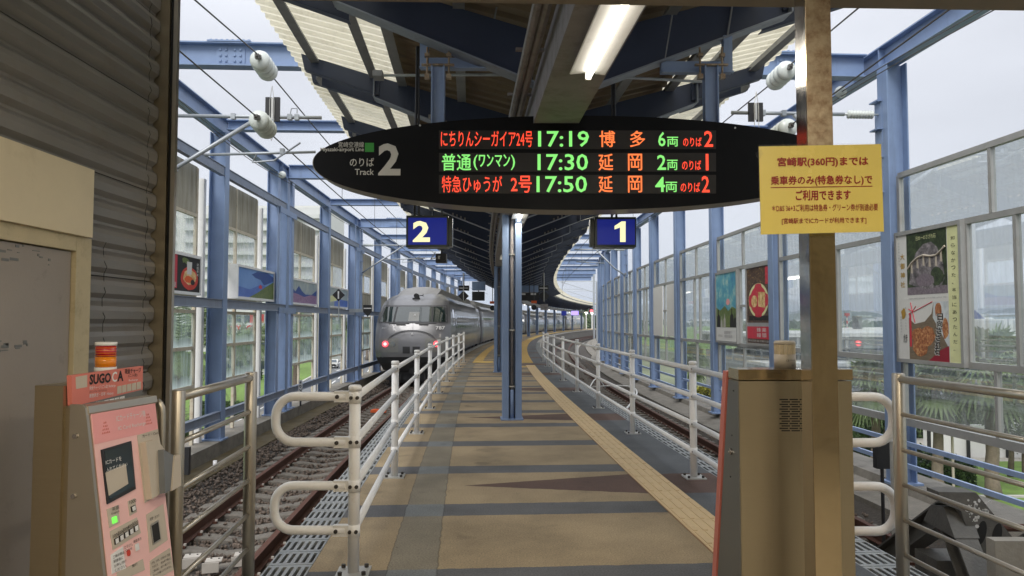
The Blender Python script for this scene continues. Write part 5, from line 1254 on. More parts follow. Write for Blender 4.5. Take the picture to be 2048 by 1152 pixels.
def canti(s, side, detail, lab):
    uc = -3.5 if side < 0 else 3.42; U = -5.5 if side < 0 else uR(s) - .15
    ct = thing('overhead_cantilever', lab, 'cantilever', P(s, U, 4))
    k = 1 if side < 0 else -1; ue = uc + k*.55
    mb = MB(); mb.tube([P(s, U + k*.5, 4.42), P(s, ue, 4.42)], .026, 10); mb.build('top_tube', M['tube'], ct, smooth=True)
    mb = MB(); mb.tube([P(s, U + k*.05, 3.35), P(s, U + k*.5, 3.66), P(s, uc - k*.35, 4.4)], .03, 10); mb.build('stay_tube', M['tube'], ct, smooth=True)
    mb = MB(); mb.tube([P(s, U + k*.9, 3.86), P(s, ue - k*.08, 3.92)], .02, 8); mb.build('registration_tube', M['tube'], ct, smooth=True)
    mb = MB(); mb.tube([P(s, uc - k*.35, 3.9), P(s, uc - k*.42, 3.76), P(s - .05, uc - k*.1, 3.78), P(s - .2, uc + k*.3, 4.0)], .014, 6); mb.build('steady_arm', M['tube'], ct)
    mb = MB(); pts = []; rs = []
    for j in range(9):
        for t, r in ((0, .03), (.012, .06), (.024, .06), (.036, .03)): pts.append(P(s, U + k*(.08 + j*.042 + t), 4.42)); rs.append(r)
    mb.tube(pts, rs, 14); mb.tube([P(s, U, 4.42), P(s, U + k*.5, 4.42)], .016, 8); mb.build('ribbed_insulator', M['insul'], ct, smooth=True)
    mb = MB(); mb.sbox(s, U - k*.02, 3.95, .18, .05, 1.4)
    for z in (3.3, 3.8, 4.2, 4.6): mb.sbox(s, U + k*.02, z, .2, .12, .02)
    mb.build('mounting_bracket', M['blue'], ct)
    if detail:
        mb = MB()
        for z, uu in ((4.42, uc + k*.1), (4.42, uc + k*.2), (4.42, uc - k*.2), (4.42, uc - k*.7), (3.92, uc), (3.66, U + k*.5)): mb.sbox(s, uu, z, .07, .06, .08)
        mb.tube([P(s, uc + k*.1, 4.45), P(s, uc + k*.12, 4.55), P(s, uc + k*.2, 4.55), P(s, uc + k*.2, 4.48)], .008, 5)
        mb.build('tube_clamp', M['tube'], ct, kind='stuff')
        wb = thing('black_marker_board', 'tall black marker board hung in wire loops near the %s near cantilever' % ('left' if side < 0 else 'right'), 'marker board', P(s - .2, uc + k*.0, 4.3))
        x0, x1 = (531, 560) if side < 0 else (1497, 1525); A = at(x0, 243, 10.0); B = at(x1, 195 if side < 0 else 206, 10.0)
        mb = MB(); mb.bx(A.x, (A.x+B.x)/2 - .015, 9.98, 10.02, A.z, B.z); mb.bx((A.x+B.x)/2 + .015, B.x, 9.98, 10.02, A.z, B.z); mb.build('board', M['blackplastic'], wb)
        mb = MB(); xm = (A.x + B.x)/2; mb.bx(xm - .014, xm + .014, 9.97, 9.99, A.z + .02, B.z - .01)
        for dx in (-.03, .03): mb.tube([(xm, 9.96, B.z + .15), (xm + dx, 9.96, B.z - .05), (xm + dx, 9.96, A.z - .2), (xm, 9.96, A.z - .28)], .005, 5)
        mb.build('wire_loop', M['zinc'], wb)
canti(sy(10.2, -5.6), -1, True, 'grey tube cantilever with small steady arm over the left track, nearest the viewer')
canti(sy(10.2, 5.2), 1, True, 'grey tube cantilever over the right track behind the steel post')
canti(27.9, -1, False, 'far grey tube cantilever above the train')
canti(29.5, 1, False, 'grey tube cantilever over the right track near the number one box')
# far masts where the frame ends
for i, (px, d) in enumerate(((1188, 105), (1197, 130), (1204, 150))):
    b0 = at(px, 650, d); mb = MB(); mb.tube([(b0.x, b0.y, -1), (b0.x, b0.y, 9.5)], .14, 8)
    o = mb.build('overhead_mast', M['tube'], None, loc=(b0.x, b0.y, -1)); tag(o, ('tallest far grey mast just right of the canopy tip', 'middle far grey mast beyond the canopy tip', 'farthest grey mast beside the glazed wall end')[i], 'mast')
for s in (64, 84):
    uc = 3.42; ct = thing('overhead_cantilever', 'thin far wire bracket over the right track, %s' % ('nearer' if s == 64 else 'farther'), 'cantilever', P(s, 6.5, 4))
    mb = MB(); mb.tube([P(s, 6.6, -1), P(s, 6.6, 6)], .12, 8); mb.build('mast', M['tube'], ct)
    mb = MB(); mb.tube([P(s, 6.6, 5.0), P(s, 2.6, 5.0)], .03, 6); mb.tube([P(s, 6.6, 3.9), P(s, 3.2, 5.0)], .03, 6); mb.tube([P(s, 5.2, 4.3), P(s, 2.7, 4.35)], .025, 6); mb.build('arm', M['tube'], ct)
# feeder cables slung along the frame beams
fc = thing('feeder_cable', 'thin cables slung beside the frame beams with small round insulators', 'cable', P(12, -5.3, 5))
for u, uf_ in ((-5.42, None), (-.28, uR)):
    mb = MB()
    for dz in (4.95, 4.88): mb.tube([P(s, u + (uf_(s) if uf_ else 0), dz + .05*math.cos((s - LS[1])/4.4*PI)) for s in np.arange(3, 46, .8)], .008, 5)
    mb.build('cable', M['wire'], fc)
    for s in (sy(17.3, u), sy(11, u + 5)):
        c = P(s, u + (uf_(s) if uf_ else 0), 5.0); mb = MB(); mb.tube([c, c + tang(s)*-.02, c + tang(s)*-.05, c + tang(s)*-.08], [.03, .09, .09, .03], 16); mb.build('disc_insulator', M['insul'], fc, smooth=True)

# ================================================================== BUFFER STOP
bs = thing('buffer_stop', 'dark paint splashed steel buffer stop at the end of the right track', 'buffer stop', (3.6, 5.5, RZ))
def legs(x, lab):
    ap = Vector((x, 5.5, .06))
    for (y, z, nm) in ((6.95, RZ, 'front_leg'), (4.75, RZ - .1, 'back_leg')):
        e_ = Vector((x, y, z)); d = (e_ - ap); L = d.length; d.normalize(); w_ = d.cross(EX).normalized()
        mb = MB()
        for o_, (a, t) in ((.07, (.16, .014)), (-.07, (.16, .014))): mb.box(ap + d*L/2 + w_*o_, (a, t, L), (EX, w_, d))
        mb.box(ap + d*L/2, (.014, .13, L), (EX, w_, d)); mb.build(nm, M['bufsteel'], bs)
    mb = MB(); mb.extr([ap + Vector((-.09, -.2, -.14)), ap + Vector((-.09, .2, -.12)), ap + Vector((-.09, .09, .03)), ap + Vector((-.09, -.07, .05))], (.18, 0, 0)); mb.build('apex_plate', M['bufsteel'], bs)
legs(3.28, 'a'); legs(4.36, 'b')
mb = MB(); mb.tube([(3.2, 5.5, -.06), (4.45, 5.5, -.06)], .028, 10); mb.build('cross_bar', M['rail'], bs)
pts = [(1878, 984), (1915, 986), (1948, 990), (1962, 1008), (1990, 1050), (2024, 1078), (2030, 1112), (1962, 1110), (1946, 1096), (1936, 1050), (1920, 1018), (1892, 1012)]
pl = Plane(at(1878, 984, 5.35), EX); pq = [pl.inv(*q) for q in pts][::-1]
plate_d = .16
def holeplate():
    outer = [pl.inv(*q) for q in ((1878, 984), (1952, 985), (2028, 1078), (2030, 1112), (1956, 1112), (1938, 1070), (1922, 1022), (1880, 1004))]
    mb = MB(); mb.extr([pl.ab(a, c, 0) for a, c in outer[::-1]], (0, plate_d, 0)); return mb
holeplate().build('head_plate', M['bufsteel'], bs)
for cx, cy in ((1963, 1065), (1994, 1070)):
    a, c = pl.inv(cx, cy); a2, c2 = pl.inv(cx + 9, cy + 20); mb = MB()
    pl.poly([(a + .035*math.cos(t) + (c2-c)*-.25*math.sin(t)*.9, c + .085*math.sin(t)) for t in np.linspace(0, 2*PI, 18, endpoint=False)], .002, .002, None, None, '', mb); mb.build('oval_recess', M['dark'], bs)
mb = MB()
for k in range(46):
    a, c = pl.inv(random.gauss(1952, 12), random.gauss(1022, 14)); r = random.choice((.003, .005, .008, .014)); 
    pl.disc(a, c, r*random.uniform(.6, 1.6), r, .003, .002, None, None, '', 7, mb)
mb.build('paint_splash', M['whitegloss'], bs, kind='stuff')
mb = MB(); mb.bx(3.2, 4.45, 5.55, 5.85, -.62, -.32); mb.build('bumper_beam', M['bufsteel'], bs)
A = at(1990, 1082, 4.75)
mb = MB(); mb.bx(A.x, A.x + .8, 4.75, 4.84, -.95, A.z); o = mb.build('concrete_box', M['conc2'], None, loc=(A.x + .4, 4.95, -.95)); tag(o, 'pale concrete equipment box behind the right tube fence', 'box')
# distance plates and marker posts
def marker(name, label, cat, px0, px1, py0, py1, pyb, d, txt, side_col='whitegloss', polecol='zinc', black=None):
    A = at(px0, py1, d); B = at(px1, py0, d); t = thing(name, label, cat, ((A.x+B.x)/2, d, at(px0, pyb, d).z))
    mb = MB(); mb.bx(A.x, B.x, d - .01, d, A.z, B.z); mb.build('plate', M[side_col], t)
    zb = at(px0, pyb, d).z; r = min(.025, (B.x-A.x)*.45); mb = MB(); mb.tube([((A.x+B.x)/2, d + .02, zb), ((A.x+B.x)/2, d + .02, B.z - .01)], r, 8); mb.build('pole', M[polecol], t)
    if txt:
        pl = Plane((A.x, d - .011, A.z), EX)
        if txt == 'c13': pl.text('c13', .012, .04, B.x - A.x - .024, (B.z-A.z)*.45, M['ink'], t, .001, .02)
        else:
            for j, ch in enumerate(txt): text(ch, Vector((B.x - (B.x-A.x)*.18, d - .012, B.z - (B.z-A.z)*(.06 + .30*j))), Vector((0, 0, -1)), EX, (B.z-A.z)*.22, -(B.x-A.x)*.62 if False else (B.x-A.x)*.62, M['ink'], t) if False else text(ch, Vector((A.x + (B.x-A.x)*.2, d - .012, B.z - (B.z-A.z)*(.05 + .31*j))), Vector((0, 0, -1)), EX, (B.z-A.z)*.24, (B.x-A.x)*.6, M['ink'], t, bold=.02)
    return t
marker('distance_post', 'white distance post with the number 407 sideways on the left ledge', 'marker post', 597, 605, 760, 786, 812, 18.9, '407', polecol='blackplastic')
marker('distance_post', 'white distance post with the number 404 sideways between gate cabinet and right column', 'marker post', 1443, 1449, 773, 800, 832, 17.0, '404')
marker('number_post', 'small white plate reading c13 on a grey pole by the right hoops', 'marker post', 1779, 1793, 857, 883, 1112, 7.3, 'c13')
A = at(1755, 938, 8.2); B = at(1781, 883, 8.2); mb = MB(); mb.bx(A.x, B.x, 8.2, 8.3, A.z, B.z); mb.tube([((A.x+B.x)/2, 8.25, -1), ((A.x+B.x)/2, 8.25, A.z)], .02, 8); o = mb.build('relay_box', M['blackplastic'], None, loc=(A.x, 8.25, -1)); tag(o, 'black upright relay box behind the c13 plate', 'box')
A = at(367, 950, 9.5); B = at(378, 895, 9.5); mb = MB(); mb.bx(A.x, B.x, 9.5, 9.56, A.z, B.z); o = mb.build('cable_marker', M['blackplastic'], None, loc=(A.x, 9.5, A.z)); tag(o, 'black marker slab beside the left ledge seen through the tube fence', 'marker')
c = at(430, 928, 11); mb = MB(); mb.tube([c + EZ*-.1, c + EZ*.05], .03, 10); o = mb.build('marker_peg', M['whitegloss'], None, smooth=True, loc=c); tag(o, 'short white peg standing in the ballast by the left ledge', 'peg')
for i, (px, py) in enumerate(((385, 1112), (428, 1120), (485, 1108))):
    c = onz(px, py, -.98); mb = MB(); mb.box(c, (.16, .14, .012), (Vector((.97, .25, 0)), Vector((-.25, .97, 0)), EZ))
    for dx in (-.04, .04): mb.tube([c + Vector((dx, .03, .005)), c + Vector((dx, .03, .012))], .01, 6, mi=1)
    mb.box(c + Vector((0, -.09, -.05)), (.16, .012, .1), (Vector((.97, .25, 0)), Vector((-.25, .97, 0)), EZ)); o = mb.build('balise_plate', [M['clip'], M['ink']], None, loc=c); tag(o, ('leftmost', 'middle', 'rightmost')[i] + ' of three pale bent plates between the left rails', 'plate', 'pale plates between the left rails')
for px, lab, uc in ((768, 'left', -3.54), (1246, 'right', 3.38)):
    c = P(20.5, uc + (.0 if lab == 'left' else -.1), RZ - .1); mb = MB(); mb.box(c, (.42, .16, .07)); mb.box(c + EZ*.04, (.3, .1, .03)); o = mb.build('track_beacon', M['orange'], None, loc=c); tag(o, 'orange beacon plate between the %s rails' % lab, 'track beacon', 'orange track beacons')
# white cable conduit arcs by the right rail
mb = MB(); mb.tube([P(19.5 + t*7, 3.2 + .9*math.sin(t*PI), -.9 + .28*math.sin(t*PI)) for t in np.linspace(0, 1, 16)], .028, 8); mb.tube([P(22.5 + t*4, 2.5 + 1.2*t, -.95 + .5*math.sin(t*PI)) for t in np.linspace(0, 1, 14)], .022, 8)
o = mb.build('cable_conduit', M['white'], None, smooth=True, loc=P(20, 3.2, -.9)); tag(o, 'white looping cable conduit beside the right track', 'conduit')
# stopping markers hung at the left wall
for nm, lab, px, py, sh in (('stop_marker', 'black diamond stop marker on the left wall', 677, 590, 'd'), ('stop_marker', 'black shield shaped stop marker left of the train windscreen', 735, 621, 's')):
    d = 22.0 if sh == 'd' else 25.5; c = at(px, py, d); t = thing(nm, lab, 'marker', c); r = 12.5*d/1450; mb = MB()
    pts = [(0, -r), (r, 0), (0, r), (-r, 0)] if sh == 'd' else [(0, -r*.95), (r*.7, -r*.2), (r*.7, r*.9), (-r*.7, r*.9), (-r*.7, -r*.2)]
    mb.extr([c + Vector((x, 0, z)) for x, z in pts], (0, .03, 0)); mb.build('board', M['blackplastic'], t)
    mb = MB(); mb.box(c + Vector((0, -.012, 0 if sh == 'd' else r*.35)), (.04 if sh == 'd' else r*1.2, .01, r*1.2 if sh == 'd' else .035)); mb.build('bar', M['whitegloss'], t)
    mb = MB(); 
    if sh == 'd': mb.tube([c + Vector((0, .05, -.75)), c + Vector((0, .05, .1))], .02, 6)
    else: mb.box(c + Vector((-.3, .06, -.0)), (.7, .04, .12))
    mb.build('bracket', M['tube'], t)
# hanging equipment far under the canopy
def hang(name, lab, cat, px0, px1, py0, py1, d, m, dep=.3, ztop=3.9, rods=(0,), extra=None):
    A = at(px0, py1, d); B = at(px1, py0, d); t = thing(name, lab, cat, ((A.x+B.x)/2, d, A.z))
    mb = MB(); mb.bx(A.x, B.x, d, d + dep, A.z, B.z); mb.build('case', m, t)
    mb = MB()
    for r in rods: mb.tube([((A.x+B.x)/2 + r, d + dep/2, B.z), ((A.x+B.x)/2 + r, d + dep/2, ztop)], .025, 6)
    mb.build('rod', M['blackplastic'], t)
    if extra: extra(t, A, B)
    return t
hang('signal_box', 'blue box hung under the canopy left of the columns', 'equipment box', 944, 970, 563, 580, 44, M['blue'], .8)
hang('train_display', 'black hanging display below the blue box left of the columns', 'display', 944, 969, 583, 601, 44, M['blackplastic'], .5)
hang('train_display', 'small black display with thin lit line above the train roof', 'display', 917, 938, 571, 581, 36, M['blackplastic'], .25, extra=lambda t, A, B: MB().box(((A.x+B.x)/2, 35.985, A.z + .12), ((B.x-A.x)*.8, .01, .03)).build('lit_line', M['whitegloss'], t))
def dia(px, py, d, r, lab):
    c = at(px, py, d); t = thing('diamond_marker', lab, 'marker', c); mb = MB(); mb.extr([c + Vector((x, 0, z)) for x, z in ((0, -r), (r, 0), (0, r), (-r, 0))], (0, .03, 0)); mb.build('board', M['blackplastic'], t)
    mb = MB(); mb.tube([c + Vector((0, -.03, -r)), c + Vector((0, -.03, 3.9 - c.z))], .02, 6); mb.build('rod', M['zinc'], t)
dia(927, 592, 36, .27, 'black diamond marker hanging above the train roof'); dia(1088, 592, 36, .27, 'black diamond marker hanging right of the columns')
hang('signal_box', 'blue box hung under the canopy right of the columns', 'equipment box', 1042, 1077, 571, 584, 42, M['blue'], .8)
hang('train_display', 'wide black hanging display right of the nearest column', 'display', 1040, 1078, 586, 601, 41, M['blackplastic'], .4, extra=lambda t, A, B: [MB().box((A.x + (B.x-A.x)*f, 40.985, B.z - .06), (.3, .01, .1)).build('lit_patch', M['whitegloss'], t) for f in (.15, .7)])
hang('train_display', 'small black display with lit line right of the columns', 'display', 1077, 1097, 571, 581, 36, M['blackplastic'], .25, extra=lambda t, A, B: MB().box(((A.x+B.x)/2, 35.985, A.z + .12), ((B.x-A.x)*.8, .01, .03)).build('lit_line', M['whitegloss'], t))
hang('platform_mirror', 'brown tinted square mirror hung right of the columns', 'mirror', 1081, 1096, 608, 620, 47, M['spine'], .1)
hang('violet_display', 'lit violet display hanging far down the platform', 'display', 1143, 1157, 622, 630, 100, M['purple'], .4, 4.2)
hang('violet_display', 'dark blue display beyond the fourth far column', 'display', 1123, 1133, 622, 631, 92, M['signblue'], .4, 4.2)
for px, py, lab in ((985, 605, 'orange and black departure signal over the train roof'), (1068, 604, 'orange and black departure signal right of the nearest column')):
    c = at(px, py, 40); t = thing('departure_signal', lab, 'signal', c); mb = MB(); mb.box(c, (.3, .1, .14)); mb.build('orange_case', M['orange'], t)
    mb = MB(); mb.tube([c + Vector((0, 0, -.3)), c + Vector((0, .12, -.3))], .15, 12); mb.build('lamp_hood', M['blackplastic'], t)
    mb = MB(); mb.tube([c + EZ*.07, Vector((c.x, c.y, 3.9))], .02, 6); mb.build('rod', M['blackplastic'], t)
# lamps and signal beyond the canopy end
for i, (px, d) in enumerate(((1169, 142), (1177, 148), (1185, 154), (1193, 160))):
    b0 = P(sy(d, 0), -.6 + i*.1, 0); t = thing('platform_lamp', ('first', 'second', 'third', 'last')[i] + ' white lamp post on the uncovered far platform end', 'lamp post', b0, 'white lamps on the far platform end')
    mb = MB(); mb.tube([b0, b0 + EZ*2.9], .1, 8); mb.build('post', M['whitepost'], t); mb = MB(); mb.tube([b0 + EZ*2.9, b0 + EZ*3.3], [.1, .3], 10); mb.build('lamp_head', M['tube_on'], t)
c = at(1183, 622, 170); t = thing('track_signal', 'red glowing railway signal beyond the platform end', 'signal', (c.x, c.y, -1)); mb = MB(); mb.tube([(c.x, c.y, -1), (c.x, c.y, c.z)], .1, 8); mb.build('mast', M['tube'], t)
mb = MB(); mb.box(c + Vector((0, .3, 0)), (1.1, .3, 1.5)); mb.build('head', M['blackplastic'], t); mb = MB(); mb.tube([c, c + Vector((0, .1, 0))], .35, 12); mb.build('lens', M['rednet'], t)

# ================================================================== POSTERS
def patmat(name, cols, sc=6, rough=.35, stretch=(1, 1, 1)):
    m = bpy.data.materials.new(name); m.use_nodes = True; t = m.node_tree; b = t.nodes['Principled BSDF']; b.inputs['Roughness'].default_value = rough
    g = N(t, 'ShaderNodeTexCoord'); mp = N(t, 'ShaderNodeMapping'); mp.inputs['Scale'].default_value = stretch; t.links.new(g.outputs['Object'], mp.inputs[0])
    n = N(t, 'ShaderNodeTexNoise'); n.inputs['Scale'].default_value = sc; n.inputs['Detail'].default_value = 8; n.inputs['Roughness'].default_value = .7; t.links.new(mp.outputs[0], n.inputs[0])
    r = N(t, 'ShaderNodeValToRGB'); r.color_ramp.interpolation = 'LINEAR'; k = len(cols)
    while len(r.color_ramp.elements) < k: r.color_ramp.elements.new(.5)
    for i, c in enumerate(cols): r.color_ramp.elements[i].position = .3 + .4*i/(k-1); r.color_ramp.elements[i].color = (*c, 1)
    t.links.new(n.outputs[0], r.inputs[0]); t.links.new(r.outputs[0], b.inputs['Base Color']); return m
pm_forest = patmat('print_forest', [(.01, .015, .008), (.03, .05, .02), (.09, .12, .05)], 14)
pm_rock = patmat('print_rock', [(.03, .028, .03), (.17, .155, .165), (.42, .38, .41)], 14)
pm_gravel = patmat('print_gravel', [(.12, .1, .12), (.28, .23, .27)], 30)
pm_cookie = patmat('print_cookie', [(.12, .03, .01), (.4, .14, .05), (.75, .45, .2)], 26)
pm_mat = patmat('print_mat', [(.13, .1, .07), (.25, .19, .12)], 7, stretch=(1, 1, 5))
pm_silver = patmat('print_silver', [(.45, .5, .52), (.7, .75, .78)], 12)
pm_teal = patmat('print_sea_sky', [(.03, .16, .42), (.1, .4, .5), (.55, .7, .6)], 3)
pm_dark = patmat('print_dark_speckle', [(.02, .012, .012), (.03, .015, .015), (.1, .05, .03), (.6, .35, .1)], 30)
pm_gold = patmat('print_gold', [(.3, .15, .03), (.75, .5, .2), (.9, .8, .55)], 8)
pm_blue = patmat('print_blue_sky', [(.1, .24, .62), (.2, .38, .75)], 1.5)
pm_sea = patmat('print_sea', [(.04, .12, .5), (.09, .2, .6)], 4)
pm_hill = patmat('print_hill', [(.06, .12, .03), (.2, .25, .06)], 12)
pm_lav = patmat('print_lavender', [(.1, .04, .12), (.3, .16, .32), (.42, .32, .42)], 18)
pm_cloud = patmat('print_cloud', [(.2, .3, .38), (.5, .55, .5)], 4)
M['gold'] = mat('gold_ink', (.42, .25, .03), .4); M['crimson'] = mat('crimson_print', (.6, .03, .06), .4); M['darkred'] = mat('dark_red_print', (.3, .01, .03), .4)
M['navyp'] = mat('print_navy', (.03, .08, .3), .5); M['greyprint'] = mat('grey_print', (.35, .35, .36), .5)
def blob(cx, cy, rx, ry, n, seed, jit=.15):
    r = random.Random(seed); return [(cx + rx*math.cos(2*PI*i/n)*(1 + r.uniform(-jit, jit)), cy + ry*math.sin(2*PI*i/n)*(1 + r.uniform(-jit, jit))) for i in range(n)]
def lightbox(label, s_near, s_far, z0, z1, u, side, dep, uf_=None, fm=None, cat='poster'):
    o1 = uf_(s_near) if uf_ else 0; o2 = uf_(s_far) if uf_ else 0
    a, c = (P(s_near, u + o1, z0), P(s_far, u + o2, z0)) if side < 0 else (P(s_far, u + o2, z0), P(s_near, u + o1, z0))
    pl = Plane(a, c - a); W, H = (c - a).length, z1 - z0; t = thing('poster_frame', label, cat, a)
    pl.rect(0, 0, W, H, -.012, dep, fm or M['alu'], t, 'case'); b_ = .05
    mb = MB(); 
    for (x0, y0, x1, y1) in ((0, 0, W, b_), (0, H - b_, W, H), (0, b_, b_, H - b_), (W - b_, b_, W, H - b_)): pl.rect(x0, y0, x1, y1, .015, .027, None, None, '', mb)
    mb.build('frame', fm or M['alu'], t); return pl, t, W, H, b_
# A: shrine rock and cookie advertisement, nearest on the right
RB = [2.9] + RS
A_s, B_s = RB[1] + .13, RB[2] - .13; n0 = A_s + (B_s - A_s)*.62
pl, t, W, H, b_ = lightbox('tall white poster of a roped rock above fried cookies, on the right glazing', n0 + .0, B_s + .02, .93, 2.70, -.08, 1, .1, uR)
def R_(x0, y0, x1, y1, m, nm, off=.001): return pl.rect(b_ + (W-2*b_)*x0, b_ + (H-2*b_)*y0, b_ + (W-2*b_)*x1, b_ + (H-2*b_)*y1, off, .001, m, t, nm)
def XY(x, y): return b_ + (W-2*b_)*x, b_ + (H-2*b_)*y
def BL(pts, m, nm, off): return pl.poly([XY(*p) for p in pts], off, .0006, m, t, nm)
def TX(st, x0, y0, x1, y1, m, off=.004, bold=0): a, c = XY(x0, y0); a1, c1 = XY(x1, y1); return pl.text(st, a, c, a1 - a, c1 - c, m, t, off, bold)
R_(0, 0, 1, 1, M['wallw'], 'sheet', .0); R_(.83, .0, 1, 1, M['yellowlt'], 'side_band')
R_(.17, .51, .82, 1, pm_forest, 'rock_picture'); R_(.17, .51, .82, .57, pm_gravel, 'rock_picture_ground', .0016)
BL([(.2, .6), (.25, .74), (.33, .84), (.45, .90), (.58, .91), (.68, .86), (.72, .78), (.76, .74), (.78, .62), (.72, .56), (.5, .55), (.35, .57)], pm_rock, 'rock', .0022)
BL(blob(.47, .62, .16, .05, 12, 4), pm_gravel, 'rock', .0026); BL(blob(.66, .64, .11, .07, 10, 6), pm_forest, 'rock_shadow', .0024)
mb = MB(); rp_ = [(.19, .72), (.26, .765), (.36, .80), (.46, .815), (.56, .80), (.66, .80), (.74, .83), (.80, .86)]; mb.tube([pl.ab(*XY(x, y), .006) for x, y in rp_], .014, 8)
for x, y in rp_[1:-1]: mb.extr([pl.ab(*XY(x - .012, y), .007), pl.ab(*XY(x + .012, y), .007), pl.ab(*XY(x + .02, y - .085), .007), pl.ab(*XY(x - .015, y - .08), .007)], pl.n*.001)
mb.build('rope', M['beigepl'], t)
TX('日本一のさざれ石', .34, .935, .66, .97, M['yellowlt'])
R_(.18, 0, .82, .45, pm_mat, 'cookie_picture'); BL([(.18, .33), (.18, .45), (.6, .45), (.56, .36), (.45, .30), (.28, .28)], M['wallw'], 'gift_wrap', .0018); BL([(.60, .45), (.82, .45), (.82, .1), (.7, .22), (.58, .33)], pm_silver, 'foil_bag', .0019)
BL([(.5, .0), (.82, .0), (.82, .12), (.7, .09)], M['darkred'], 'red_cloth', .002)
BL(blob(.37, .11, .13, .085, 16, 1, .1), pm_cookie, 'cookie', .0025); BL(blob(.49, .19, .12, .075, 16, 2, .1), pm_cookie, 'cookie', .0023); BL(blob(.34, .19, .11, .06, 14, 3, .1), pm_cookie, 'cookie', .0022)
BL(blob(.67, .38, .05, .06, 12, 5), pm_cookie, 'cookie', .0022); BL(blob(.77, .25, .05, .08, 12, 7), pm_cookie, 'cookie', .0022)
mb = MB(); 
for q in ([(.18, .36), (.3, .385), (.58, .45)], [(.22, .45), (.25, .38), (.29, .29)], [(.18, .40), (.25, .38), (.31, .42)]): mb.tube([pl.ab(*XY(x, y), .003) for x, y in q], .006, 5)
mb.build('ribbon', M['crimson'], t); R_(.19, .1, .225, .36, M['crimson'], 'red_label', .0026)
for j, ch in enumerate('日向さざれ石'):
    for off, m_, g_ in ((.0042, M['wallw'], .008), (.005, M['ink'], 0)): a, c = XY(.66 - j*.012 - g_/2, .31 - j*.052 - g_/3); pl.text(ch, a, c, .075*(W), .046*H, m_, t, off, .09 if g_ else .03)
for j, ch in enumerate('大御神社'): a, c = XY(.055, .80 - j*.075); pl.text(ch, a, c, .07*W, .045*H, M['gold'], t, .003, .02)
for j, ch in enumerate('知らなかった、本当にあったんだ…'): a, c = XY(.885, .895 - j*.054); pl.text(ch, a, c, .055*W*(1 if ch not in '、…' else .4), .026*H*(1 if ch not in '、…' else .4), M['greyprint'] if False else M['ink'], t, .003)
for x, y0, st in ((.02, .93, '日向伊勢大御神社'), (.115, .40, '黒砂糖かりんとう'), (.03, .33, '直売所国道沿い')):
    for j, ch in enumerate(st): a, c = XY(x, y0 - j*.024); pl.text(ch, a, c, .025*W, .013*H, M['greyprint'], t, .003)
BL(blob(.09, .36, .045, .05, 9, 9, .35), M['gold'], 'crest', .002); TX('虎彦', .08, .13, .15, .2, M['ink']) 
TX('大御神社 宮崎県日向市日知屋 さざれ石は国歌に詠まれた「神座」', .19, .475, .81, .487, M['greyprint'])
# red poster at the frame edge
pl, t, W, H, b_ = lightbox('dark red poster cut by the right edge of the photo', A_s, A_s + (B_s-A_s)*.31, .95, 2.70, -.08, 1, .1, uR); R_(0, 0, 1, 1, M['darkred'], 'sheet', .0)
# bay with two posters
A_s, B_s = RB[3] + .13, RB[4] - .13; f = lambda k: A_s + (B_s - A_s)*k
pl, t, W, H, b_ = lightbox('blue green poster of a sea sky above dark bottles, on the right glazing', f(.56), B_s, .98, 2.66, -.08, 1, .1, uR)
R_(0, 0, 1, 1, M['wallw'], 'sheet', .0); R_(0, .2, 1, 1, pm_teal, 'picture'); BL([(0, .2), (1, .2), (1, .46), (.8, .5), (.6, .44), (.45, .52), (.2, .45), (0, .5)], pm_hill, 'picture_foreground', .0018)
BL(blob(.6, .57, .09, .05, 12, 2), M['pink'], 'picture_flower', .002)
for x, w_, h_ in ((.12, .09, .26), (.27, .05, .16), (.42, .06, .2), (.78, .1, .27), (.93, .07, .2)): BL([(x - w_, .2), (x + w_*.9, .2), (x + w_*.8, .2 + h_*.6), (x + w_*.2, .2 + h_*.75), (x + w_*.2, .2 + h_), (x - w_*.2, .2 + h_), (x - w_*.2, .2 + h_*.75), (x - w_*.8, .2 + h_*.6)], M['ink'] if w_ > .06 else M['kerb'], 'bottle_print', .0024)
TX('霧島裏通り', .4, .1, .75, .15, M['greyprint']); TX('くらしと', .08, .06, .3, .09, M['ink']); TX('焼酎酒造', .4, .05, .8, .09, M['greyprint'])
pl, t, W, H, b_ = lightbox('black poster with a red oval and gold sweets over a red band', A_s, f(.40), .98, 2.66, -.08, 1, .1, uR)
R_(0, 0, 1, 1, pm_dark, 'sheet', .0); R_(0, .06, 1, .22, M['crimson'], 'red_band'); R_(0, .22, 1, .27, M['greyprint'], 'grey_band')
BL([(.5 + .42*math.cos(q), .56 + .225*math.sin(q)) for q in np.linspace(0, 2*PI, 28, endpoint=False)], M['yellowlt'], 'oval', .0018); BL([(.5 + .41*math.cos(q)*(1 if abs(math.sin(2*q)) < .8 else .86), .56 + .22*math.sin(q)*(1 if abs(math.sin(2*q)) < .8 else .86)) for q in np.linspace(0, 2*PI, 40, endpoint=False)], M['crimson'], 'oval_red', .002)
BL(blob(.33, .55, .13, .08, 16, 3, .02), pm_gold, 'sweet', .0026); BL([(.5, .48), (.78, .46), (.78, .66), (.5, .67)], pm_gold, 'sweet', .0026); R_(.1, .30, .93, .36, M['ink'], 'black_box', .002)
R_(.8, .76, .92, .98, M['crimson'], 'red_label', .002)
mb = MB()
for k in range(70): a, c = XY(random.uniform(.02, .98), random.choice((random.uniform(.78, .99), random.uniform(.28, .99)))); pl.disc(a, c, random.uniform(.004, .012), random.uniform(.004, .014), .003, .001, None, None, '', 6, mb)
mb.build('gold_confetti', pm_gold, t, kind='stuff')
for j, ch in enumerate('蜂楽饅頭'): TX(ch, .42 + (j % 2)*.22, .15 - (j//2)*.07, .6 + (j % 2)*.22, .205 - (j//2)*.07, M['wallw'], .003)
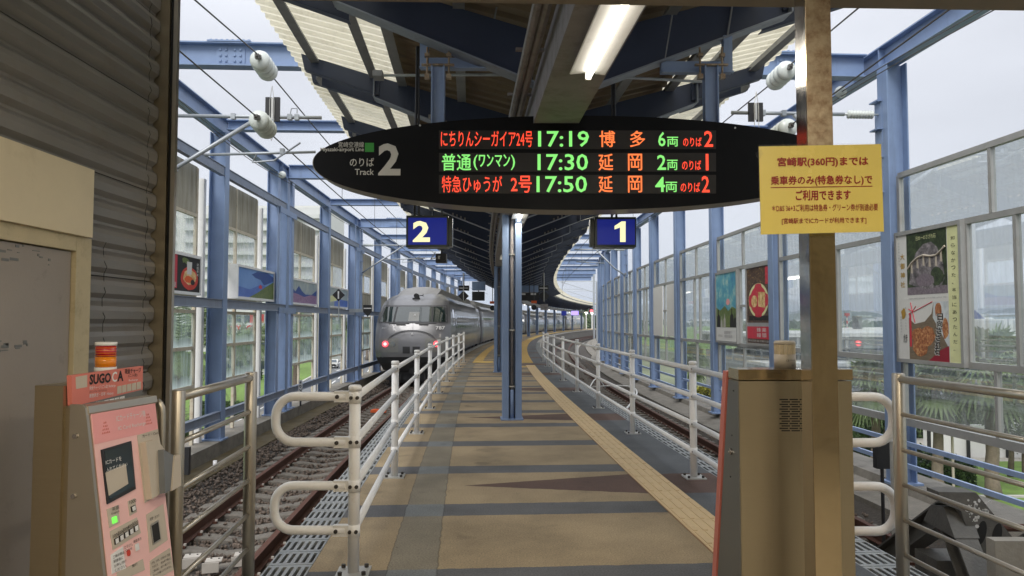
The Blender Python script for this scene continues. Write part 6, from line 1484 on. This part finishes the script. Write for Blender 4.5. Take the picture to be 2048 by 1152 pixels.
TX('http://www.hourakumanju 0120-345-678'[:24] if False else '菓子処 宮崎 本店 空港店 大淀店', .05, .02, .95, .045, M['wallw'], .003)
# left wall pictures
def LX(lab, y0, y1, dep, uo=-5.74, z0=1.95, z1=2.66): return lightbox(lab, sy(y0, -5.7), sy(y1, -5.7), z0, z1, uo, -1, dep, None, M['whitepost'])
pl, t, W, H, b_ = LX('red and black poster of a fruit dessert behind the stainless post', 11.2, 13.2, .08)
R_(0, 0, 1, 1, M['ink'], 'sheet', .0); R_(.0, 0, .48, 1, M['crimson'], 'red_half', .001); R_(0, 0, .5, .07, M['ink'], 'black_strip', .0014)
a, c = XY(.30, .66); pl.disc(a, c, .21, .21, .0015, .0005, M['wallw'], t, 'ring', 28); pl.disc(a, c, .19, .19, .002, .0005, M['crimson'], t, 'ring', 28)
TX('日向', .24, .58, .36, .75, M['wallw']); TX('風蘭屋', .2, .1, .46, .24, M['wallw'])
BL(blob(.76, .38, .2, .33, 22, 4, .02), M['redp'], 'bowl', .0015); BL(blob(.76, .42, .15, .22, 18, 5, .1), pm_gold, 'fruit', .002); BL(blob(.74, .35, .1, .1, 12, 15, .1), M['orange'], 'fruit', .0022); BL(blob(.83, .28, .05, .08, 10, 6), M['ink'], 'fruit', .0025); BL([(.70, .5), (.80, .5), (.81, .86), (.69, .86)], M['wallw'], 'cup', .0022); BL(blob(.66, .88, .1, .08, 14, 8, .3), pm_hill, 'leaf_print', .0015)
for j, ch in enumerate('南国果実'): TX(ch, .92, .78 - j*.1, .97, .86 - j*.1, M['wallw'], .003)
pl, t, W, H, b_ = LX('faded blue seascape picture with green slope on the left wall', 14.75, 17.35, .28, -5.6)
R_(0, 0, 1, 1, pm_blue, 'sheet', .0); BL([(0, 0), (0, .35), (.3, .28), (.6, .5), (1, .4), (1, 0)], pm_sea, 'sea', .001); BL([(.28, 0), (.5, .18), (.75, .45), (1, .68), (1, 0)], pm_hill, 'slope', .0016); BL([(.35, .82), (.5, .95), (.8, .98), (1, .85), (1, .72), (.85, .60), (.7, .5), (.6, .68), (.45, .72)], M['navyp'], 'headland', .0014); BL(blob(.6, .42, .05, .08, 9, 3, .3), M['crimson'], 'flowers', .002)
pl, t, W, H, b_ = LX('purple lavender field picture with blue peaks on the left wall', 19.2, 22.2, .1)
R_(0, 0, 1, 1, pm_cloud, 'sheet', .0); BL([(0, .3), (.1, .62), (.18, .5), (.3, .78), (.42, .55), (.55, .42), (.8, .45), (1, .7), (1, .3)], M['navyp'], 'peaks', .001); BL([(0, 0), (0, .45), (.25, .4), (.5, .3), (.75, .42), (1, .4), (1, 0)], pm_lav, 'field', .0016)
pl, t, W, H, b_ = LX('blue and white coast picture behind the black diamond marker', 23.6, 26.7, .1)
R_(0, 0, 1, 1, pm_cloud, 'sheet', .0); BL([(.3, 0), (.3, .3), (.5, .42), (1, .38), (1, 0)], pm_sea, 'sea', .001); BL([(.0, .5), (.3, .62), (.45, .45), (.4, .3), (0, .2)], M['yellowlt'], 'beach', .0012); BL(blob(.55, .5, .1, .12, 9, 3, .2), M['hill'], 'island', .0014)

# ================================================================== FAR SCENERY
# palms
def frond(mb, o, az, el, L, dr, nl=16, w_=.05, ll=.55):
    d0 = Vector((math.cos(az)*math.cos(el), math.sin(az)*math.cos(el), math.sin(el))); p = Vector(o); pts = [p.copy()]; d = d0.copy(); n = 7
    for i in range(n): p = p + d*(L/n); d = (d + Vector((0, 0, -dr/n))).normalized(); pts.append(p.copy())
    sd = d0.cross(EZ).normalized()
    for k in range(nl):
        t = .18 + .8*k/(nl-1); i = min(n-1, int(t*n)); q = pts[i].lerp(pts[i+1], t*n - i); ax = (pts[i+1]-pts[i]).normalized()
        l = ll*L*(math.sin(PI*min(1, t*1.05)**.7)*.75 + .25)*.6
        for sg in (-1, 1):
            tip = q + (sd*sg*.75 + ax*.55 + Vector((0, 0, -.3 + random.uniform(-.2, .15))))*l; wv = ax*w_
            mb.add([q - wv, q + wv, tip], [(0, 1, 2)])
    mb.tube([pts[0], pts[3], pts[-1]], [.03, .02, .005], 3, caps=False)
def fan(mb, o, az, el, L, n=13):
    d = Vector((math.cos(az)*math.cos(el), math.sin(az)*math.cos(el), math.sin(el))); c = Vector(o) + d*L*.5; sd = d.cross(EZ).normalized(); up = sd.cross(d).normalized()
    mb.tube([Vector(o), c], .018, 3, caps=False)
    for k in range(n):
        a = (k/(n-1) - .5)*2.5; dd = (d*math.cos(a) + sd*math.sin(a)).normalized(); l = L*.62*(1 - .1*abs(a)) ; tip = c + dd*l + Vector((0, 0, -.32*l*random.uniform(.6, 1.5))); pr = dd.cross(up).normalized()*.035*L
        m_ = c + dd*l*.55 + Vector((0, 0, -.03*l)); mb.add([c, m_ - pr, tip, m_ + pr], [(0, 1, 2, 3)])
def mkpalm(kind, h, r, seed):
    random.seed(seed); t = bpy.data.objects.new('palm_tree', None); C.objects.link(t)
    mb = MB(); pts = [(0.04*math.sin(k), .03*math.cos(k*2), h*k/8) for k in range(9)]; mb.tube(pts, [.26*(1 + .25*(k == 0)) - .012*k for k in range(9)], 10)
    mb.build('trunk', M['trunk'], t, smooth=True); mb = MB()
    if kind == 'fan':
        for k in range(58): fan(mb, (0, 0, h), random.uniform(0, 2*PI), random.uniform(-.9, 1.4), r*random.uniform(.8, 1.1))
    else:
        for k in range(46): frond(mb, (0, 0, h), random.uniform(0, 2*PI), random.uniform(-.35, 1.35), r*random.uniform(.8, 1.1), random.uniform(.9, 1.7))
    mb.build('crown', M['leaf2'], t); return t
fanp = mkpalm('fan', 4.7, 1.95, 1); feap = mkpalm('fea', 6.0, 3.4, 2); bush = mkpalm('fea', 1.2, 2.6, 5)
def place(proto, used, loc, label, group, sc=1, rz=None):
    o = proto if not used else copy_tree(proto); o.location = loc; o.rotation_euler = (0, 0, rz if rz is not None else random.uniform(0, 6)); o.scale = (sc, sc, sc); tag(o, label, 'palm tree', group)
FR = [(1745, 36, 'fan palm behind the steel post hoops, leftmost on the right side', 1), (1868, 34, 'fan palm with full crown right of the blue column', 1.05), (1975, 33, 'large fan palm right of the pane divider, beyond the tube fence', 1.2), (2046, 37, 'fan palm cut by the right picture edge', 1), (1815, 48, 'smaller fan palm behind the nearest blue column', .9), (1380, 62, 'fan palm seen under the glazing left of the gate cabinet', .95), (1500, 85, 'distant fan palm behind the two posters', 1.2), (1240, 120, 'distant fan palm behind the far glazing', 1.3)]
for i, (px, d, lab, sc) in enumerate(FR): place(fanp, i > 0, ((px-1024)*d/1450, d, GZ), lab, 'fan palms on the right lawns', sc)
FL = [(362, 38, 'big feather palm filling the first left window', 1.05), (470, 66, 'feather palm behind the second left bay', .95), (505, 74, 'feather palm in front of the white shop with red letters', .95), (592, 70, 'feather palm seen right of the triple column', 1.0), (632, 76, 'tall arching feather palm in the fourth left bay', 1.1), (690, 120, 'small feather palm above the white car', 1.1), (735, 150, 'small feather palm left of the train', 1.1), (400, 90, 'distant feather palm in the first left bay', 1.3), (1160, 210, 'feather palm beyond the platform end, left', 1.1), (1171, 220, 'feather palm beyond the platform end, right', 1.2)]
for i, (px, d, lab, sc) in enumerate(FL): place(feap, i > 0, ((px-1024)*d/1450, d, GZ if d < 200 else -3.5), lab, 'feather palms along the road', sc)
place(bush, False, ((380-1024)*31/1450, 31, GZ + 1.2), 'low bushy palm at the foot of the first left window', 'bushy palms', 1.15); place(bush, True, ((1150-1024)*180/1450, 180, -2.2), 'low bushy palm by the far platform end', 'bushy palms', 1.6)
# leafy masses
def leafmass(name, label, cat, pts, n, size, m, core=None, kind=None, parts=True):
    """pts: list of boxes (x0,x1,y0,y1,z0,z1) whose surface is clothed in leaves"""
    t = thing(name, label, cat, ((pts[0][0]+pts[0][1])/2, (pts[0][2]+pts[0][3])/2, pts[0][4])); mb = MB(); cb = MB()
    for (x0, x1, y0, y1, z0, z1) in pts:
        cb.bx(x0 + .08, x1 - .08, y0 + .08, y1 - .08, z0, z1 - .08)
        k = n//len(pts)
        for i in range(k):
            f = random.random()
            if f < .4: p = Vector((random.uniform(x0, x1), random.uniform(y0, y1), z1 + random.gauss(0, .05)))
            elif f < .8: p = Vector((random.uniform(x0, x1), y0 + random.gauss(0, .06), random.uniform(z0, z1)))
            else: p = Vector((random.choice((x0, x1)) + random.gauss(0, .05), random.uniform(y0, y1), random.uniform(z0, z1)))
            a = Vector((random.gauss(0, 1), random.gauss(0, 1), random.gauss(0, .6))).normalized(); c = a.cross(Vector((random.random(), random.random(), random.random()))).normalized(); s_ = size*random.uniform(.6, 1.3)
            mb.add([p - a*s_, p - c*s_*.5, p + a*s_, p + c*s_*.5], [(0, 1, 2, 3)])
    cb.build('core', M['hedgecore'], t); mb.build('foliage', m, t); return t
random.seed(11)
leafmass('clipped_hedge', 'clipped green hedge along the right lawn behind the blue rails', 'hedge', [(17.5, 21.5, 41, 44.5, GZ, GZ + 1.3), (18.5, 22.5, 35.5, 40.5, GZ, GZ + 1.15)], 9000, .085, M['leaf'])
leafmass('clipped_hedge', 'dark tall hedge behind the fan palms on the right', 'hedge', [(20, 34, 50, 52, GZ, GZ + 2.4)], 5000, .13, M['leaf'])
leafmass('yellow_shrub', 'bright yellow green clipped shrub under the right glazing', 'shrub', [(17.6, 20.2, 70, 72, GZ, GZ + 1.5)], 1600, .12, M['leafy'])
leafmass('clipped_hedge', 'low dark hedge on the lawn in the second left bay', 'hedge', [(-26.5, -22, 60, 62, GZ, GZ + 1.2)], 2600, .11, M['leaf'])
leafmass('clipped_hedge', 'rounded hedge on the lawn in the first left bay', 'hedge', [(-25.5, -20.5, 50, 52, GZ, GZ + 1.0)], 2600, .11, M['leaf'])
leafmass('clipped_hedge', 'long hedge behind the road seen through the left bays', 'hedge', [(-50, -34, 96, 99, GZ, GZ + 1.6)], 3500, .2, M['leaf'])
def tree(x, y, h, r, lab, seed, z=GZ, nl=2600, sz=.16):
    random.seed(seed); t = thing('leafy_tree', lab, 'tree', (x, y, z)); mb = MB(); mb.tube([(x, y, z), (x + .1, y, z + h*.3), (x - .05, y + .1, z + h*.6)], [.16, .12, .07], 8)
    for k in range(6): a = random.uniform(0, 2*PI); mb.tube([(x, y, z + h*.35), (x + math.cos(a)*r*.6, y + math.sin(a)*r*.6, z + h*random.uniform(.6, .85))], [.07, .02], 5)
    mb.build('trunk', M['trunk'], t, smooth=True); mb = MB(); cl = [(x + random.gauss(0, r*.5), y + random.gauss(0, r*.5), z + h*random.uniform(.45, .95)) for _ in range(22)]
    for i in range(nl):
        c = random.choice(cl); p = Vector(c) + Vector((random.gauss(0, r*.2), random.gauss(0, r*.2), random.gauss(0, r*.16))); a = Vector((random.gauss(0, 1), random.gauss(0, 1), random.gauss(0, .6))).normalized(); q = a.cross(Vector((random.random(), random.random(), random.random()))).normalized(); s_ = sz*random.uniform(.6, 1.3)
        mb.add([p - a*s_, p - q*s_*.5, p + a*s_, p + q*s_*.5], [(0, 1, 2, 3)])
    mb.build('crown', M['leaf'], t)
tree(25.5, 37.5, 4.2, 1.7, 'dark leafy tree between the fan palm trunks on the right', 3, sz=.1); tree(19.4, 39, 3.6, 1.4, 'small round tree behind the first fan palm', 4, sz=.1); tree(29.5, 40.5, 3.8, 1.6, 'leafy tree at the right picture edge by the white wall', 5, sz=.1)
tree(-40, 105, 6, 3, 'leafy tree behind the road in the second left bay', 6, sz=.3, nl=1500); tree(-55, 110, 7, 3.5, 'leafy tree at the far left behind the road', 7, sz=.3, nl=1500); tree(-48, 140, 7, 3, 'leafy tree near the pale hotel', 8, sz=.3, nl=1200)
for i in range(7): tree(20 + i*7 - 22*(i > 3), 232 + i*3, 8, 4, ('leafy tree in the row beyond the platform end'), 30 + i, z=-5, nl=700, sz=.5); bpy.data.objects[[o.name for o in C.objects if o.name.startswith('leafy_tree')][-1]]['group'] = 'trees beyond the platform end'
# buildings
def bld(name, lab, x0, x1, y0, y1, z1, wall, rows, cols, z0=GZ, win=True, roof=True, wm='win', side='y', wz=(.35, .8)):
    t = thing(name, lab, 'building', ((x0+x1)/2, (y0+y1)/2, z0)); mb = MB(); mb.bx(x0, x1, y0, y1, z0, z1); mb.build('wall', M[wall], t)
    H = (z1-z0)/rows
    if win:
        for r in range(rows):
            for c in range(cols):
                w_ = (x1-x0)/cols; mb = MB(); mb.bx(x0 + w_*(c+.15), x0 + w_*(c+.85), y0 - .05, y0 + .02, z0 + H*(r + wz[0]), z0 + H*(r + wz[1])); mb.build('window', M[wm], t)
    if roof: mb = MB(); mb.bx(x0 - .3, x1 + .3, y0 - .3, y1 + .3, z1, z1 + .35); mb.build('roof', M['roofw'], t)
    return t
# left: shop with red letters, pale hotel with balconies
t = bld('shop_building', 'white shop building with red letters on its sign band', -44.5, -36.5, 108, 118, -1.0, 'wallw', 2, 5, roof=True)
sp2_ = Plane((-44.3, 107.9, .5), EX); mb = MB(); mb.bx(-43.5, -37.5, 107.95, 108.4, -.2, 1.3); mb.build('sign_band', M['wallw'], t); Plane((-43.2, 107.9, .15), EX).text('OMIYAGE', 0, 0, 5.2, .8, M['redp'], t, .02, .05)
mb = MB(); mb.bx(-39, -37.6, 108, 110, 1.3, 2.6); mb.build('red_tower', M['redp'], t)
t = thing('hotel_building', 'tall pale hotel with balcony bands behind the left window wall', 'building', (-72, 190, GZ))
mb = MB(); mb.bx(-125, -50, 190, 215, GZ, 32); mb.build('wall', M['wallw'], t)
for r in range(11):
    for k in range(2):
        mb = MB(); mb.bx(-124 + k*38, -88.5 + k*38, 188.6, 190, GZ + 3 + r*3.2, GZ + 4.1 + r*3.2); mb.build('balcony', M['roofw'], t)
        mb = MB(); mb.bx(-124 + k*38, -88.5 + k*38, 189.9, 190.02, GZ + 4.3 + r*3.2, GZ + 6 + r*3.2); mb.build('window', M['roofw'], t)
bld('grey_building', 'long grey office block behind the second left bay', -60, -34, 150, 160, 3.4, 'wallg', 3, 12)
bld('grey_building', 'low grey garage block behind the white car', -46, -30, 210, 225, 2.6, 'wallg', 2, 8)
bld('white_building', 'white block beyond the first left bay', -52, -44, 84, 92, 0.5, 'wallw', 2, 4)
for i, (x, y, z, lab) in enumerate(((-26.4, 55, GZ + 1.9, 'white information board on two posts on the lawn, upper'), (-23.5, 49, GZ + 1.3, 'white information board on two posts on the lawn, lower'))):
    t = thing('lawn_board', lab, 'sign board', (x, y, GZ)); mb = MB(); mb.bx(x - 1, x + 1, y, y + .1, z - .6, z + .4); mb.build('board', M['wallw'], t)
    for dx in (-.8, .8): mb = MB(); mb.bx(x + dx - .05, x + dx + .05, y + .1, y + .2, GZ, z + .3); mb.build('post', M['tube'], t)
# white car on the road
def car(x, y, rz, m, lab):
    t = thing('parked_car', lab, 'car', (0, 0, 0)); w_ = .85; pf = [(-2.1, .35), (2.1, .35), (2.15, .75), (1.25, .95), (.6, 1.42), (-1.2, 1.45), (-1.9, 1.0), (-2.15, .85)]
    mb = MB(); mb.extr([(-w_, yy, zz_) for yy, zz_ in pf], (2*w_, 0, 0)); mb.build('body', m, t)
    for k in (-1, 1): mb = MB(); mb.extr([(k*(w_ + .01) , yy, zz_) for yy, zz_ in ((1.1, .98), (.55, 1.36), (-1.1, 1.38), (-1.6, 1.0))], (k*.01, 0, 0)); mb.build('side_window', M['win'], t)
    mb = MB(); mb.extr([(-.7, -1.93, 1.02), (.7, -1.93, 1.02), (.62, -1.26, 1.42), (-.62, -1.26, 1.42)], (0, -.02, .01)); mb.build('windscreen', M['win'], t)
    mb = MB(); mb.bx(-.6, .6, -2.19, -2.1, .38, .72); mb.build('grille', M['ink'], t)
    for xx in (-.8, .8):
        for yy in (-1.3, 1.35): mb = MB(); mb.tube([(xx - .1, yy, .33), (xx + .1, yy, .33)], .33, 14); mb.build('wheel', M['ink'], t)
        mb = MB(); mb.bx(xx*.8 - .14, xx*.8 + .14, -2.2, -2.1, .62, .76); mb.build('headlight', M['whitegloss'], t)
    t.location = (x, y, GZ + .01); t.rotation_euler = (0, 0, rz); return t
car(-31.0, 126, R(12), M['wallw'], 'small white car driving on the road seen through the left wall')
car(34, 56, R(90), M['wallg'], 'grey car on the road behind the right hedge')
# right: terminal sheds, walkway roof, wall, roof tiles
t = thing('terminal_wing', 'long low terminal wing with white roof edge seen through the right glazing', 'building', (60, 74, GZ))
mb = MB(); mb.bx(24, 150, 72, 90, GZ, -1.9); mb.build('wall', M['wallg'], t); mb = MB(); mb.bx(23, 152, 69.5, 92, .0, .35); mb.build('roof', M['roofw'], t); mb = MB(); mb.bx(23.5, 151, 70.5, 91, -1.1, -.004); mb.build('fascia', M['wallg'], t); mb = MB(); mb.bx(24, 150, 71.4, 72, -1.9, -1.11); mb.build('clerestory', M['win'], t)
mb = MB(); mb.bx(23, 152, 66, 71.3, -2.6, -2.3); mb.build('canopy', M['roofw'], t)
for k in range(18):
    mb = MB(); mb.bx(25 + k*7, 25.5 + k*7, 66.5, 67, GZ, -2.6); mb.build('column', M['roofw'], t)
    mb = MB(); mb.bx(26.2 + k*7, 31.2 + k*7, 71.9, 72.0, GZ + .4, -3.0); mb.build('window', M['win'], t)
t = thing('roof_plant', 'pale louvred plant enclosure on the terminal roof at the right', 'roof plant', (50, 76, .35))
for k in range(3): mb = MB(); mb.bx(46.5 + k*4.2, 50.5 + k*4.2, 74, 80, .35, 1.75); mb.build('enclosure', M['roofw'], t); mb = MB(); mb.bx(46.9 + k*4.2, 50.1 + k*4.2, 73.95, 74.0, .5, 1.6); mb.build('louvre_panel', M['wallg'], t)
t = thing('airliner_tail', 'blue and white airliner tail fin above the terminal roof', 'aircraft', (97, 150, 0))
A = at(1948, 640, 150); mb = MB(); mb.extr([(A.x, 150, A.z - 2), (A.x + 3.4, 150, A.z - 2), (A.x + 2.2, 150, A.z + .3), (A.x + .3, 150, A.z + 2.0), (A.x - 1.2, 150, A.z + 2.0)], (0, .5, 0)); mb.build('fin', M['navyp'], t); mb = MB(); mb.extr([(A.x - 2.5, 150.1, A.z - 2), (A.x, 150.1, A.z - 2), (A.x - 1.0, 150.1, A.z + 1.2), (A.x - 1.6, 150.1, A.z + 1.4)], (0, .3, 0)); mb.build('fin_stripe', M['wallw'], t)
mb = MB(); mb.tube([(A.x - 30, 151, A.z - 3.6), (A.x - 4, 151, A.z - 3.4), (A.x + 6, 151, A.z - 2.4)], [2.0, 2.0, .5], 16); mb.build('fuselage', M['wallw'], t, smooth=True)
t = bld('service_building', 'white walled service building with grey tiled roof behind the right palms', 25, 60, 54.5, 62, -3.9, 'wallw', 1, 9, roof=False); mb = MB(); mb.extr([(24.5, 53.8, -3.9), (24.5, 62.6, -3.9), (24.5, 58.2, -2.2)], (36, 0, 0)); mb.build('roof', M['rooft'], t)
t = thing('garden_wall', 'pale garden wall with dark posts behind the right lawn', 'wall', (32, 44, GZ)); mb = MB(); mb.bx(24.3, 45, 43, 43.2, GZ, GZ + 1.9); mb.build('wall_panel', M['wallw'], t)
for k in range(9): mb = MB(); mb.bx(24.4 + k*2.3, 24.55 + k*2.3, 42.85, 42.99, GZ, GZ + 2); mb.build('post', M['ink'], t)
c = at(1903, 826, 34); t = thing('street_lamp', 'slim pale garden lamp between the fan palms', 'lamp post', (c.x, c.y, GZ)); mb = MB(); mb.tube([(c.x, c.y, GZ), (c.x, c.y, c.z)], .06, 8); mb.build('pole', M['beigepl'], t); mb = MB(); mb.bx(c.x - 1.0, c.x + .2, c.y - .1, c.y + .1, c.z, c.z + .12); mb.build('lamp_head', M['wallw'], t)
# airfield items
c = at(1694, 629, 400); t = thing('radio_mast', 'red and white banded mast on the airfield', 'mast', (c.x, c.y, GZ)); 
for k in range(7): mb = MB(); z0 = GZ + (c.z - GZ)*k/7; mb.tube([(c.x, c.y, z0), (c.x, c.y, z0 + (c.z-GZ)/7)], .45, 8); mb.build('band', M['redp' if k % 2 == 0 else 'wallw'], t)
mb = MB(); mb.box(c, (2, 2, 1.5)); mb.build('head', M['redp'], t)
A = at(1706, 660, 150); B = at(1725, 632, 150); t = thing('airfield_board', 'dark grey slatted board on the airfield', 'board', ((A.x+B.x)/2, 150, GZ))
for k in range(4): w_ = (B.x - A.x)/4; mb = MB(); mb.bx(A.x + w_*k + .05, A.x + w_*(k+1) - .05, 150, 150.4, A.z, B.z); mb.build('panel', M['greypl'], t)
for k in (.3, .7): mb = MB(); mb.bx(A.x + (B.x-A.x)*k - .1, A.x + (B.x-A.x)*k + .1, 150.4, 150.7, GZ, B.z - .3); mb.build('post', M['tube'], t)
random.seed(21); first = {}
for k in range(90):
    x = random.uniform(300, 1500); y = random.uniform(900, 1900); w_ = random.uniform(12, 38); h = random.uniform(4, 12); m = random.choice(('wallw', 'wallw', 'roofw', 'wallg', 'beigepl', 'rooft'))
    t = thing('town_house', 'tiny pale building in the town beyond the airfield', 'building', (x, y, GZ), 'town buildings beyond the airfield'); mb = MB(); mb.bx(x, x + w_, y, y + 12, GZ, GZ + h); mb.build('wall', M[m], t); mb = MB(); mb.extr([(x - 1, y - 1, GZ + h), (x - 1, y + 13, GZ + h), (x - 1, y + 6, GZ + h + 3)], (w_ + 2, 0, 0)); mb.build('roof', M[random.choice(('rooft', 'roofw', 'wallg'))], t)
b = MB(); random.seed(5)
for k in range(2600):
    x = random.uniform(250, 1700); y = random.choice((random.uniform(700, 900), random.uniform(900, 2000))); p = Vector((x, y, GZ + random.uniform(0, 7))); s_ = random.uniform(2, 6)
    a = Vector((random.gauss(0, 1), random.gauss(0, .3), random.gauss(0, .6))).normalized(); q = Vector((0, 0, 1)) if abs(a.z) < .8 else EX; b.add([p - a*s_, p - q*s_*.6, p + a*s_, p + q*s_*.6], [(0, 1, 2, 3)])
o = b.build('far_tree_belt', M['hill'], kind='stuff'); tag(o, 'dark belt of trees round the town beyond the airfield', 'trees')
# haze: one closed box of thin air round everything built
hz = MB(); hz.bx(-6500, 6500, -420, 9200, GZ - 3.0, 175); hm = bpy.data.materials.new('haze_air'); hm.use_nodes = True; t_ = hm.node_tree; t_.nodes.clear(); o_ = N(t_, 'ShaderNodeOutputMaterial'); v_ = N(t_, 'ShaderNodeVolumePrincipled'); v_.inputs['Density'].default_value = .00022; v_.inputs['Color'].default_value = (.75, .84, .98, 1); t_.links.new(v_.outputs[0], o_.inputs[1])
HAZE = True
if HAZE: hz.build('haze', hm, kind='stuff')
